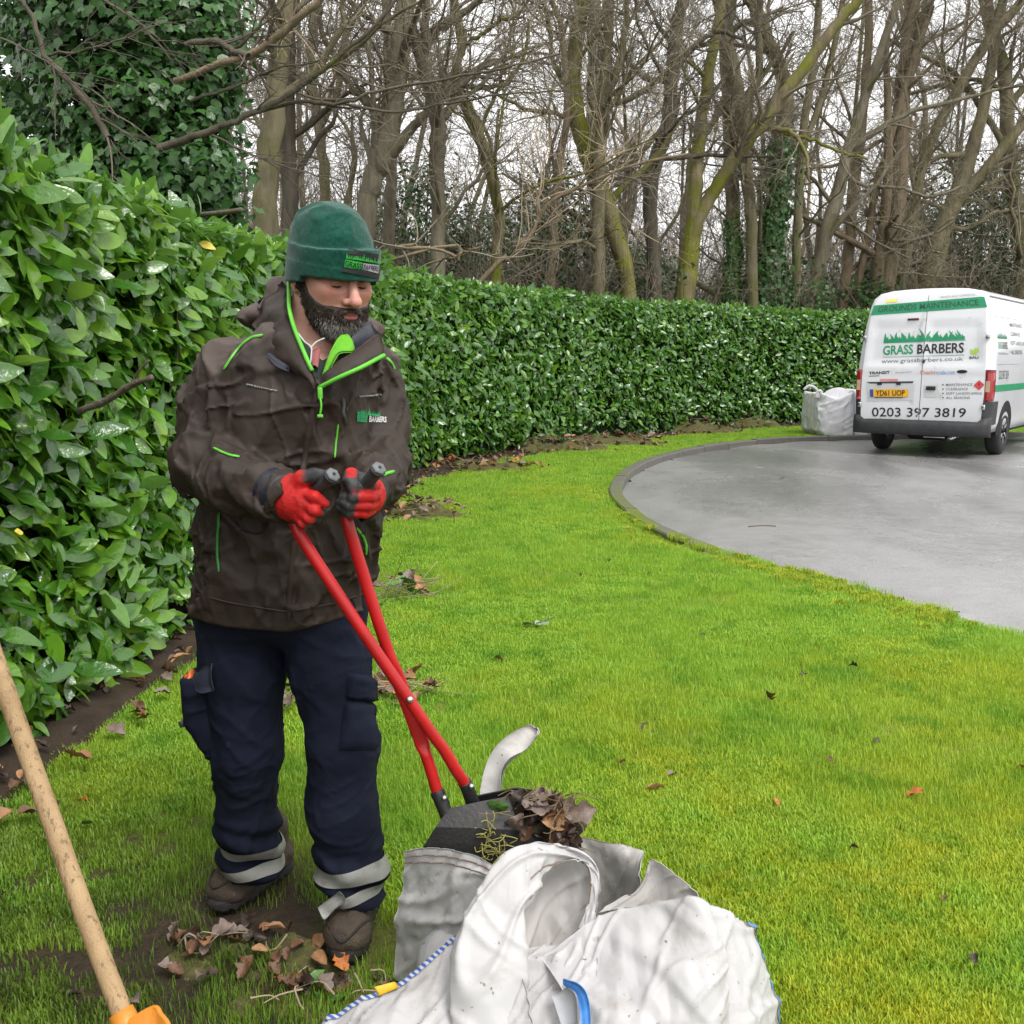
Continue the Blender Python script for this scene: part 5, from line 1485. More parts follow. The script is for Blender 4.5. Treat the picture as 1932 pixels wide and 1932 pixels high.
class Skin:
    """a finished surface one can lay trims on"""
    def __init__(s, V, F):
        s.bvh = BVHTree.FromPolygons([tuple(v) for v in V], [tuple(int(i) for i in f) for f in F])
    def hit(s, x, y, off=.002):
        d = Vector(P(x, y, 2.0)) - Vector((0, 0, CAM_H)); d.normalize()
        h = s.bvh.ray_cast(Vector((0, 0, CAM_H)), d)
        if h[0] is None:
            n = s.bvh.find_nearest(Vector(P(x, y, 2.2)))
            return np.array(n[0]) + np.array(n[1]) * off, np.array(n[1])
        nn = np.array(h[1])
        if np.dot(nn, np.array(d)) > 0: nn = -nn
        return np.array(h[0]) + nn * off, nn
def ribbon_on(skin, path, w, off=.003, m=6, thick=.0025):
    """flat tape along a traced path on a surface; w in metres"""
    C = catmull(np.array(path, float), m)
    pts, nn = zip(*[skin.hit(x, y, off) for x, y in C])
    pts, nn = np.array(pts), np.array(nn)
    for _ in range(2):
        pts[1:-1] = (pts[:-2] + 2 * pts[1:-1] + pts[2:]) / 4; nn[1:-1] = (nn[:-2] + nn[1:-1] + nn[2:])
    nn = nrm(nn); T = nrm(np.gradient(pts, axis=0)); B = nrm(np.cross(T, nn))
    wv = np.full(len(pts), w / 2); wv[0] *= .5; wv[-1] *= .5
    Vs = np.stack([pts - B * wv[:, None], pts - B * (wv * .6)[:, None] + nn * thick, pts + B * (wv * .6)[:, None] + nn * thick, pts + B * wv[:, None]], 1).reshape(-1, 3)
    return Vs, grid_faces(len(pts), 4)
def decal(skin, quad, V2, F2, off=.003):
    tl, tr, br, bl = [np.array(q, float) for q in quad]
    u, v = V2[:, :1], V2[:, 1:2]
    q = (tl * (1 - u) + tr * u) * v + (bl * (1 - u) + br * u) * (1 - v)
    return np.array([skin.hit(a, b, off)[0] for a, b in q]), F2
def unit_grid(a, b):
    u, v = np.meshgrid(np.linspace(0, 1, a), np.linspace(0, 1, b), indexing='ij')
    return np.c_[u.ravel(), v.ravel()], [tuple(f) for f in grid_faces(a, b)]
def sheet(A, B, n=14, m=4, thick=.003, bulge=0.0, seed=0, wr=.003):
    """cloth between two traced edges, given thickness"""
    A, B = catmull(np.array(A, float), 6), catmull(np.array(B, float), 6)
    rs = lambda C: np.stack([np.interp(np.linspace(0, 1, n), np.linspace(0, 1, len(C)), C[:, k]) for k in range(3)], 1)
    A, B = rs(A), rs(B)
    t = np.linspace(0, 1, m)[None, :, None]
    S = A[:, None] * (1 - t) + B[:, None] * t
    nn = nrm(np.cross(np.gradient(S, axis=0), np.gradient(S, axis=1)))
    flip = np.sign((nn * (np.array([0, 0, CAM_H]) - S)).sum(-1).mean()); nn = nn * flip
    S = S + nn * (bulge * np.sin(np.pi * t) + wr * noise3(S * 38, seed)[..., None])
    top, bot = S.reshape(-1, 3), (S - nn * thick).reshape(-1, 3)
    g = grid_faces(n, m); N = n * m
    F = [tuple(f) for f in g] + [tuple(int(i) + N for i in f[::-1]) for f in g]
    rim = list(range(0, m)) + [i * m + m - 1 for i in range(1, n)] + [(n - 1) * m + j for j in range(m - 2, -1, -1)] + [i * m for i in range(n - 2, 0, -1)]
    for a in range(len(rim)):
        b = (a + 1) % len(rim); F.append((rim[b], rim[a], rim[a] + N, rim[b] + N))
    return np.concatenate([top, bot]), F

if 'man' not in SKIP:
    m_skin = None
    def skin_mat():
        m, nt, out = new_mat('skin')
        b = n_(nt, 'ShaderNodeBsdfPrincipled')
        at = n_(nt, 'ShaderNodeAttribute'); at.attribute_name = 'Col'
        v = coords(nt, 'Object')
        c = mixc(nt, ramp(nt, ntex(nt, 90, 4, .65, v), [(.4, 0.), (.7, .22)]), at.outputs['Color'], (.28, .10, .07))
        nt.links.new(c, b.inputs['Base Color'])
        b.inputs['Roughness'].default_value = .48; b.inputs['Specular IOR Level'].default_value = .4
        b.inputs['Subsurface Weight'].default_value = .12; b.inputs['Subsurface Radius'].default_value = (.012, .005, .003)
        b.inputs['Subsurface Scale'].default_value = .5
        bn = n_(nt, 'ShaderNodeBump'); bn.inputs['Strength'].default_value = .12; bn.inputs['Distance'].default_value = .003
        nt.links.new(ntex(nt, 380, 3, .6, v), bn.inputs['Height']); nt.links.new(bn.outputs[0], b.inputs['Normal'])
        nt.links.new(b.outputs[0], out.inputs[0])
        return m
    m_skin = skin_mat()
    def cloth_mat(name, c1, c2, alt=None, rough=.5, spec=.45, crease=.5, cs=22.0):
        m, nt, out = new_mat(name)
        b = n_(nt, 'ShaderNodeBsdfPrincipled'); v = coords(nt, 'Object')
        c = mixc(nt, ramp(nt, ntex(nt, 6, 5, .6, v), [(.35, 0.), (.65, 1.)]), c1, c2)
        if alt is not None:
            at = n_(nt, 'ShaderNodeAttribute'); at.attribute_name = 'Yoke'
            c = mixc(nt, at.outputs['Fac'], c, alt)
        nt.links.new(c, b.inputs['Base Color']); b.inputs['Roughness'].default_value = rough; b.inputs['Specular IOR Level'].default_value = spec
        b1 = n_(nt, 'ShaderNodeBump'); b1.inputs['Strength'].default_value = crease; b1.inputs['Distance'].default_value = .02
        nt.links.new(ramp(nt, ntex(nt, cs, 2, .5, v, .25), [(.3, 0.), (.7, 1.)]), b1.inputs['Height'])
        b2 = n_(nt, 'ShaderNodeBump'); b2.inputs['Strength'].default_value = .2; b2.inputs['Distance'].default_value = .003
        nt.links.new(ntex(nt, 420, 2, .5, v), b2.inputs['Height']); nt.links.new(b1.outputs[0], b2.inputs['Normal'])
        nt.links.new(b2.outputs[0], b.inputs['Normal']); nt.links.new(b.outputs[0], out.inputs[0])
        return m
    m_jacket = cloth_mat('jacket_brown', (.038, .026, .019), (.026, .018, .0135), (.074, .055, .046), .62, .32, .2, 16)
    m_yoke = pm('jacket_grey_brown', (.105, .083, .072), (.08, .063, .055), 6, .55, .25, 600, .45)
    m_navy = pm('lining_navy', (.012, .013, .022), (.02, .021, .033), 9, .5, .2, 300)
    m_lime_c = pm('piping_green', (.12, .50, .03), (.09, .42, .03), 20, .5)
    m_fleece = pm('fleece_green', (.14, .46, .015), (.10, .38, .02), 30, .85, .4, 300)
    m_trous = cloth_mat('trousers_navy', (.0065, .0085, .019), (.010, .0125, .025), None, .85, .15, .25, 12)
    m_refl = pm('reflective_tape', (.26, .265, .245), (.20, .20, .185), 9, .4, .2, 200, .5, c3=(.14, .125, .10), s3=14, a3=.58)
    m_boot = pm('boot_leather', (.085, .062, .043), (.05, .038, .028), 14, .65, .6, 220, .3, c3=(.13, .10, .07), s3=40, a3=.62)
    m_sole = pm('boot_sole', (.018, .016, .014), None, 20, .8, .5, 90)
    m_lace = pm('boot_lace', (.20, .17, .14), None, 60, .8)
    m_metal = pm('eyelet', (.6, .58, .54), None, 9, .3, metal=1.0)
    m_glove_r = pm('glove_red', (.52, .014, .012), (.36, .010, .010), 20, .75, .35, 500, .3, c3=(.22, .03, .02), s3=26, a3=.6)
    m_glove_k = pm('glove_rubber', (.030, .033, .034), (.055, .058, .056), 35, .5, .5, 240, .5)
    m_hat = pm('beanie_green', (.004, .074, .048), (.003, .040, .027), 8, .95, .0, 100, .15, sheen=.25)
    # knitted ribs on the hat
    for n in list(m_hat.node_tree.nodes):
        if n.type == 'TEX_NOISE': n.inputs['Scale'].default_value = 120
    _nt = m_hat.node_tree; _b = [n for n in _nt.nodes if n.type == 'BSDF_PRINCIPLED'][0]
    _w = n_(_nt, 'ShaderNodeTexWave', wave_type='BANDS', bands_direction='DIAGONAL'); _w.inputs['Scale'].default_value = 330; _w.inputs['Distortion'].default_value = 2.5
    _nt.links.new(coords(_nt, 'Object'), _w.inputs['Vector'])
    _bn = n_(_nt, 'ShaderNodeBump'); _bn.inputs['Strength'].default_value = .22; _bn.inputs['Distance'].default_value = .003
    _nt.links.new(_w.outputs['Fac'], _bn.inputs['Height']); _nt.links.new(_bn.outputs[0], _b.inputs['Normal'])
    m_patch = pm('hat_patch', (.008, .012, .012), None, 40, .8); m_emb = pm('embroidery_green', (.02, .42, .04), (.015, .34, .03), 90, .7, .6, 300)
    m_embw = pm('embroidery_grey', (.42, .40, .45), (.34, .33, .37), 90, .7, .6, 300)
    m_jgreen = pm('print_green', (.01, .30, .10), None, 40, .6); m_jwhite = pm('print_white', (.62, .62, .60), None, 40, .6)
    m_wire = pm('earphone_wire', (.55, .55, .52), None, 9, .5); m_tee = pm('tee_rose', (.30, .10, .10), None, 30, .9)

    # ---------------------------------------------------------------- head frame
    HC = P(625, 520, 2.27); YAW, PIT = R(38), R(13)
    hf = np.array([math.sin(YAW) * math.cos(PIT), -math.cos(YAW) * math.cos(PIT), -math.sin(PIT)])
    hl = np.array([math.cos(YAW), math.sin(YAW), 0.0]); hu = np.cross(hf, hl); hu = hu if hu[2] > 0 else -hu
    HR = np.stack([hf, hl, hu], 1)                       # local (forward, his left, up) -> world
    tl_ = lambda p: (p - HC.astype(np.float32)) @ HR.astype(np.float32)
    tw_ = lambda q: HC + np.asarray(q) @ HR.T
    NB = P(585, 655, 2.315)                               # base of the neck
    def head_sdf(p):
        q = tl_(p); s = q.copy(); s[:, 1] = np.abs(s[:, 1])       # mirrored copy for paired features
        d = ell(q, (-.010, 0, .035), (.098, .076, .092))
        d = smin(d, ell(q, (.030, 0, -.028), (.062, .060, .078)), .03)
        d = smin(d, ell(s, (.012, .040, -.055), (.055, .026, .050)), .03)               # jaw sides
        d = smin(d, ell(q, (.066, 0, -.092), (.026, .028, .022)), .025)                 # chin
        d = smin(d, ell(s, (.060, .040, -.020), (.024, .022, .018)), .022)              # cheekbones
        d = smin(d, ell(s, (.081, .022, .019), (.014, .027, .011)), .014)               # brow ridge
        d = smax(d, -ell(s, (.098, .032, -.001), (.026, .021, .0145)), .012)             # eye sockets
        d = smin(d, ell(s, (.074, .031, -.002), (.0150, .0165, .0125)), .004)           # lowered lids over the eyeball
        d = smin(d, cone(q, (.088, 0, .008), (.111, 0, -.033), .0078, .0118), .009)     # nose bridge
        d = smin(d, ell(q, (.115, 0, -.037), (.013, .0128, .0118)), .007)              # tip
        d = smin(d, ell(s, (.099, .0145, -.039), (.011, .0075, .0080)), .006)           # wings
        d = smax(d, -ell(s, (.108, .0075, -.0475), (.006, .0038, .0045)), .003)         # nostrils
        d = smin(d, ell(q, (.082, 0, -.066), (.020, .027, .016)), .014)                 # muzzle
        d = smin(d, ell(q, (.097, 0, -.0625), (.0085, .021, .0048)), .004)              # upper lip
        d = smin(d, ell(q, (.0955, 0, -.0735), (.0085, .018, .0056)), .004)             # lower lip
        d = smax(d, -ell(q, (.1065, 0, -.0682), (.008, .024, .0014)), .002)
        d = smin(d, ell(s, (-.012, .077, -.012), (.020, .009, .030)), .008)             # ears
        nk = cone(p, tw_((-.035, 0, -.045)), NB, .056, .066)
        d = smin(d, nk, .03)
        d = smin(d, cone(p, NB, P(590, 740, 2.30), .075, .11), .05)
        return d
    hv, hfc = surface_nets(head_sdf, HC + [-.17, -.2, -.34], HC + [.17, .2, .16], .0026)
    q = tl_(hv.astype(np.float32)); ay = np.abs(q[:, 1])
    base = np.array([.54, .305, .235]); red = np.array([.56, .215, .16]); lip = np.array([.36, .11, .095]); socket_shade = np.array([.33, .145, .105])
    colr = np.tile(base, (len(q), 1))
    g_ = lambda c, r: np.exp(-(((q[:, 0] - c[0]) / r[0]) ** 2 + ((ay - c[1]) / r[1]) ** 2 + ((q[:, 2] - c[2]) / r[2]) ** 2))[:, None]
    mix = lambda C, D, w: C * (1 - w) + D * w
    colr = mix(colr, red, np.clip(.9 * g_((.07, .045, -.025), (.04, .025, .022)) + .9 * g_((.112, 0, -.035), (.02, .018, .018)), 0, 1))
    colr = mix(colr, lip, np.clip(1.3 * g_((.10, 0, -.0625), (.012, .022, .005)) + 1.3 * g_((.10, 0, -.0735), (.012, .019, .006)), 0, 1))
    colr = mix(colr, socket_shade, .8 * g_((.088, .031, -.002), (.02, .018, .012)))  # eye-socket shade painted into the skin colour over the lids
    # rest of the figure, inside its clothes
    SHR, ELR, WRR = P(446, 722, 2.31), P(392, 880, 2.25), P(512, 932, 2.035)
    SHL, ELL_, WRL = P(690, 722, 2.36), P(712, 882, 2.30), P(692, 922, 2.115)
    HIPR, KNR, ANR = P(460, 1180, 2.33), P(468, 1420, 2.32), P(474, 1600, 2.42)
    HIPL, KNL, ANL = P(618, 1180, 2.30), P(645, 1410, 2.27), P(665, 1640, 2.28)
    def body_sdf(p):
        d = chain(p, [P(590, 720, 2.32), P(560, 850, 2.32), P(540, 1080, 2.32)], [.09, .11, .10], .05)
        for ch, rr in (((P(580, 710, 2.32), SHR, ELR, WRR), (.06, .042, .038, .028)), ((P(590, 710, 2.33), SHL, ELL_, WRL), (.06, .04, .036, .028)),
                       ((P(540, 1120, 2.32), HIPR, KNR, ANR), (.10, .08, .055, .04)), ((P(540, 1120, 2.32), HIPL, KNL, ANL), (.10, .08, .055, .04))):
            d = smin(d, chain(p, ch, rr, .03), .04)
        return d
    bv_, bf_ = surface_nets(body_sdf, (-.85, 1.9, .05), (-.1, 2.55, 1.5), .018)
    allV = np.concatenate([hv, bv_]); allF = np.concatenate([hfc, bf_ + len(hv)])
    ORG = np.array([-.50, 2.24, 0.0])
    person = link('person', mk_mesh('person', allV - ORG, allF), m_skin); person.location = ORG; _WL['person'] = ORG
    ca = person.data.color_attributes.new('Col', 'FLOAT_COLOR', 'POINT')
    cc = np.ones((len(person.data.vertices), 4), np.float32); cc[:, :3] = base; cc[:len(colr), :3] = colr
    ca.data.foreach_set('color', cc.ravel())
    tag(person, 'bearded person in green knitted hat and brown jacket holding a red grabber', 'person')
    HSK = Skin(hv, hfc)

    # ---------------------------------------------------------------- beard, brows, lashes
    m_beard = pm('beard_hair', (.014, .011, .009), (.028, .02, .015), 90, .7, .3, 500)
    def hair_mat():
        m, nt, out = new_mat('beard_strands')
        b = n_(nt, 'ShaderNodeBsdfPrincipled'); at = n_(nt, 'ShaderNodeAttribute'); at.attribute_name = 'Col'
        nt.links.new(at.outputs['Color'], b.inputs['Base Color']); b.inputs['Roughness'].default_value = .55; b.inputs['Specular IOR Level'].default_value = .3
        nt.links.new(b.outputs[0], out.inputs[0]); return m
    m_hair = hair_mat()
    def beard_mask(q):
        """>0 where hair grows (head space)"""
        x, ay, z = q[:, 0], np.abs(q[:, 1]), q[:, 2]
        top = np.interp(x, [-.02, .015, .04, .06, .075, .09, .11], [.01, -.008, -.033, -.046, -.051, -.052, -.053])
        xb = np.interp(z, [-.13, -.10, -.07, -.03, .02], [.052, .034, .016, .002, -.004])
        m = np.minimum(top - z, (x - xb) * 1.2)                                # below the cheek line, in front of the ear
        m = np.minimum(m, (z + .124))
        mouth = ((ay / .020) ** 2 + ((z + .0695) / .0078) ** 2 - 1) * .008
        m = np.where(x > .078, np.minimum(m, mouth), m)
        return m
    vn = np.zeros_like(hv); fn = np.cross(hv[hfc[:, 2]] - hv[hfc[:, 0]], hv[hfc[:, 3]] - hv[hfc[:, 1]])
    for a_ in range(4): np.add.at(vn, hfc[:, a_], fn)
    vn = nrm(vn)
    msk = beard_mask(q)
    def beard_sdf(p):
        qq = tl_(p)
        th = .0034 + .0065 * np.clip(sstep(.03, .09, qq[:, 0]) * sstep(-.05, -.10, qq[:, 2]), 0, 1) + .0015 * noise3(qq * 140, 3) + .0015 * noise3(qq * 60, 4)
        return smax(head_sdf(p) - th, -beard_mask(qq) * .8, .006)
    bV, bF = surface_nets(beard_sdf, HC + [-.13, -.16, -.17], HC + [.16, .16, .05], .003)
    beard = wobj('beard', bV, bF, m_hair, person)
    r = np.random.default_rng(88)
    bq = tl_(bV.astype(np.float32)); bn_ = np.zeros_like(bV); fn = np.cross(bV[bF[:, 2]] - bV[bF[:, 0]], bV[bF[:, 3]] - bV[bF[:, 1]])
    for a_ in range(4): np.add.at(bn_, bF[:, a_], fn)
    bn_ = nrm(bn_)
    gr_ = np.clip(sstep(.05, .08, bq[:, 0]) * sstep(-.074, -.094, bq[:, 2]), 0, 1)[:, None] * (.5 + .5 * noise3(bq * 160, 6)[:, None])
    bc_ = np.array([.030, .022, .017]) * (1 - gr_) + np.array([.16, .145, .13]) * gr_
    ca = beard.data.color_attributes.new('Col', 'FLOAT_COLOR', 'POINT'); ca.data.foreach_set('color', np.c_[bc_, np.ones(len(bc_))].astype(np.float32).ravel())
    cand = np.nonzero((beard_mask(bq) > .0) & (head_sdf(bV.astype(np.float32)) > .003))[0]
    pick = r.choice(cand, 5200)
    hv_, vn_ = bV, bn_
    p0 = bV[pick] - bn_[pick] * .001; ql = bq[pick]; vn = bn_
    down = nrm(np.array([.25, 0, -1.0]) + np.c_[np.zeros(len(pick)), ql[:, 1] * 3, np.zeros(len(pick))]) @ HR.T
    L = (.005 + .007 * sstep(.02, .08, ql[:, 0]) * sstep(-.05, -.10, ql[:, 2])) * r.uniform(.6, 1.2, len(pick))
    d1 = nrm(vn[pick] * .9 + down * .7 + r.normal(0, .25, (len(pick), 3))); d2 = nrm(d1 + down * .9 + r.normal(0, .25, (len(pick), 3)))
    side_ = nrm(np.cross(d1, r.normal(0, 1, (len(pick), 3)))) * .0006
    m1, m2 = p0 + d1 * L[:, None] * .55, p0 + d1 * L[:, None] * .55 + d2 * L[:, None] * .55
    SV = np.stack([p0 - side_, p0 + side_, m1 + side_ * .8, m1 - side_ * .8, m2], 1).reshape(-1, 3)
    k0 = np.arange(len(pick))[:, None] * 5
    SF = [tuple(f) for f in (k0 + np.array([0, 1, 2, 3]))] + [tuple(f) for f in (k0 + np.array([3, 2, 4]))]
    st = wobj('beard_strands', SV, SF, m_hair, person); st['kind'] = 'stuff'
    grey = np.clip(sstep(.045, .08, ql[:, 0]) * sstep(-.074, -.094, ql[:, 2]) * 1.1 + .015, 0, .92)
    isg = r.uniform(0, 1, len(pick)) < grey
    hc_ = np.where(isg[:, None], np.array([.28, .265, .24]) * r.uniform(.5, 1.2, (len(pick), 1)), np.array([.040, .028, .020]) * r.uniform(.6, 1.6, (len(pick), 1)))
    ca = st.data.color_attributes.new('Col', 'FLOAT_COLOR', 'POINT')
    hcv = np.repeat(np.c_[hc_, np.ones(len(pick))], 5, 0).astype(np.float32); ca.data.foreach_set('color', hcv.ravel())
    m_lash = pm('lash', (.02, .014, .011), None, 40, .7)
    for s in (-1, 1):
        pts = [tw_((.0885 - abs(t) * .010 - .002 * t * s, s * .031 + t * .0155, -.0085 - .0025 * (1 - t * t))) for t in np.linspace(-1, 1, 9)]
        wobj('eyelash', *tube(pts, [.0008, .0014, .0017, .0018, .0018, .0018, .0017, .0014, .0008], 6), m_lash, person)
        pts = [tw_((.0925 - abs(t) * .008 - .004 * max(t * s, 0), s * .031 + t * .020, .0165 + .003 * (1 - t * t))) for t in np.linspace(-1, 1, 9)]
        wobj('eyebrow', *tube(pts, np.array([.002, .0035, .0042, .0045, .0045, .0042, .0038, .003, .0015]), 7), m_lash, person)

    # ---------------------------------------------------------------- knitted hat
    def hat_sdf(p):
        qq = tl_(p)
        z = qq[:, 2]
        zc = np.array([-.012, .0, .03, .06, .075], np.float32)
        ang = np.arctan2(qq[:, 1], qq[:, 0])
        rr = np.sqrt(((qq[:, 0] - .004) / .109) ** 2 + (qq[:, 1] / .091) ** 2)
        low = -.001 + .013 * np.cos(ang) ; low = np.where(np.abs(ang) > 1.2, low - .012, low)      # lower behind, lifted over the brow
        wob = .0016 * noise3(qq * 45, 5)
        cuff = np.maximum((rr - 1 - .02 * (z < .03)) * .1, np.maximum(low - z, z - (.058 + .010 * np.cos(ang - .3) ** 2 * (np.cos(ang - .3) > 0)))) - .004
        top = np.maximum(ell(qq, (-.006, 0, .045), (.103, .0865, .104)), .02 - z)
        top = smin(top, ell(qq, (-.030, -.012, .098), (.052, .052, .036)), .05)
        top = top - .0035 * folds(qq, (.3, 1, .1), 14, 20, 66) * sstep(.07, .10, z)
        d = smin(cuff, top, .004) + wob
        return smax(d, -ell(qq, (-.008, 0, .0), (.100, .079, .09)), .003)
    V_, F_ = surface_nets(hat_sdf, HC + [-.16, -.16, -.06], HC + [.16, .16, .24], .0028)
    hat = wobj('beanie', relax(V_, F_, 1), F_, m_hat, person)
    HATS = Skin(V_, F_)
    V2, F2 = unit_grid(10, 7)
    wobj('hat_patch', *decal(HATS, [(657, 470), (720, 481), (713, 526), (645, 512)], V2, F2, .0025), m_patch, hat, False)
    V2, F2 = grass_shape(21, 24)
    wobj('hat_emblem', *decal(HATS, [(654, 471), (715, 484), (714, 497), (652, 487)], V2, F2, .004), m_emb, hat, False)
    V2, F2 = unit_grid(8, 3)
    wobj('hat_emblem', *decal(HATS, [(651, 489), (682, 495), (681, 510), (649, 503)], V2, F2, .0035), m_emb, hat, False)
    wobj('hat_emblem', *decal(HATS, [(684, 496), (713, 500), (711, 515), (682, 510)], V2, F2, .0035), m_embw, hat, False)
    for t, qd, m_ in (('GRASS', [(652, 491), (681, 497), (680, 508), (650, 501)], m_patch), ('BARBERS', [(685, 498), (712, 502), (710, 513), (683, 508)], m_patch)):
        V2, F2, _ = text_mesh(t, .005); wobj('hat_lettering', *decal(HATS, qd, V2, F2, .0045), m_, hat, False)

    # ---------------------------------------------------------------- jacket
    sec = [(1190, 366, 697, 2.335, .160), (1100, 368, 700, 2.33, .165), (1000, 374, 711, 2.325, .168), (920, 384, 714, 2.32, .168), (850, 398, 714, 2.315, .166), (760, 402, 716, 2.305, .160),
           (690, 412, 720, 2.305, .145), (650, 448, 712, 2.305, .125), (615, 492, 694, 2.31, .10), (585, 520, 676, 2.315, .07), (560, 545, 660, 2.32, .05)]
    jz, jx, jy, ja, jb = [], [], [], [], []
    for (y, xl, xr, Yc, b_) in sec:
        a0, a1 = P(xl, y, Yc), P(xr, y, Yc)
        jz.append(a0[2]); jx.append((a0[0] + a1[0]) / 2); ja.append((a1[0] - a0[0]) / 2); jy.append(Yc); jb.append(b_)
    RA = [P(434, 706, 2.31), P(404, 785, 2.30), P(389, 872, 2.245), P(446, 908, 2.13), P(528, 932, 2.025)]
    LA = [P(698, 700, 2.37), P(708, 795, 2.35), P(712, 878, 2.29), P(706, 905, 2.20), P(692, 926, 2.105)]
    zh = lambda x: np.interp(x, [P(365, 1150, 2.33)[0], P(545, 1176, 2.18)[0], P(697, 1142, 2.3)[0]], [P(365, 1146, 2.33)[2], P(545, 1180, 2.2)[2] - .01, P(697, 1145, 2.3)[2]])
    def jacket_sdf(p):
        t = loft(p, jz, jx, jy, ja, jb, 2.5)
        z = p[:, 2]
        body = sstep(.74, .82, z) * sstep(1.47, 1.36, z)
        t = t - body * (.013 * folds(p, (-.5, 0, 1), 3.2, 11, 31) + .009 * folds(p, (.75, 0, 1), 4.5, 15, 131) + .0075 * folds(p, (1, 0, .25), 6, 24, 231, .13) + .005 * folds(p, (-.3, 0, 1), 7, 30, 331, .12))
        ra = chain(p, RA, (.076, .075, .072, .064, .050), .03)
        la = chain(p, LA, (.070, .068, .066, .060, .049), .03)
        # creases across the sleeves, tighter at the elbow
        near_el = np.exp(-(np.linalg.norm(p - RA[2], axis=1) / .10) ** 2)
        ra = ra - (.012 * folds(p, (.8, .1, -.55), 5, 15, 37) + (.004 + .006 * near_el) * folds(p, (.35, 0, 1), 8, 26, 137) + .005 * folds(p, (-.6, .3, 1), 9, 34, 237, .13))
        la = la - (.008 * folds(p, (-.6, .2, 1), 5, 16, 40) + .007 * folds(p, (1, 0, .25), 7, 24, 140) + .005 * folds(p, (.4, .3, 1), 9, 34, 240, .13))
        d = smin(t, ra, .022); d = smin(d, la, .022)
        hood = smin(ell(p, P(500, 596, 2.39), (.060, .07, .030)), ell(p, P(530, 566, 2.385), (.036, .06, .050)), .03)
        hood = smin(hood, ell(p, P(688, 622, 2.40), (.046, .06, .030)), .03) - .008 * folds(p, (1, .3, .6), 8, 24, 41)
        d = smin(d, hood, .015)
        d = smax(d, zh(p[:, 0]).astype(np.float32) - p[:, 2], .008)
        # open neck
        d = smax(d, -chain(p, [P(612, 560, 2.24), P(606, 630, 2.19), P(604, 700, 2.135)], [.085, .062, .018], .03), .012)
        return d
    V_, F_ = surface_nets(jacket_sdf, (-.87, 1.92, .70), (-.14, 2.56, 1.56), .0044)
    V_ = relax(V_, F_, 1, .25)
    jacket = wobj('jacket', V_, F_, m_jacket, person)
    JS = Skin(V_, F_)
    # lighter shoulder yoke
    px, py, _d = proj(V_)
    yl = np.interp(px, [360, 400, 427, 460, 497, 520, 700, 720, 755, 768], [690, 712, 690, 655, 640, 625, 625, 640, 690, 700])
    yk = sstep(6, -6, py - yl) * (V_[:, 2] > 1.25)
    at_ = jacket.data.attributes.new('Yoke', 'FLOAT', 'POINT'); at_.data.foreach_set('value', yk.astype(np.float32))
    def jtrim(name, path, w, mat, off=.0025, par=jacket): return wobj(name, *ribbon_on(JS, path, w, off), mat, par)
    jtrim('shoulder_piping', [(498, 633), (473, 640), (452, 658), (437, 678), (425, 697)], .007, m_lime_c); jtrim('shoulder_piping', [(729, 677), (737, 685), (743, 698)], .007, m_lime_c)
    jtrim('sleeve_piping', [(405, 846), (418, 854), (432, 860), (452, 864)], .005, m_lime_c); jtrim('sleeve_piping', [(720, 898), (732, 893), (742, 890)], .007, m_lime_c)
    jtrim('pocket_zip', [(415, 965), (412, 1000), (411, 1040), (414, 1078)], .006, pm('zip_green', (.03, .22, .03), None, 20, .5)); jtrim('pocket_zip', [(672, 995), (683, 1010), (690, 1030), (690, 1045)], .006, m_lime_c)
    jtrim('chest_zip', [(639, 800), (634, 830), (630, 862)], .004, m_lime_c)
    for a_, b_ in (((467, 726), (524, 739)), ((676, 749), (720, 744))):
        for k in range(13):
            u0, u1 = k / 13, (k + .72) / 13
            A = np.array(a_) * (1 - u0) + np.array(b_) * u0; B = np.array(a_) * (1 - u1) + np.array(b_) * u1
            jtrim('reflective_dash', [A, (A + B) / 2, B], .0045, m_refl, .0015)
    jtrim('front_seam', [(598, 735), (585, 800), (570, 900), (558, 1000), (548, 1090), (544, 1172)], .012, m_jacket, .001)
    jtrim('zip_puller', [(646, 752), (648, 775), (651, 802)], .008, pm('puller_dark', (.05, .045, .045), None, 9, .5), .004)
    jtrim('hem_seam', [(372, 1120), (440, 1138), (520, 1150), (545, 1152), (620, 1140), (690, 1118)], .004, m_jacket, .001)
    V2, F2 = grass_shape(31, 20); wobj('chest_emblem', *decal(JS, [(672, 765), (717, 770), (716, 786), (672, 781)], V2, F2), m_jgreen, jacket, False)
    V2, F2 = unit_grid(6, 3); wobj('chest_emblem', *decal(JS, [(672, 782), (692, 784), (691, 797), (672, 795)], V2, F2), m_jgreen, jacket, False)
    V2, F2, _ = text_mesh('BARBERS', .03); wobj('chest_lettering', *decal(JS, [(695, 784), (728, 787), (728, 798), (694, 796)], V2, F2), m_jwhite, jacket, False)
    V2, F2, _ = text_mesh('GRASS', .0); wobj('chest_lettering', *decal(JS, [(673, 784), (691, 786), (690, 795), (673, 793)], V2, F2, .0045), pm('print_dark_green', (.01, .12, .05), None, 9, .6), jacket, False)
    # collar pieces round the open neck
    X = lambda L: [P(x, y, Y) for x, y, Y in L]
    wobj('collar', *sheet(X([(478, 612, 2.33), (492, 640, 2.25), (503, 668, 2.19), (545, 694, 2.145), (602, 730, 2.115)]), X([(536, 532, 2.31), (543, 580, 2.225), (553, 622, 2.175), (578, 680, 2.13), (601, 722, 2.11)]), 26, 10, .006, .010, 3, .009), m_jacket, jacket)
    wobj('collar_edging', *tube(catmull(X([(545, 533, 2.30), (545, 560, 2.255), (546, 585, 2.22), (557, 624, 2.168), (580, 680, 2.122), (589, 700, 2.115)]), 5), .0048, 7), m_lime_c, jacket)
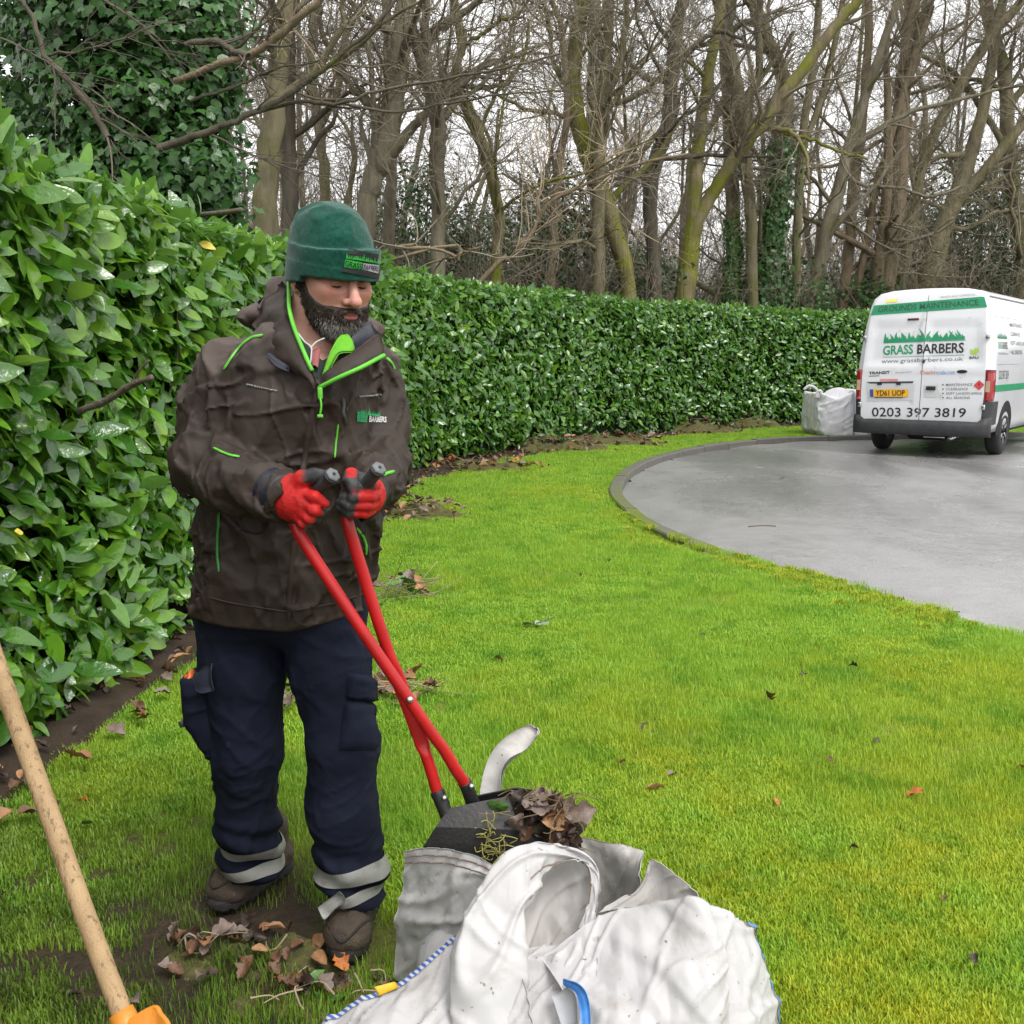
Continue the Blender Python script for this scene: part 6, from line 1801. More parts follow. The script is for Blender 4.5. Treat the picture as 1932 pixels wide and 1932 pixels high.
    wobj('collar_lining', *sheet(X([(498, 655, 2.20), (520, 672, 2.168), (545, 690, 2.14)]), X([(500, 667, 2.185), (520, 690, 2.15), (546, 702, 2.132)]), 8, 4, .003, .003, 5), m_navy, jacket)
    wobj('collar', *sheet(X([(602, 730, 2.108), (640, 712, 2.095), (682, 692, 2.11), (725, 668, 2.16)]), X([(604, 712, 2.13), (630, 692, 2.13), (668, 660, 2.15), (716, 628, 2.22)]), 18, 7, .006, .008, 8, .007), m_jacket, jacket)
    wobj('zip_edging', *tube(catmull(X([(601, 732, 2.104), (640, 712, 2.09), (682, 693, 2.104), (725, 670, 2.152)]), 5), .0046, 7), m_lime_c, jacket)
    wobj('collar_lining', *sheet(X([(630, 690, 2.135), (668, 660, 2.155), (716, 628, 2.225)]), X([(640, 665, 2.17), (672, 628, 2.21), (700, 604, 2.27)]), 14, 6, .004, -.006, 9, .004), m_navy, jacket)
    wobj('fleece_collar', *sheet(X([(604, 728, 2.122), (612, 695, 2.137), (622, 668, 2.152), (640, 634, 2.185), (656, 630, 2.19)]), X([(606, 726, 2.12), (628, 682, 2.128), (640, 664, 2.138), (668, 660, 2.15), (664, 640, 2.175)]), 16, 5, .004, .005, 11, .002), m_fleece, jacket)
    wobj('base_layer', *sheet(X([(556, 625, 2.19), (575, 668, 2.155), (590, 705, 2.135)]), X([(600, 672, 2.17), (612, 690, 2.15), (602, 715, 2.132)]), 10, 6, .003, .0, 13, .002), pm('base_layer', (.008, .02, .016), None, 30, .8), jacket)
    wobj('rose_tee', *sheet(X([(586, 665, 2.158), (590, 690, 2.137)]), X([(606, 655, 2.168), (600, 694, 2.133)]), 6, 4, .003, .004, 14, .002), m_tee, jacket)
    wobj('earphone_wire', *tube(catmull(X([(562, 628, 2.165), (575, 645, 2.145), (587, 655, 2.138), (587, 672, 2.132), (585, 690, 2.126)]), 5), .0016, 6), m_wire, jacket)
    wobj('earphone_wire', *tube(catmull(X([(587, 655, 2.138), (597, 645, 2.15), (612, 638, 2.165)]), 5), .0014, 6), m_wire, jacket)
    zp = wobj('zip_slider', *box(P(604, 742, 2.098), (.010, .008, .024), None, .003), m_lime_c, jacket)
    wobj('zip_cord', *tube(catmull(X([(604, 750, 2.096), (606, 765, 2.094), (604, 782, 2.094)]), 4), .0022, 6), m_lime_c, jacket)
    wobj('zip_cord_end', *box(P(604, 785, 2.092), (.012, .006, .007), None, .002), m_lime_c, jacket)
    wobj('hood_lining', *sheet(X([(486, 570, 2.335), (505, 552, 2.335), (528, 535, 2.34)]), X([(494, 590, 2.33), (515, 578, 2.33), (536, 552, 2.325)]), 8, 5, .004, -.008, 15, .006), m_navy, jacket)
    # dark inner cuffs
    def cuff_ring(a, b, ra, rb, mat, name):
        pts = np.linspace(a, b, 5); rr = np.linspace(ra, rb, 5) * (1 + .05 * np.array([1, -1, 1, -1, 1]))
        return wobj(name, *tube(pts, rr, 18), mat, jacket)
    cuff_ring(RA[4] - nrm(RA[4] - RA[3]) * .02, RA[4] + nrm(RA[4] - RA[3]) * .022, .048, .043, m_navy, 'cuff')
    cuff_ring(LA[4] - nrm(LA[4] - LA[3]) * .02, LA[4] + nrm(LA[4] - LA[3]) * .018, .046, .041, m_navy, 'cuff')

    # ---------------------------------------------------------------- trousers
    RL = [P(452, 1150, 2.335), P(456, 1260, 2.33), P(467, 1420, 2.32), P(466, 1550, 2.37), P(474, 1620, 2.42), P(480, 1640, 2.44)]
    LL = [P(612, 1150, 2.31), P(622, 1260, 2.29), P(645, 1400, 2.27), P(645, 1530, 2.265), P(664, 1630, 2.27), P(670, 1690, 2.275)]
    def trouser_sdf(p):
        d = chain(p, RL, (.106, .097, .077, .072, .071, .069), .03)
        e = chain(p, LL, (.098, .090, .079, .078, .073, .069), .03)
        w = -(.006 * folds(p, (.4, 0, 1), 3.0, 13, 51) + .0035 * folds(p, (-1, 0, .7), 6, 18, 151) + .003 * folds(p, (1, .2, .4), 7, 26, 251, .13))
        # stacked folds over the boots
        nz = noise3(p * 9, 53) * 1.3
        zl = np.where(p[:, 0] < -.44, .24, .22)
        fold = .008 * np.sin(p[:, 2] * 88 + p[:, 0] * 22 + nz * 1.6) * sstep(zl + .05, zl - .05, p[:, 2])
        d, e = d + w - fold, e + w - fold
        d = smin(d, e, .012)
        pel = ell(p, P(535, 1120, 2.325), (.19, .145, .12))
        d = smin(d, pel, .04)
        return d
    V_, F_ = surface_nets(trouser_sdf, (-.84, 1.95, .02), (-.16, 2.55, .92), .005)
    # open hems: cut at each ankle
    cz = V_[F_].mean(1)
    keep = ~(((cz[:, 2] < RL[5][2] - .004) & (cz[:, 0] < -.43)) | ((cz[:, 2] < LL[5][2] - .004) & (cz[:, 0] >= -.43)))
    F_ = F_[keep]
    V_ = relax(V_, F_, 1, .4)
    trousers = wobj('trousers', V_, F_, m_trous, person)
    TS = Skin(V_, F_)
    def leg_band(c0, c1, h, tilt, a0, a1, name='reflective_band', mat=None, off=.0045, n=48):
        """tape round the leg: cast in towards the leg's axis"""
        A_ = np.linspace(a0, a1, n); Rr = np.full((n, 4), np.nan)
        zt = lambda a, k: c0[2] + h * (k / 3 - .5) + tilt * math.sin(a) + .004 * math.sin(a * 3.1)
        for i_, a in enumerate(A_):
            dv = np.array([math.sin(a), -math.cos(a), 0])
            for k in range(4):
                o = np.array([c0[0], c0[1], zt(a, k)])
                hit = TS.bvh.ray_cast(Vector(o + dv * .16), Vector(-dv))
                if hit[0] is not None: Rr[i_, k] = np.dot(np.array(hit[0]) - o, dv)
        Rr = np.where(np.isnan(Rr) | (Rr < .03) | (Rr > .12), np.nanmedian(Rr), Rr)
        for _ in range(2):
            Rr = np.maximum(Rr, np.maximum(np.roll(Rr, 1, 0), np.roll(Rr, -1, 0)) - .002)
            Rr[1:-1] = (Rr[:-2] + 2 * Rr[1:-1] + Rr[2:]) / 4
        Vs = [np.array([c0[0] + math.sin(a) * (Rr[i_, k] + off), c0[1] - math.cos(a) * (Rr[i_, k] + off), zt(a, k)]) for i_, a in enumerate(A_) for k in range(4)]
        return wobj(name, Vs, grid_faces(n, 4), mat or m_refl, trousers)
    leg_band(P(470, 1588, 2.40), P(468, 1500, 2.32), .034, -.012, -2.6, 2.6); leg_band(P(474, 1622, 2.42), P(468, 1500, 2.32), .032, .006, -2.8, 2.8)
    leg_band(P(666, 1628, 2.27), P(664, 1500, 2.17), .040, .004, -2.8, 2.8); leg_band(P(668, 1668, 2.275), P(664, 1500, 2.17), .028, .012, -1.0, 2.8)
    wobj('torn_tape_end', *sheet(X([(600, 1712, 2.19), (612, 1735, 2.175), (622, 1722, 2.175)]), X([(640, 1682, 2.18), (648, 1690, 2.178), (652, 1700, 2.178)]), 8, 4, .002, .004, 21, .003), m_refl, trousers)
    # cargo pockets
    def pocket(quad, depth, name='cargo_pocket', n=10):
        V2, F2 = unit_grid(n, n)
        e = np.minimum(np.minimum(V2[:, 0], 1 - V2[:, 0]), np.minimum(V2[:, 1], 1 - V2[:, 1]))
        tl, tr, br, bl = [np.array(q_, float) for q_ in quad]
        u, v = V2[:, :1], V2[:, 1:2]; qq = (tl * (1 - u) + tr * u) * v + (bl * (1 - u) + br * u) * (1 - v)
        Vs = []
        for (a_, b_), ee, uv in zip(qq, e, V2):
            off = depth * float(sstep(0, .12, ee)) + .002 * float(noise3(np.array([[uv[0] * 5, uv[1] * 5, depth * 99]]))[0])
            Vs.append(TS.hit(a_, b_, max(off, .0))[0])
        return wobj(name, Vs, F2, m_trous, trousers)
    pocket([(650, 1318), (706, 1322), (714, 1418), (638, 1416)], .014); pocket([(655, 1268), (700, 1276), (708, 1326), (652, 1318)], .020, 'pocket_flap')
    # bellows pocket standing off the outer side of the other leg
    def bag_pocket(p):
        zt_, zb_ = P(385, 1272, 2.33)[2], P(400, 1440, 2.33)[2]
        c_ = P(392, 1350, 2.34)
        d = loft(p, [zb_, zb_ + .05, (zt_ + zb_) / 2, zt_], [c_[0] + .025, c_[0] + .012, c_[0], c_[0] - .004], [c_[1]] * 4, [.012, .030, .046, .046], [.03, .06, .07, .07], 3.0)
        return d - .004 * folds(p, (1, .3, .4), 6, 22, 61)
    V_, F_ = surface_nets(bag_pocket, P(385, 1350, 2.335) - [.1, .12, .17], P(385, 1350, 2.335) + [.12, .12, .17], .005); wobj('cargo_pocket', V_, F_, m_trous, trousers)
    wobj('pocket_flap', *sheet(X([(372, 1262, 2.30), (385, 1255, 2.24), (398, 1252, 2.22)]), X([(364, 1302, 2.29), (380, 1308, 2.235), (402, 1304, 2.215)]), 8, 5, .004, .006, 22, .003), pm('flap_navy', (.025, .03, .055), (.018, .022, .04), 9, .75), trousers)
    # crumpled orange wrapper poking out of it
    rr_ = np.random.default_rng(5)
    def wrap_sdf(p): return ell(p, P(361, 1283, 2.31), (.015, .02, .026)) + .005 * ridge(p, (60, 60, 60), 71)
    V_, F_ = surface_nets(wrap_sdf, P(361, 1283, 2.31) - .045, P(361, 1283, 2.31) + .045, .003)
    wr_ = wobj('orange_wrapper', V_, F_, pm('wrapper_orange', (.75, .17, .02), (.55, .10, .015), 60, .35)); tag(wr_, 'crumpled orange wrapper poking out of the trouser pocket', 'wrapper')

    # ---------------------------------------------------------------- boots
    def make_boot(heel, toe, ankle, w=.052):
        heel, toe = np.array([heel[0], heel[1], 0.]), np.array([toe[0], toe[1], 0.])
        f = nrm(toe - heel); Ln = np.linalg.norm(toe - heel); s_ = np.array([-f[1], f[0], 0])
        at = lambda u, z, l=0: heel + f * u * Ln + s_ * l + np.array([0, 0, z])
        def upper(p):
            d = chain(p, [at(.12, .055), at(.45, .06), at(.80, .05)], [.038, .042, .040], .03)
            d = smin(d, ell(p, at(.80, .048), (.056, .056, .046)), .02)
            d = smin(d, chain(p, [at(.22, .06), ankle], [.045, .050], .03), .03)
            d = smin(d, cone(p, at(.42, .085), at(.72, .066), .028, .022), .02)            # tongue and lacing ridge
            d = d + .0022 * noise3(p * 60, 7) + .003 * (ridge(p, (30, 30, 30), 8) - .4)
            return smax(d, .018 - p[:, 2], .006)
        lo, hi = np.minimum(heel, toe) - .1, np.maximum(heel, toe) + .1; lo[2], hi[2] = -.01, .24
        V_, F_ = surface_nets(upper, lo, hi, .004)
        b = wobj('boot', V_, F_, m_boot, person)
        # lugged sole
        def sole(p):
            q_ = p - heel; u = (q_ @ f) / Ln; l = q_ @ s_
            hw = np.interp(u, [-.02, .1, .4, .7, .9, 1.02], [.02, .038, .036, .050, .044, .016])
            d = np.maximum(np.abs(l) - hw, np.maximum(-u, u - 1.03) * Ln)
            lug = .006 * (np.sin(u * 70) > .2)
            return smax(d, np.maximum(p[:, 2] - .032, (.002 + lug) - p[:, 2]), .008)
        V_, F_ = surface_nets(sole, lo, hi, .004); wobj('sole', V_, F_, m_sole, b)
        bs = Skin(*surface_nets(upper, lo, hi, .008))
        def drop(u, l):
            h = bs.bvh.ray_cast(Vector(at(u, .3, l)), Vector((0, 0, -1)))
            return np.array(h[0]) + np.array(h[1]) * .003 if h[0] is not None else at(u, .1, l)
        for k in range(5):
            u = .46 + .06 * k
            wobj('lace', *tube([drop(u, -.024), drop(u + .01, 0) + [0, 0, .003], drop(u + .03, .024)], .0026, 6), m_lace, b)
            wobj('lace', *tube([drop(u, .024), drop(u + .01, 0) + [0, 0, .005], drop(u + .03, -.024)], .0026, 6), m_lace, b)
            for sg in (-1, 1):
                wobj('eyelet', *box(drop(u, sg * .027), (.009, .009, .009), None, .003), m_metal, b)
        wobj('toe_welt', *tube(catmull([drop(.70, -.046), drop(.88, -.036) , drop(.99, 0), drop(.88, .036), drop(.70, .046)], 5), .003, 6), m_sole, b)
        return b
    tL, hL = G(646, 1822)[:2], G(690, 1712)[:2]
    fL = nrm(tL - hL); hL = tL - fL * .285
    hb = lambda h_, f_, z_: np.array([h_[0] + f_[0] * .065, h_[1] + f_[1] * .065, z_])
    make_boot(hL, tL, hb(hL, fL, .14))
    tR = G(405, 1722)[:2]; fR_ = -nrm(np.array([.5, .866])); hR = tR - fR_ * .265
    make_boot(hR, tR, hb(hR, fR_, .14))

    # ---------------------------------------------------------------- gloves
    GR0, GR1 = P(560, 962, 2.035), P(627, 897, 1.965)       # grips
    GL0, GL1 = P(653, 962, 2.05), P(714, 885, 1.975)
    def glove_mat():
        m, nt, out = new_mat('glove'); b = n_(nt, 'ShaderNodeBsdfPrincipled'); v = coords(nt, 'Object')
        at = n_(nt, 'ShaderNodeAttribute'); at.attribute_name = 'Rubber'
        rd = mixc(nt, ramp(nt, ntex(nt, 24, 4, .6, v), [(.4, 0.), (.7, 1.)]), (.50, .012, .011), (.30, .010, .010))
        bk = mixc(nt, ramp(nt, ntex(nt, 45, 4, .6, v), [(.4, 0.), (.7, 1.)]), (.018, .020, .021), (.060, .064, .062))
        nt.links.new(mixc(nt, at.outputs['Fac'], rd, bk), b.inputs['Base Color'])
        b.inputs['Roughness'].default_value = .62; b.inputs['Specular IOR Level'].default_value = .35
        bn = n_(nt, 'ShaderNodeBump'); bn.inputs['Strength'].default_value = .4; bn.inputs['Distance'].default_value = .004
        nt.links.new(ntex(nt, 260, 3, .6, v), bn.inputs['Height']); nt.links.new(bn.outputs[0], b.inputs['Normal'])
        nt.links.new(b.outputs[0], out.inputs[0]); return m
    m_glove = glove_mat()
    def set_rubber(g, k):
        at_ = g.data.attributes.new('Rubber', 'FLOAT', 'POINT'); at_.data.foreach_set('value', np.clip(k, 0, 1).astype(np.float32))
    def finger_glove(name, palm_f, fingers, thumb, lo, hi, seed):
        def f(p):
            d = palm_f(p)
            for ch, rr in fingers: d = smin(d, chain(p, ch, [q_ * .93 for q_ in rr], .005), .0035)
            d = smin(d, chain(p, thumb[0], thumb[1], .008), .010)
            return d + .0008 * noise3(p * 120, seed) - .0014 * folds(p, (.3, .2, 1), 20, 60, seed + 1)
        V_, F_ = surface_nets(f, lo, hi, .0026)
        g = wobj(name, V_, F_, m_glove, person)
        c = V_.astype(np.float32)
        # rubber coating on thumb and finger ends
        k = sstep(.008, .002, chain(c, thumb[0][1:], thumb[1][1:], .004))
        for ch, rr in fingers: k = np.maximum(k, sstep(.006, .001, chain(c, ch[-2:], rr[-2:], .004)))
        return g, c, k
    R3 = lambda L: [P(x, y, Y) for x, y, Y in L]
    palmR = lambda p: smin(smin(ell(p, P(552, 940, 2.015), (.046, .036, .044)), chain(p, R3([(520, 930, 2.03), (545, 935, 2.02)]), (.036, .040), .02), .02), chain(p, R3([(572, 925, 2.0), (572, 950, 1.995), (566, 968, 2.0)]), (.020, .020, .018), .01), .012)
    fR = [(R3([(572, 930, 1.992), (594, 938, 1.975), (612, 950, 1.985)]), (.0135, .0125, .0105)), (R3([(570, 946, 1.99), (592, 962, 1.976), (606, 968, 1.995)]), (.0135, .0125, .0105)),
          (R3([(565, 960, 1.992), (584, 978, 1.982), (598, 980, 2.005)]), (.013, .012, .010)), (R3([(556, 970, 1.998), (572, 988, 1.992), (586, 988, 2.012)]), (.012, .011, .009))]
    thR = (R3([(548, 918, 2.005), (572, 902, 1.99), (592, 897, 1.985), (610, 896, 1.985)]), (.016, .015, .0135, .011))
    g, c, k = finger_glove('glove', palmR, fR, thR, P(552, 945, 2.01) - [.085, .085, .085], P(562, 945, 2.01) + [.095, .08, .08], 81)
    px, py, _d = proj(c)
    k = np.maximum(k * sstep(1.978, 1.99, c[:, 1]), k * (py < 912)) * sstep(560, 580, px)      # backs of the fingers stay red
    set_rubber(g, k)
    wobj('knitted_cuff', *tube(R3([(515, 926, 2.045), (524, 929, 2.035), (535, 932, 2.025)]), [.040, .041, .043], 20), pm('glove_knit', (.50, .10, .09), (.42, .05, .05), 90, .9, .6, 400), g)
    palmL = lambda p: smin(ell(p, P(690, 935, 2.055), (.034, .034, .042)), chain(p, R3([(694, 924, 2.10), (692, 932, 2.06)]), (.036, .034), .02), .02)
    fL_ = [(R3([(708, 915, 2.03), (700, 917, 2.005), (668, 925, 1.995), (656, 928, 2.01)]), (.0125, .0125, .0115, .0105)), (R3([(708, 934, 2.028), (700, 937, 2.0), (666, 940, 1.99), (648, 938, 2.008)]), (.013, .0128, .0118, .0105)),
           (R3([(704, 950, 2.03), (695, 954, 2.002), (660, 953, 1.992), (642, 948, 2.01)]), (.0128, .0125, .0115, .010)), (R3([(698, 964, 2.032), (688, 968, 2.008), (658, 967, 1.998), (641, 959, 2.012)]), (.012, .0115, .0105, .0095))]
    thL = (R3([(676, 905, 2.05), (662, 898, 2.03), (660, 908, 2.005), (668, 917, 1.995)]), (.015, .0145, .0135, .0115))
    g, c, k = finger_glove('glove', palmL, fL_, thL, P(685, 938, 2.04) - [.08, .075, .08], P(685, 938, 2.04) + [.075, .09, .075], 83)
    px, py, _d = proj(c)
    k = np.maximum(k, sstep(672, 660, px)); k = np.maximum(k, sstep(927, 921, py) * sstep(712, 704, px))
    k = k * (1 - sstep(650, 656, px) * sstep(676, 670, px) * sstep(903, 899, py))
    set_rubber(g, k)
# ================================================================== long-handled leaf grabber
if 'tools' not in SKIP:
    m_redp = pm('grabber_red', (.46, .009, .010), (.36, .008, .009), 10, .38, spec=.4, coat=.1, c3=(.24, .02, .015), s3=50, a3=.68)
    m_grip = pm('grip_rubber', (.022, .025, .027), (.04, .043, .045), 30, .5, .3, 200)
    m_blk = pm('grabber_black', (.010, .010, .011), (.018, .017, .016), 12, .5, .2, 120, .4, c3=(.05, .038, .025), s3=30, a3=.68)
    m_bolt = pm('bolt_steel', (.6, .6, .58), None, 20, .3, metal=1.0)
    gA0, gA1 = P(560, 962, 2.035), P(627, 897, 1.965)
    gB0, gB1 = P(653, 962, 2.05), P(714, 885, 1.975)
    grab = empty('leaf_grabber', (P(835, 1500, 2.06)[0], 2.06, .36))
    tag(grab, 'long handled leaf grabber with crossed red tubes and black scoops held over the sack', 'grabber')
    T3 = lambda L: [P(x, y, Y) for x, y, Y in L]
    # arm A: from his right hand, in front at the crossing, out to the far scoop
    A_ = catmull(T3([(556, 985, 2.035), (566, 1010, 2.03), (612, 1082, 2.028), (690, 1200, 2.026), (773, 1322, 2.03), (812, 1380, 2.04), (838, 1415, 2.05), (860, 1452, 2.06), (880, 1482, 2.075)]), 8)
    wobj('handle_tube', *tube(A_, .0125, 14), m_redp, grab)
    n = 60
    B_ = catmull(T3([(653, 972, 2.05), (660, 1000, 2.045), (688, 1092, 2.052), (716, 1180, 2.055), (738, 1245, 2.06), (775, 1345, 2.06), (796, 1402, 2.06), (812, 1450, 2.06), (827, 1500, 2.06)]), 8)
    fl = np.linspace(0, 1, len(B_)); flat = sstep(.50, .545, fl) * sstep(.80, .76, fl)
    T, N, Bn = frames(B_)
    # flattened where the two arms cross
    view = nrm(np.array([0, 0, CAM_H]) - B_); side_ = nrm(np.cross(T, view)); vn2 = nrm(np.cross(side_, T))
    a = np.linspace(0, 2 * np.pi, 14, endpoint=False)
    rw, rd = .0125 * (1 + .22 * flat), .0125 * (1 - .68 * flat)
    Vs = (B_[:, None] + side_[:, None] * np.cos(a)[None, :, None] * rw[:, None, None] + vn2[:, None] * np.sin(a)[None, :, None] * rd[:, None, None]).reshape(-1, 3)
    _, F_ = tube(B_, .01, 14)
    wobj('handle_tube', Vs, F_, m_redp, grab)
    pv = P(773, 1320, 2.03); tv = nrm(np.array([0, 0, CAM_H]) - pv)
    wobj('pivot_bolt', *tube([pv - tv * .03, pv + tv * .0145, pv + tv * .018], [.006, .0075, .005], 10), m_bolt, grab)
    for g0, g1, e in ((gA0, gA1, A_[0]), (gB0, gB1, B_[0])):
        d = nrm(g1 - g0)
        pts = catmull([e, g0 * .6 + e * .4 + d * .004, g0 + d * .02, g1 - d * .03, g1], 6)
        wobj('grip', *tube(pts, [.0135] * (len(pts) - 3) + [.0145, .0165, .016], 14), m_grip, grab)
        wobj('grip_cap', *tube([g1, g1 + d * .004, g1 + d * .006], [.0160, .0155, .012], 6), pm('grip_cap', (.10, .11, .115), (.14, .15, .15), 60, .5), grab)
        wobj('cap_hole', *tube([g1 + d * .0055, g1 + d * .0072], [.0034, .0034], 8), m_blk, grab)
    # sockets and scoops
    wobj('socket', *tube(catmull(T3([(824, 1492, 2.062), (834, 1515, 2.055), (848, 1552, 2.045), (862, 1588, 2.035)]), 5), [.0155] * 6 + [.0150] * 4 + [.013] * 4 + [.009, .005], 12), m_blk, grab)
    wobj('socket', *tube(catmull(T3([(876, 1475, 2.074), (884, 1492, 2.078), (892, 1516, 2.085)]), 5), .0150, 12), m_blk, grab)
    for (x, y, Y) in ((838, 1506, 2.040), (889, 1484, 2.058)):
        c = P(x, y, Y); wobj('socket_bolt', *tube([c + [0, .008, 0], c, c + nrm(np.array([0, 0, CAM_H]) - c) * .004], [.006, .006, .004], 8), m_bolt, grab)
    def scoop(rows, name='scoop'):
        Gd = np.array([[P(*q) for q in row] for row in rows])
        m = len(rows); out = []
        lin = lambda L, k: np.concatenate([L[i] + (L[i + 1] - L[i]) * np.linspace(0, 1, k, endpoint=False)[:, None] for i in range(len(L) - 1)] + [L[-1:]])
        R_ = np.stack([lin(Gd[:, j], 4) for j in range(Gd.shape[1])], 1)
        R_ = np.stack([lin(R_[i], 4) for i in range(len(R_))], 0)
        nu, nv = R_.shape[:2]
        nn = nrm(np.cross(np.gradient(R_, axis=0), np.gradient(R_, axis=1)))
        top, bot = R_.reshape(-1, 3), (R_ + nn * .0035).reshape(-1, 3)
        g = grid_faces(nu, nv); N_ = nu * nv
        F = [tuple(f) for f in g] + [tuple(int(i) + N_ for i in f[::-1]) for f in g]
        rim = list(range(nv)) + [i * nv + nv - 1 for i in range(1, nu)] + [(nu - 1) * nv + j for j in range(nv - 2, -1, -1)] + [i * nv for i in range(nu - 2, 0, -1)]
        for a_ in range(len(rim)):
            b_ = (a_ + 1) % len(rim); F.append((rim[b_], rim[a_], rim[a_] + N_, rim[b_] + N_))
        return wobj(name, np.concatenate([top, bot]), F, m_blk, grab, False)
    scoop([[(848, 1525, 2.045), (905, 1513, 2.060), (958, 1503, 2.075), (1010, 1512, 2.100)], [(822, 1560, 2.025), (900, 1562, 2.025), (980, 1566, 2.040), (1040, 1572, 2.080)],
           [(797, 1600, 2.025), (880, 1622, 2.015), (975, 1630, 2.025), (1040, 1625, 2.060)], [(800, 1650, 2.040), (880, 1680, 2.040), (975, 1680, 2.050), (1040, 1670, 2.080)]])
    scoop([[(886, 1503, 2.095), (930, 1494, 2.120), (970, 1486, 2.140), (1010, 1490, 2.170)], [(900, 1540, 2.130), (960, 1540, 2.160), (1010, 1540, 2.180), (1050, 1545, 2.190)],
           [(900, 1600, 2.130), (960, 1600, 2.160), (1010, 1600, 2.170), (1060, 1600, 2.180)]])

    # ------------------------------------------------------------------ leaves caught in the scoops
    def dead_leaf(name, L, W, mat, seed, curl=.5, lobes=0):
        r = np.random.default_rng(seed); nu, nv = 8, 5
        u, v = np.meshgrid(np.linspace(0, 1, nu), np.linspace(-1, 1, nv), indexing='ij')
        w = W / 2 * np.sin(np.pi * np.clip(u * .96 + .02, 0, 1)) ** .7 * (1 + (.28 * np.sin(u * lobes * 6.283) if lobes else 0))
        x, y = u * L, v * w
        z = curl * (v * w) ** 2 / (W / 2) + .12 * L * np.sin(u * 3 + r.uniform(0, 6)) * curl + .06 * W * r.normal(0, 1, (nu, nv))
        me = mk_mesh(name, np.stack([x, y, z], -1).reshape(-1, 3), grid_faces(nu, nv)); me.materials.append(mat); return me
    m_lb = [pm('dead_leaf_brown', (.16, .075, .035), (.09, .045, .025), 40, .5, .3, 90), pm('dead_leaf_tan', (.38, .20, .09), (.26, .13, .06), 40, .5, .3, 90), pm('dead_leaf_dark', (.05, .028, .020), (.03, .02, .014), 40, .42, .3, 90),
            pm('dead_leaf_grey', (.24, .18, .15), (.15, .11, .09), 40, .55, .3, 90), pm('dead_leaf_orange', (.50, .17, .03), (.36, .10, .02), 40, .45, .3, 90), pm('green_leaf_cut', (.10, .22, .05), (.06, .15, .03), 40, .35, .2, 90)]
    m_moss = pm('moss_clump', (.10, .095, .02), (.05, .042, .018), 30, .9, .8, 60, c3=(.24, .22, .04), s3=50, a3=.6)
    LEAVES = [dead_leaf('fallen_leaf', .075, .05, m_lb[0], 1, .6, 3), dead_leaf('fallen_leaf', .09, .05, m_lb[1], 2, .8), dead_leaf('fallen_leaf', .07, .045, m_lb[2], 3, .9, 3), dead_leaf('fallen_leaf', .08, .055, m_lb[3], 4, .7, 2),
              dead_leaf('fallen_leaf', .075, .05, m_lb[4], 5, .5, 3), dead_leaf('fallen_leaf', .085, .04, m_lb[5], 6, .3), dead_leaf('fallen_leaf', .06, .035, m_lb[2], 7, .7), dead_leaf('fallen_leaf', .06, .04, m_lb[0], 8, .9)]
    r = np.random.default_rng(404)
    wad = empty('leaf_wad', P(1030, 1600, 2.110)); tag(wad, 'wet wad of brown leaves and moss gripped between the black scoops', 'leaves')
    def wad_sdf(p):
        d = smin(ell(p, P(1000, 1560, 2.105), (.075, .05, .055)), ell(p, P(1050, 1568, 2.125), (.055, .045, .05)), .03)
        return d + .018 * noise3(p * 32, 5) + .010 * noise3(p * 75, 6)
    V_, F_ = surface_nets(wad_sdf, P(1025, 1560, 2.110) - .16, P(1025, 1560, 2.110) + .16, .005); wobj('moss', V_, F_, pm('wad_dark', (.028, .022, .012), (.05, .042, .018), 40, .8, .8, 90), wad)
    wb = BVHTree.FromPolygons([tuple(v) for v in V_], [tuple(int(i) for i in f) for f in F_])
    for k in range(64):
        c = P(r.uniform(955, 1100), r.uniform(1480, 1615), 2.04)
        nr_ = wb.find_nearest(Vector(c)); q_ = np.array(nr_[0]) + np.array(nr_[1]) * .006
        o = link('leaf', LEAVES[[2, 2, 6, 3, 6, 7, 2, 0][k % 8]], None, wad); o.location = q_ - _WL[wad.name]
        o.rotation_euler = (r.uniform(-1, 1), r.uniform(-1, 1), r.uniform(0, 6.28)); o.scale = (r.uniform(.4, .85),) * 3
    for (x, y, Y, i, e) in ((1020, 1548, 2.040, 1, (1.2, .2, .4)), (985, 1512, 2.045, 3, (.9, .4, .2)), (1070, 1540, 2.070, 3, (1.1, -.2, .1)), (960, 1520, 2.030, 5, (1.3, .3, 2.6)), (1040, 1520, 2.070, 3, (1.3, .3, .5))):
        o = link('leaf', LEAVES[i], None, wad); o.location = P(x, y, Y) - _WL[wad.name]; o.rotation_euler = e; o.scale = (.8,) * 3
    acc = AccN()
    for k in range(70):
        a0 = P(r.uniform(960, 1095), r.uniform(1490, 1620), r.uniform(2.02, 2.10)); d = nrm(r.normal(0, 1, 3)) * r.uniform(.02, .07)
        pts = catmull([a0, a0 + d * .5 + r.normal(0, .008, 3), a0 + d], 3); acc.add(*ptube(pts, np.full(len(pts), .0011), 4))
    o = wobj('roots', *acc.arr(), pm('root_tan', (.20, .15, .07), (.12, .09, .04), 40, .8), wad); o['kind'] = 'stuff'
    # straw of dried moss clinging to the near scoop
    acc = AccN()
    for k in range(40):
        a0 = P(r.uniform(915, 950), r.uniform(1565, 1640), 2.012); d = nrm(r.normal(0, 1, 3) * [1, .3, 1]) * r.uniform(.02, .045)
        pts = catmull([a0, a0 + d * .5 + r.normal(0, .009, 3), a0 + d], 3); acc.add(*ptube(pts, np.full(len(pts), .0012), 4))
    o = wobj('moss_strands', *acc.arr(), pm('moss_straw', (.34, .32, .08), (.22, .2, .06), 40, .8)); tag(o, 'tuft of yellow dried moss hanging on the near black scoop', 'moss', kind='stuff')

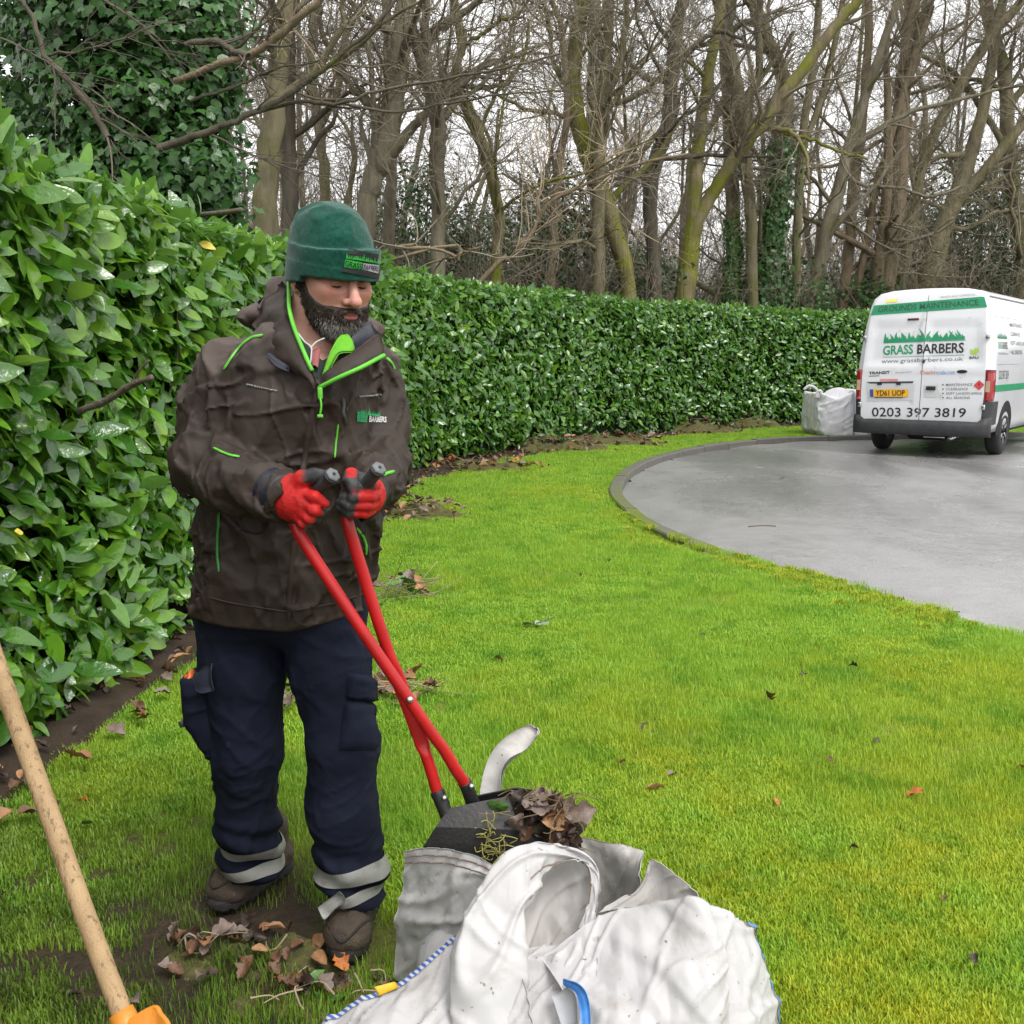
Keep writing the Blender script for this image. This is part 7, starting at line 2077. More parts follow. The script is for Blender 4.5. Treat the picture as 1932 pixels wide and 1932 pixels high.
    # ------------------------------------------------------------------ rake with wooden shaft
    m_wood = pm('ash_shaft', (.42, .29, .155), (.30, .20, .10), 3.5, .6, .35, 70, .3, c3=(.15, .10, .055), s3=20, a3=.55, stretch=(6, 6, 1.2))
    m_or = pm('orange_plastic', (.62, .24, .025), (.5, .17, .02), 8, .45, .1, 60, c3=(.22, .10, .03), s3=22, a3=.6)
    sh = T3([(-30, 1190, 1.62), (20, 1330, 1.575), (95, 1540, 1.51), (170, 1752, 1.45), (236, 1925, 1.405)])
    tool = empty('garden_scoop', T3([(245, 1945, 1.40)])[0]); tag(tool, 'wooden shafted tool with orange plastic head leaning in beside the hedge', 'garden tool')
    C = catmull(sh, 10); C = C + .0012 * np.stack([noise3(C * 9 + 3, 1), noise3(C * 9 + 9, 2), noise3(C * 9 + 21, 3)], -1)
    wobj('shaft', *tube(C, .0152, 18), m_wood, tool)
    wobj('head_socket', *tube(T3([(228, 1908, 1.41), (238, 1930, 1.403), (252, 1968, 1.39)]), [.0185, .0195, .020], 16), m_or, tool)
    hd = np.array([[P(*q_) for q_ in row] for row in [[(205, 1950, 1.40), (245, 1928, 1.395), (290, 1902, 1.40), (316, 1932, 1.37)], [(215, 1990, 1.37), (255, 1975, 1.36), (300, 1950, 1.37), (324, 1960, 1.35)], [(225, 2060, 1.34), (265, 2060, 1.33), (305, 2040, 1.33), (330, 2030, 1.32)], [(230, 2140, 1.35), (270, 2140, 1.34), (310, 2130, 1.34), (335, 2110, 1.33)]]])
    S = np.stack([catmull(hd[:, j], 4) for j in range(4)], 1); S = np.stack([catmull(S[i], 4) for i in range(len(S))], 0)
    nn = nrm(np.cross(np.gradient(S, axis=0), np.gradient(S, axis=1)))
    nu, nv = S.shape[:2]; g = grid_faces(nu, nv)
    wobj('head', np.concatenate([S.reshape(-1, 3), (S + nn * .006).reshape(-1, 3)]), [tuple(f) for f in g] + [tuple(int(i) + nu * nv for i in f[::-1]) for f in g] , m_or, tool)
    wobj('head_rim', *tube(catmull(T3([(205, 1950, 1.40), (245, 1928, 1.395), (290, 1902, 1.40), (303, 1915, 1.385), (316, 1932, 1.37), (324, 1960, 1.35)]), 5), .0045, 8), m_or, tool)
    # dark tool tip lying on the grass behind the man's leg
    tp = T3([(338, 1368, 3.02), (356, 1362, 3.03), (378, 1366, 3.04), (400, 1372, 3.05)])
    o = wobj('trowel', *tube(catmull(tp, 4), np.stack([np.linspace(.010, .022, 13), np.linspace(.004, .010, 13)], 1), 10), pm('trowel_dark', (.06, .05, .045), (.10, .09, .085), 30, .4, metal=.3)); tag(o, 'dark trowel tip sticking out behind the trouser pocket', 'trowel')
# ================================================================== white bulk sacks
if 'sacks' not in SKIP:
    def woven_mat(name, tint=(1, 1, 1)):
        m, nt, out = new_mat(name)
        b = n_(nt, 'ShaderNodeBsdfPrincipled'); v = coords(nt, 'World')
        c = mixc(nt, ntex(nt, 5, 4, .6, v), tuple(.53 * t for t in tint), tuple(.48 * t for t in tint))
        c = mixc(nt, ramp(nt, ntex(nt, 9, 5, .7, v), [(.56, 0.), (.8, .55)]), c, (.30, .25, .20))
        c = mixc(nt, ramp(nt, ntex(nt, 75, 2, .5, v), [(.70, 0.), (.76, .8)]), c, (.10, .07, .045))
        nt.links.new(c, b.inputs['Base Color'])
        b.inputs['Roughness'].default_value = .5; b.inputs['Specular IOR Level'].default_value = .35
        w1 = n_(nt, 'ShaderNodeTexWave', wave_type='BANDS', bands_direction='X'); w1.inputs['Scale'].default_value = 130; w1.inputs['Distortion'].default_value = 1.0
        w2 = n_(nt, 'ShaderNodeTexWave', wave_type='BANDS', bands_direction='Z'); w2.inputs['Scale'].default_value = 130; w2.inputs['Distortion'].default_value = 1.0
        nt.links.new(v, w1.inputs['Vector']); nt.links.new(v, w2.inputs['Vector'])
        ad = n_(nt, 'ShaderNodeMath', operation='ADD'); nt.links.new(w1.outputs['Fac'], ad.inputs[0]); nt.links.new(w2.outputs['Fac'], ad.inputs[1])
        b0 = n_(nt, 'ShaderNodeBump'); b0.inputs['Strength'].default_value = .12; b0.inputs['Distance'].default_value = .02
        nt.links.new(ramp(nt, ntex(nt, 11, 3, .55, v, .6), [(.3, 0.), (.7, 1.)]), b0.inputs['Height'])
        b1 = n_(nt, 'ShaderNodeBump'); b1.inputs['Strength'].default_value = .08; b1.inputs['Distance'].default_value = .002
        nt.links.new(ad.outputs[0], b1.inputs['Height']); nt.links.new(b0.outputs[0], b1.inputs['Normal']); nt.links.new(b1.outputs[0], b.inputs['Normal'])
        tr = n_(nt, 'ShaderNodeBsdfTranslucent'); tr.inputs['Color'].default_value = (.55, .54, .52, 1)
        ms = n_(nt, 'ShaderNodeMixShader'); ms.inputs[0].default_value = .12
        nt.links.new(b.outputs[0], ms.inputs[1]); nt.links.new(tr.outputs[0], ms.inputs[2]); nt.links.new(ms.outputs[0], out.inputs[0])
        return m
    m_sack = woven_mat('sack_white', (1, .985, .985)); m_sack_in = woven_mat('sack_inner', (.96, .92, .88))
    m_sblue = pm('sack_blue', (.05, .22, .60), (.035, .15, .45), 60, .5); m_stitch = pm('sack_stitch', (.22, .15, .12), None, 60, .8)
    def stripe_mat():
        m, nt, out = new_mat('sack_edge_stitch'); b = n_(nt, 'ShaderNodeBsdfPrincipled')
        w = n_(nt, 'ShaderNodeTexWave', wave_type='BANDS', bands_direction='DIAGONAL'); w.inputs['Scale'].default_value = 34; w.inputs['Distortion'].default_value = 2.0
        nt.links.new(coords(nt, 'World'), w.inputs['Vector'])
        nt.links.new(mixc(nt, ramp(nt, w.outputs['Fac'], [(.42, 0.), (.55, 1.)]), (.46, .46, .47), (.04, .10, .36)), b.inputs['Base Color']); b.inputs['Roughness'].default_value = .6
        nt.links.new(b.outputs[0], out.inputs[0]); return m
    m_edge = stripe_mat(); m_strap = woven_mat('strap_white', (1.6, 1.56, 1.5))
    sack = empty('bulk_sack', (.12, 1.75, 0.0)); tag(sack, 'crumpled open white bulk sack with blue edging below the grabber', 'sack')
    def crease(p, axis, along, across, seed, warp=.35):
        a = nrm(np.asarray(axis, float)); b = nrm(np.cross(a, [.13, 1, .21])); c = np.cross(a, b)
        q = np.stack([(p @ a) * along, (p @ b) * across, (p @ c) * across], -1).astype(np.float32)
        q = q + warp * np.stack([noise3(q * .8 + 7, seed + 1), noise3(q * .8 + 17, seed + 2), noise3(q * .8 + 27, seed + 3)], -1)
        return .45 - np.abs(noise3(q, seed)) * 1.3
    def facet(u, v, cell, seed):
        """creased sheet: heights at scattered corners joined by flat triangles"""
        x, y = u / cell, v / cell; sk = (x + y) * .3660254
        i, j = np.floor(x + sk).astype(np.int64), np.floor(y + sk).astype(np.int64); fx, fy = x + sk - i, y + sk - j
        def h(a, b):
            n = (a * 73856093) ^ (b * 19349663) ^ (seed * 83492791); n = ((n ^ (n >> 13)) * 1274126177) & 0x7fffffff; n = n ^ (n >> 15)
            return (n & 0xffff) / 32767.5 - 1
        return np.where(fx > fy, h(i, j) * (1 - fx) + h(i + 1, j) * (fx - fy) + h(i + 1, j + 1) * fy, h(i, j) * (1 - fy) + h(i, j + 1) * (fy - fx) + h(i + 1, j + 1) * fx)
    def crumple(S, nn, amp, seed):
        f = S.reshape(-1, 3)
        lu = np.linalg.norm(np.diff(S, axis=0), axis=2).mean(1); lv = np.linalg.norm(np.diff(S, axis=1), axis=2).mean(0)
        u, v = np.meshgrid(np.r_[0, np.cumsum(lu)], np.r_[0, np.cumsum(lv)], indexing='ij')
        w1, w2 = noise3(f * 9, seed).reshape(u.shape), noise3(f * 9 + 31, seed + 1).reshape(u.shape)
        u, v = u + .010 * w1, v + .010 * w2; c, s_ = math.cos(seed), math.sin(seed)
        d = amp * (1.5 * facet(u * c + v * s_, v * c - u * s_, .15, seed) + .55 * facet(u * .6, v, .06, seed + 7) + .32 * facet(v, u * .7, .028, seed + 9))
        # long tight folds pulled between the corners
        ax = [(.55, 0, 1), (1, 0, .7), (-.6, .3, 1), (1, .2, -.5)][seed // 10 % 4]
        t1 = np.abs(noise3(np.stack([(u * c + v * s_) * 3.0, (v * c - u * s_) * 17, u * 0 + seed], -1), seed)); t2 = np.abs(noise3(np.stack([(u - v) * 3.5, (u + v) * 24, u * 0 + seed], -1), seed + 3))
        d = d + amp * (.9 * np.exp(-(t1 / .16) ** 2) + .5 * np.exp(-(t2 / .14) ** 2))
        return S + nn * d[..., None]
    def panel_sheet(rows, name='panel', mat=None, amp=.012, seed=1, ku=18, kv=18, thick=.0022):
        Gd = np.array([[P(*q_) for q_ in row] for row in rows])
        S = np.stack([catmull(Gd[:, j], ku) for j in range(Gd.shape[1])], 1); S = np.stack([catmull(S[i], kv) for i in range(len(S))], 0)
        nn = nrm(np.cross(np.gradient(S, axis=0), np.gradient(S, axis=1)))
        nn = nn * np.sign((nn * (np.array([0, 0, CAM_H]) - S)).sum(-1, keepdims=True).mean())
        S = crumple(S, nn, amp, seed)
        nu, nv = S.shape[:2]; g = grid_faces(nu, nv); N_ = nu * nv
        F = [tuple(f) for f in g] + [tuple(int(i) + N_ for i in f[::-1]) for f in g]
        rim = list(range(nv)) + [i * nv + nv - 1 for i in range(1, nu)] + [(nu - 1) * nv + j for j in range(nv - 2, -1, -1)] + [i * nv for i in range(nu - 2, 0, -1)]
        for a_ in range(len(rim)):
            b_ = (a_ + 1) % len(rim); F.append((rim[b_], rim[a_], rim[a_] + N_, rim[b_] + N_))
        o = wobj(name, np.concatenate([S.reshape(-1, 3), (S - nn * thick).reshape(-1, 3)]), F, mat or m_sack, sack)
        return o, S, nn
    def along(S, nn, i0, w, mat, name, off=.002, axis=0):
        L = S[i0] if axis == 0 else S[:, i0]; N_ = nn[i0] if axis == 0 else nn[:, i0]
        T = nrm(np.gradient(L, axis=0)); B = nrm(np.cross(T, N_))
        Vs = np.stack([L - B * w / 2 + N_ * off, L + N_ * (off + .0015), L + B * w / 2 + N_ * off], 1).reshape(-1, 3)
        return wobj(name, Vs, grid_faces(len(L), 3), mat, sack)
    # back wall of the sack behind the scoops, seen over the right side
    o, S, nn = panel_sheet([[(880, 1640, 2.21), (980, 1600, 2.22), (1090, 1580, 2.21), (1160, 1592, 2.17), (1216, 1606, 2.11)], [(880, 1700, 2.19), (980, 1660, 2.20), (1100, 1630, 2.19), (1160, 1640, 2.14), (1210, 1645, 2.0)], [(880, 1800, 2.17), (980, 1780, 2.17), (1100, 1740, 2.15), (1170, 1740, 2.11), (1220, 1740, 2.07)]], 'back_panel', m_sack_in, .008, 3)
    # left wall
    o, S, nn = panel_sheet([[(768, 1601, 2.03), (830, 1602, 1.99), (900, 1617, 1.95), (962, 1648, 1.915)], [(756, 1680, 2.055), (822, 1685, 1.985), (890, 1692, 1.93), (960, 1700, 1.885)], [(746, 1765, 2.08), (805, 1772, 2.0), (875, 1772, 1.93), (950, 1770, 1.87)],
                            [(742, 1850, 2.09), (795, 1862, 2.02), (860, 1862, 1.94), (940, 1850, 1.86)], [(742, 1930, 2.09), (795, 1945, 2.02), (860, 1950, 1.94), (940, 1940, 1.86)]], 'left_panel', m_sack, .010, 11)
    along(S, nn, 3, .003, m_stitch, 'stitch_line'); along(S, nn, 6, .003, m_stitch, 'stitch_line')
    # lower flap with blue stitched edge
    o, S, nn = panel_sheet([[(585, 1945, 1.76), (690, 1882, 1.79), (785, 1826, 1.825), (886, 1762, 1.86), (960, 1735, 1.85)], [(605, 1990, 1.70), (705, 1925, 1.73), (800, 1868, 1.77), (900, 1815, 1.80), (970, 1790, 1.79)], [(625, 2060, 1.62), (735, 2010, 1.64), (835, 1960, 1.68), (930, 1910, 1.71), (990, 1880, 1.70)],
                            [(640, 2170, 1.60), (755, 2130, 1.60), (860, 2090, 1.60), (950, 2050, 1.62), (1010, 2020, 1.62)]], 'flap', m_sack, .011, 21)
    along(S, nn, 0, .012, m_edge, 'blue_stitched_edge', .003)
    # turned-over rim: hollow behind, rolled lip in front
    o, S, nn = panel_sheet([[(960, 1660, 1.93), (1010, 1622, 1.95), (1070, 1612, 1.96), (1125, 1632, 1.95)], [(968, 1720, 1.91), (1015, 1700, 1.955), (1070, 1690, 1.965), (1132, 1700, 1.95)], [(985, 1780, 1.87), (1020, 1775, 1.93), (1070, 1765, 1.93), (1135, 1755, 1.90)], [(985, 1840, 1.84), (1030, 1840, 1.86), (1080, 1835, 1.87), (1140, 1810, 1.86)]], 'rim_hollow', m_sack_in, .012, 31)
    path = T3([(925, 2080, 1.62), (922, 1990, 1.66), (922, 1900, 1.71), (926, 1810, 1.76), (938, 1730, 1.80), (962, 1665, 1.84), (1005, 1622, 1.88), (1060, 1610, 1.91), (1108, 1622, 1.935), (1124, 1660, 1.935), (1118, 1705, 1.92), (1098, 1755, 1.89)])
    C = catmull(path, 14); n = len(C)
    T_, N_, B_ = frames(C)
    vw = nrm(np.array([0, 0, CAM_H]) - C); sd_ = nrm(np.cross(T_, vw)); up_ = nrm(np.cross(sd_, T_))
    t = np.linspace(0, 1, n)
    wd = np.interp(t, [0, .3, .45, .58, .70, .82, .92, 1], [.080, .062, .046, .032, .020, .008, .005, .004]); a = np.linspace(-1.9, 1.9, 39)
    S = C[:, None] + sd_[:, None] * (np.sin(a)[None, :, None] * wd[:, None, None]) + up_[:, None] * ((np.cos(a)[None, :, None] - .5) * (wd * .34)[:, None, None])
    nn = nrm(np.cross(np.gradient(S, axis=0), np.gradient(S, axis=1))); nn = nn * np.sign((nn * up_[:, None]).sum(-1, keepdims=True).mean())
    S = crumple(S, nn, .011, 41)
    wobj('rolled_rim', S.reshape(-1, 3), grid_faces(n, 39), m_sack, sack)
    along(S[int(n * .5):int(n * .92)], nn[int(n * .5):int(n * .92)], 26, .003, m_stitch, 'stitch_line', .002, 1)
    # front right wall
    o, S, nn = panel_sheet([[(1034, 1822, 1.84), (1090, 1762, 1.86), (1150, 1722, 1.87), (1225, 1706, 1.85), (1305, 1694, 1.82), (1338, 1704, 1.81)], [(1050, 1850, 1.79), (1105, 1815, 1.80), (1165, 1785, 1.80), (1240, 1770, 1.785), (1315, 1765, 1.77), (1350, 1772, 1.775)], [(1075, 1900, 1.72), (1130, 1880, 1.72), (1190, 1862, 1.72), (1260, 1850, 1.71), (1330, 1850, 1.71), (1365, 1852, 1.73)],
                            [(1095, 1990, 1.66), (1150, 1975, 1.65), (1210, 1962, 1.65), (1280, 1955, 1.65), (1345, 1950, 1.66), (1382, 1945, 1.69)], [(1110, 2110, 1.64), (1165, 2105, 1.62), (1225, 2100, 1.62), (1295, 2095, 1.62), (1360, 2090, 1.63), (1400, 2080, 1.67)]], 'front_panel', m_sack, .012, 51)
    panel_sheet([[(975, 1800, 1.86), (1030, 1786, 1.87), (1085, 1772, 1.87), (1135, 1755, 1.85)], [(955, 1870, 1.79), (1010, 1852, 1.80), (1070, 1838, 1.80), (1128, 1828, 1.79)], [(950, 1960, 1.70), (1010, 1945, 1.71), (1070, 1932, 1.71), (1130, 1925, 1.70)], [(950, 2080, 1.65), (1010, 2070, 1.65), (1070, 2060, 1.65), (1135, 2050, 1.65)]], 'fold_panel', m_sack, .013, 83)
    # pointed corner flap standing up behind it
    panel_sheet([[(1205, 1690, 1.93), (1222, 1640, 1.94), (1232, 1622, 1.94), (1275, 1650, 1.90), (1318, 1682, 1.86)], [(1170, 1705, 1.93), (1205, 1678, 1.935), (1230, 1662, 1.935), (1272, 1680, 1.895), (1322, 1705, 1.855)], [(1130, 1725, 1.92), (1180, 1712, 1.92), (1225, 1712, 1.91), (1270, 1720, 1.88), (1328, 1740, 1.84)]], 'corner_flap', m_sack_in, .006, 61)
    # right bulge
    o, S, nn = panel_sheet([[(1316, 1690, 1.84), (1345, 1702, 1.87), (1375, 1726, 1.90), (1398, 1748, 1.93)], [(1338, 1760, 1.79), (1380, 1775, 1.82), (1420, 1795, 1.87), (1441, 1815, 1.92)], [(1352, 1840, 1.745), (1402, 1850, 1.77), (1442, 1868, 1.83), (1460, 1890, 1.89)], [(1372, 1930, 1.70), (1420, 1940, 1.73), (1452, 1950, 1.79), (1462, 1965, 1.86)], [(1385, 2060, 1.68), (1425, 2070, 1.71), (1450, 2075, 1.77), (1455, 2080, 1.85)]], 'right_panel', m_sack, .009, 71)
    along(S, nn, -2, .010, m_sblue, 'blue_edge', .004, 1); along(S, nn, -5, .0025, m_stitch, 'stitch_line', .002, 1)
    wobj('blue_loop', *sheet(T3([(1062, 1848, 1.725), (1090, 1856, 1.700), (1108, 1880, 1.675), (1114, 1930, 1.645), (1112, 1990, 1.625)]), T3([(1064, 1860, 1.725), (1085, 1872, 1.700), (1092, 1895, 1.675), (1096, 1935, 1.645), (1094, 1990, 1.625)]), 18, 4, .003, .002, 7, .001), m_sblue, sack)
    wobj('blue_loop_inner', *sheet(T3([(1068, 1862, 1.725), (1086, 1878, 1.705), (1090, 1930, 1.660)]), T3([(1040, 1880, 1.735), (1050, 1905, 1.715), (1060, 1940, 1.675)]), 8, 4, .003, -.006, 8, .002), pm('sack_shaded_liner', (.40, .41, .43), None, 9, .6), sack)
    wobj('yellow_tag', *sheet(T3([(706, 1862, 1.80), (745, 1852, 1.81)]), T3([(716, 1878, 1.785), (752, 1862, 1.80)]), 6, 3, .002, .002, 9, .001), pm('tag_yellow', (.75, .45, .02), None, 30, .5), sack)
    # slumped filling that carries the walls
    def core(p):
        d = smin(ell(p, P(880, 1850, 2.0) * [1, 1, 0] + [0, 0, .08], (.10, .10, .12)), ell(p, P(1200, 1900, 1.86) * [1, 1, 0] + [0, 0, .04], (.20, .12, .12)), .08)
        d = smin(d, ell(p, np.array([P(1050, 1800, 1.85)[0], 1.88, .04]), (.14, .10, .10)), .08)
        d = d - .012 * folds(p, (.3, .2, 1), 4, 9, 91, .3)
        return smax(d, .006 - p[:, 2], .01)
    V_, F_ = surface_nets(core, (-.35, 1.5, -.02), (.6, 2.2, .35), .009); wobj('sack_bottom', V_, F_, m_sack, sack)
    # lifting strap
    wobj('lifting_strap', *sheet(T3([(900, 1640, 2.200), (903, 1560, 2.205), (905, 1500, 2.210), (914, 1452, 2.210), (930, 1416, 2.205), (960, 1386, 2.200), (1000, 1366, 2.190)]), T3([(940, 1640, 2.195), (942, 1560, 2.200), (943, 1500, 2.200), (946, 1456, 2.200), (962, 1430, 2.190), (992, 1414, 2.180), (1014, 1384, 2.175)]), 26, 6, .003, -.010, 9, .002), m_strap, sack)
    wobj('lifting_strap', *sheet(T3([(930, 1500, 2.225), (936, 1450, 2.230), (955, 1412, 2.230), (985, 1385, 2.220), (1013, 1372, 2.185)]), T3([(945, 1500, 2.220), (949, 1458, 2.220), (968, 1432, 2.215), (994, 1412, 2.200), (1014, 1386, 2.178)]), 18, 4, .003, -.004, 10, .002), m_sack, sack)

    # ------------------------------------------------------------------ the other sack, standing by the van
    c0 = G(1588, 823, .0); c0 = np.array([c0[0] + .17, c0[1] + .45, 0.0])
    sk2 = empty('bulk_sack', c0); tag(sk2, 'upright filled white bulk sack standing between hedge and van', 'sack')
    m_sack2 = woven_mat('sack_white_far', (1.42, 1.42, 1.5))
    def s2(p):
        q = p - c0.astype(np.float32); ca_, sa_ = math.cos(.15), math.sin(.15)
        x, y, z = q[:, 0] * ca_ + q[:, 1] * sa_, -q[:, 0] * sa_ + q[:, 1] * ca_, q[:, 2]
        hw = np.interp(z, [0, .1, .45, .75, .85], [.58, .66, .67, .64, .60])
        d = ((np.abs(x) / hw) ** 7 + (np.abs(y) / .45) ** 7) ** (1 / 7.) - 1
        d = d * .45
        top = .76 + .05 * np.cos(x * 9) + .03 * np.sin(x * 5 + 1) + .02 * noise3(q * 5, 4)
        d = smax(smax(d, z - top, .03), .005 - z, .02)
        return d - .016 * folds(p, (.25, 0, 1), 2.5, 6, 15, .3) - .010 * folds(p, (1, .2, .4), 4, 11, 16, .3)
    V_, F_ = surface_nets(s2, c0 - [.85, .7, .05], c0 + [.85, .7, 1.0], .018); wobj('panel', V_, F_, m_sack2, sk2)
    for dx in (-.60, -.02, .56):
        b0 = c0 + np.array([dx, -.43, .74])
        wobj('lifting_loop', *tube(catmull([b0 + [-.05, 0, -.06], b0 + [-.03, -.01, .05], b0 + [.02, -.01, .06], b0 + [.05, 0, -.04]], 5), np.tile([.03, .012], (16, 1)), 8), m_sack2, sk2)
    wobj('lifting_loop', *tube(catmull([c0 + [-0.60, -0.42, 0.67], c0 + [-0.65, -0.44, 0.83], c0 + [-0.78, -0.44, 0.90], c0 + [-0.88, -0.42, 0.83]], 5), np.tile([.026, .012], (16, 1)), 8), m_sack2, sk2)
    wobj('corner_seam', *tube(catmull([c0 + [.0, -.475, .80], c0 + [.015, -.50, .5], c0 + [.03, -.50, .2], c0 + [.04, -.47, .02]], 5), .014, 6), pm('seam_blue_grey', (.32, .35, .45), None, 20, .7), sk2)
# ================================================================== litter, cuttings and moss
if 'litter' not in SKIP:
    r = np.random.default_rng(909)
    def gz(x, y): return float(lawn_z(np.array([[x, y]]))[0])
    def pile(label, x, y, rx, ry, h, nleaf, kinds, seed, name='leaf_pile', twigs=18, cat='leaf pile', mossy=True, tl=(.1, .35), ls=(.7, 1.3)):
        rr = np.random.default_rng(seed)
        c = G(x, y); c[2] = gz(c[0], c[1])
        root = empty(name, c); tag(root, label, cat)
        if mossy:
            n = 26; u, v = np.meshgrid(np.linspace(-1.15, 1.15, n), np.linspace(-1.15, 1.15, n), indexing='ij')
            px_, py_ = c[0] + u * rx, c[1] + v * ry
            f = np.clip(1 - (u ** 2 + v ** 2), -.3, 1)
            q = np.stack([px_, py_, np.zeros_like(px_)], -1)
            z = c[2] - .03 + h * (np.sign(f) * np.abs(f) ** .7) * (.75 + .5 * noise3(q * 6, seed)) + .02 * noise3(q * 17, seed + 1) * (f > 0) + .02
            wobj('mound', np.stack([px_, py_, z], -1).reshape(-1, 3), grid_faces(n, n), m_moss, root)
        for k in range(nleaf):
            a, d = rr.uniform(0, 6.28), math.sqrt(rr.uniform(0, 1)) * 1.15
            hx, hy = rx * d * math.cos(a), ry * d * math.sin(a)
            o = link('leaf', LEAVES[rr.choice(kinds)], None, root)
            o.location = (hx, hy, .012 + (h * max(0, 1 - d * d) ** .7 * 1.0 if mossy else rr.uniform(0, h)))
            o.rotation_euler = (rr.normal(0, .45), rr.normal(0, .45), rr.uniform(0, 6.28)); o.scale = (rr.uniform(*ls),) * 3
        acc = AccN()
        for k in range(twigs):
            a, d = rr.uniform(0, 6.28), math.sqrt(rr.uniform(0, 1))
            p0 = c + np.array([rx * d * math.cos(a), ry * d * math.sin(a), .015 + h * max(0, 1 - d * d) * (1 if mossy else rr.uniform(.2, 1))])
            dv = nrm(np.array([rr.normal(0, 1), rr.normal(0, .5), rr.normal(.05, .22)])) * rr.uniform(*tl)
            pts = catmull([p0 - dv / 2, p0 + rr.normal(0, .015, 3), p0 + dv / 2], 3); pts[:, 2] = np.maximum(pts[:, 2], c[2] + .012)
            acc.add(*ptube(pts, np.linspace(.0028, .0012, len(pts)), 4))
        if twigs: wobj('twigs', *acc.arr(), m_tw_pale if 'm_tw_pale' in globals() else m_lb[1], root)
        return root
    pile('heap of raked moss and brown leaves on the lawn behind the left elbow', 795, 972, .42, .28, .14, 60, [0, 1, 2, 3, 7, 0, 1], 1)
    pile('heap of hedge clippings with green leaves and pale twigs beside the red tubes', 748, 1118, .26, .22, .10, 26, [1, 3, 5, 5, 0], 2, 'clippings_heap', 34, 'clippings', False, (.2, .5))
    pile('strewn cuttings and an orange leaf beside the man\'s knee pocket', 745, 1305, .18, .14, .06, 22, [1, 4, 5, 3, 0], 3, 'clippings_heap', 20, 'clippings', False, (.15, .4))
    pile('small cuttings lying on the grass between the man\'s legs', 542, 1318, .06, .14, .05, 9, [1, 5, 5, 3], 4, 'clippings_heap', 8, 'clippings', False)
    pile('dark leaf heap against the hedge foot with one orange leaf', 905, 882, .75, .35, .12, 70, [0, 2, 3, 7, 4, 1], 5, ls=(.9, 1.7))
    pile('long brown bank of leaves and stalks along the hedge foot', 1045, 850, .9, .35, .22, 70, [0, 1, 3, 7, 5], 6, twigs=40, tl=(.2, .6), ls=(.9, 1.7))
    pile('pale leaf bank where the hedge foot meets the far lawn', 1150, 838, 1.0, .35, .16, 60, [1, 3, 0, 7], 7, twigs=30, tl=(.2, .5), ls=(1, 1.8))
    pile('far brown leaf heap under the hedge short of the white sack', 1310, 815, .9, .4, .26, 50, [0, 3, 2, 7], 8, twigs=20, ls=(1, 1.8))
    pile('far green and brown cuttings under the hedge beside the white sack', 1400, 806, 1.0, .4, .26, 50, [5, 3, 0, 5], 9, twigs=30, ls=(1, 1.8))
    pile('flattened wet leaves trodden into the mud before the boots', 470, 1795, .20, .10, .02, 26, [0, 2, 3, 2, 7, 1], 10, twigs=5, tl=(.04, .12), ls=(.4, .75))
    pile('damp leaf scraps on the dark grass left of the front boot', 560, 1880, .14, .08, .015, 20, [2, 0, 2, 3, 5], 11, twigs=5, tl=(.04, .1), ls=(.4, .75))
    pile('muddy leaf scraps beside the corner of the open white sack', 705, 1880, .06, .06, .015, 10, [2, 0, 4, 3], 12, twigs=3, tl=(.04, .1), ls=(.35, .65))

    # single leaves on the grass
    LF = 'fallen leaves scattered on the lawn'
    singles = [(1153, 1057, 0, .8, 'small upright brown leaf on the lawn short of the kerb end'), (933, 1245, 1, 1.0, 'flat tan leaf on the lawn right of the red tubes'), (1453, 1326, 0, 1.3, 'large curled brown leaf in the middle of the open lawn'),
               (1708, 1494, 4, 1.1, 'upright orange leaf in mossy yellow grass'), (1510, 1278, 2, .7, None), (1600, 1264, 2, .9, None), (1252, 1492, 1, .9, None), (1470, 1517, 4, .6, None), (1095, 1088, 2, .8, None), (1065, 1078, 7, .7, None), (1210, 1386, 3, .6, None),
               (1645, 1405, 3, .6, None), (1260, 1462, 3, .7, None), (1930, 1455, 4, .6, None), (1560, 1440, 7, .6, None), (1330, 1205, 2, .5, None), (1180, 1440, 7, .7, None), (1620, 1600, 2, .5, None), (1780, 1700, 0, .5, None), (1840, 1820, 2, .6, None), (1700, 1560, 7, .5, None),
               (155, 1558, 5, .9, 'pale green leaf on the grass below the hedge near the wooden shaft'), (148, 1514, 4, .6, 'small red brown leaf at the muddy lawn edge near the wooden shaft'), (490, 1766, 3, .9, 'mauve grey oak leaf in front of the rear boot'), (540, 1764, 1, .8, 'yellowish tan leaf between the two boots'),
               (408, 1842, 3, 1.0, 'mauve leaf on dark grass left of the leaf scraps'), (592, 1886, 5, 1.2, 'broad green leaf beside the white flap'), (655, 1838, 4, .9, 'rust red leaf under the toe of the front boot'), (330, 1830, 3, .7, None), (250, 1880, 3, .8, None), (130, 1870, 3, .7, None), (786, 1284, 5, .9, 'pale green leaf beside the red tubes')]
    for (x, y, i, s, lab) in singles:
        g_ = G(x, y); o = link('fallen_leaf', LEAVES[i], None)
        o.location = (g_[0], g_[1], gz(g_[0], g_[1]) + .022); o.rotation_euler = (r.normal(0, .5), r.normal(0, .4), r.uniform(0, 6.28)); o.scale = (s * .72,) * 3
        tag(o, lab or 'small brown leaf lying in the short grass of the lawn', 'leaf', LF)
    # cut sprig with pale leaves
    g_ = G(1010, 1190); root = empty('cut_sprig', (g_[0], g_[1], gz(g_[0], g_[1]))); tag(root, 'cut sprig with pale grey green leaves on the lawn', 'sprig')
    wobj('stem', *tube(catmull([g_ + [-.05, 0, .03], g_ + [.03, .02, .04], g_ + [.10, .05, .06]], 4), .003, 5), m_twig, root)
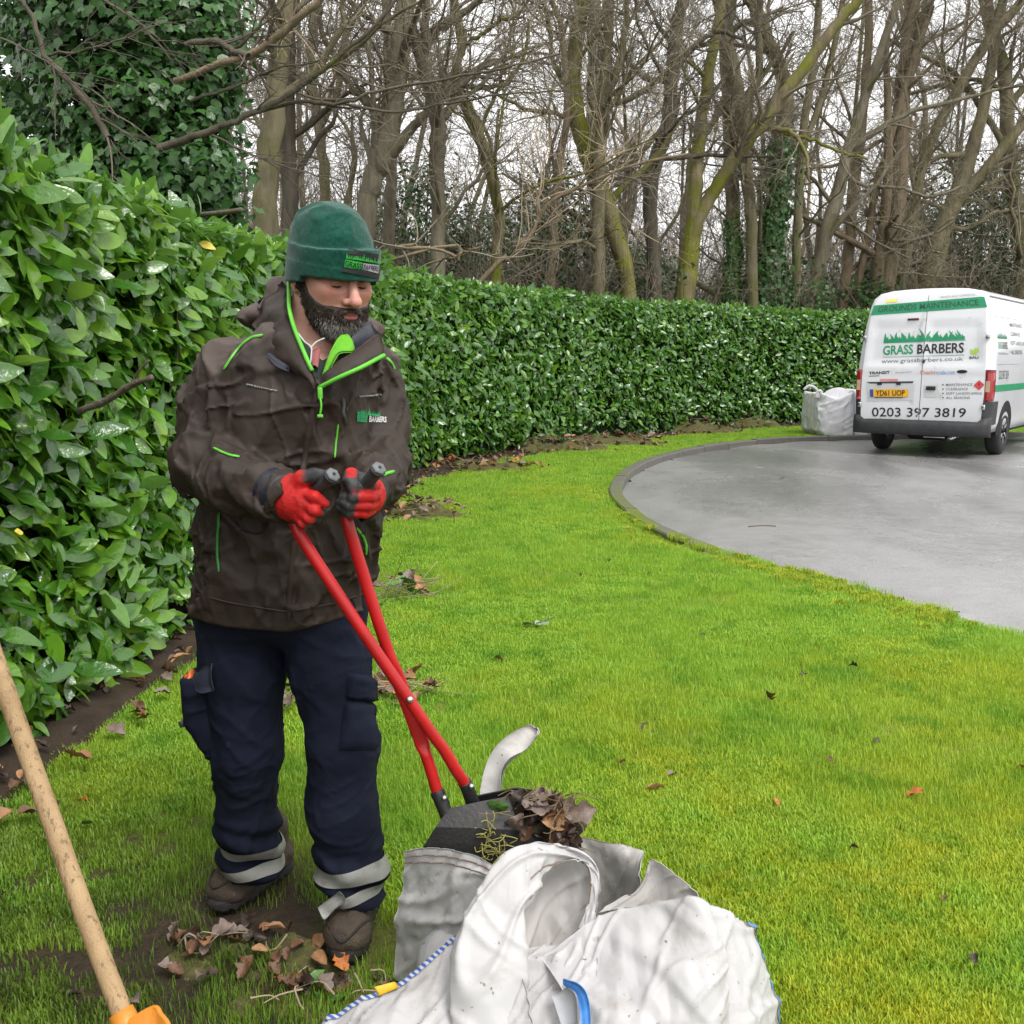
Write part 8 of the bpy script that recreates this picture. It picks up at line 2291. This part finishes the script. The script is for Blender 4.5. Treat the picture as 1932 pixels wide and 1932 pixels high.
    for k, (dx, e) in enumerate(((-.02, (.5, .2, 2.0)), (.02, (.3, -.3, 5.2)), (.0, (.8, .1, 1.2)))):
        o = link('leaf', leaf_mesh('leaf', .09, .035, .2, .1, 6, .002, pm('sprig_leaf', (.30, .42, .30), (.22, .34, .24), 30, .35), k), None, root); o.location = (dx, 0, .04); o.rotation_euler = e
    # twigs on the wet road
    for k, (x, y, a_) in enumerate(((1438, 993, .1), (1780, 1158, .4), (1475, 902, 1.0))):
        g_ = G(x, y, ROAD_Z + .01); d = np.array([math.cos(a_), math.sin(a_), 0]) * .12
        o = wobj('twig', *tube(catmull([g_ - d, g_ + [.01, .02, .004], g_ + d], 3), .004, 5), m_twig); tag(o, 'thin dark twig lying on the wet road', 'twig', 'twigs on the road')
    # yellow moss cushions along the back of the kerb
    if 'grass' not in SKIP:
        m_ymoss = pm('yellow_moss', (.40, .44, .025), (.22, .32, .015), 9, .85, coord='World')
        mp = []
        for sd in (61, 62):
            me = tuft(sd, 80, .05, (.012, .026), .005, .8); me.materials.clear(); me.materials.append(m_ymoss); mp.append(me)
        n = 4200
        t = r.integers(0, len(KS), n)
        o_ = -np.abs(r.normal(.0, .11, n)) - .0
        p = KS[t] + kn[t] * o_[:, None] + r.normal(0, .05, (n, 2))
        d_ = sd_poly(p, KERB)
        nz = noise3(np.c_[p * 1.8, np.zeros(n)], 71)
        ok = (p[:, 1] > 3.4) & (p[:, 1] < 10.5) & (p[:, 0] < 2.4) & (d_ > -.02) & (nz > -.25)
        p = p[ok]; n = len(p)
        tag(scatter('moss', np.c_[p, lawn_z(p) + .012], np.c_[np.zeros((n, 2)), r.uniform(0, 6.28, n)], r.uniform(.6, 1.05, n), r.integers(0, 2, n), mp), 'yellow moss cushions growing along the back of the kerb', 'moss')
    # dead leaves lying under the hedge, too many to tell apart
    n = 2600
    s = r.uniform(0, len(HS) - 1.01, n); i0 = s.astype(int)
    o_ = r.uniform(-.5, .42, n)
    p = HS[i0] + hn[i0] * o_[:, None] + r.normal(0, .05, (n, 2)); ok = (p[:, 1] > 1.8) & (p[:, 1] < 24)
    p = p[ok]; n = len(p)
    tag(scatter('leaf_litter', np.c_[p, np.full(n, .035)], np.c_[r.normal(0, .4, (n, 2)), r.uniform(0, 6.28, n)], r.uniform(.5, 1.1, n), r.choice([0, 1, 2, 3, 6, 7], n), LEAVES), 'dead leaves littering the bare earth under the hedge', 'leaf litter')
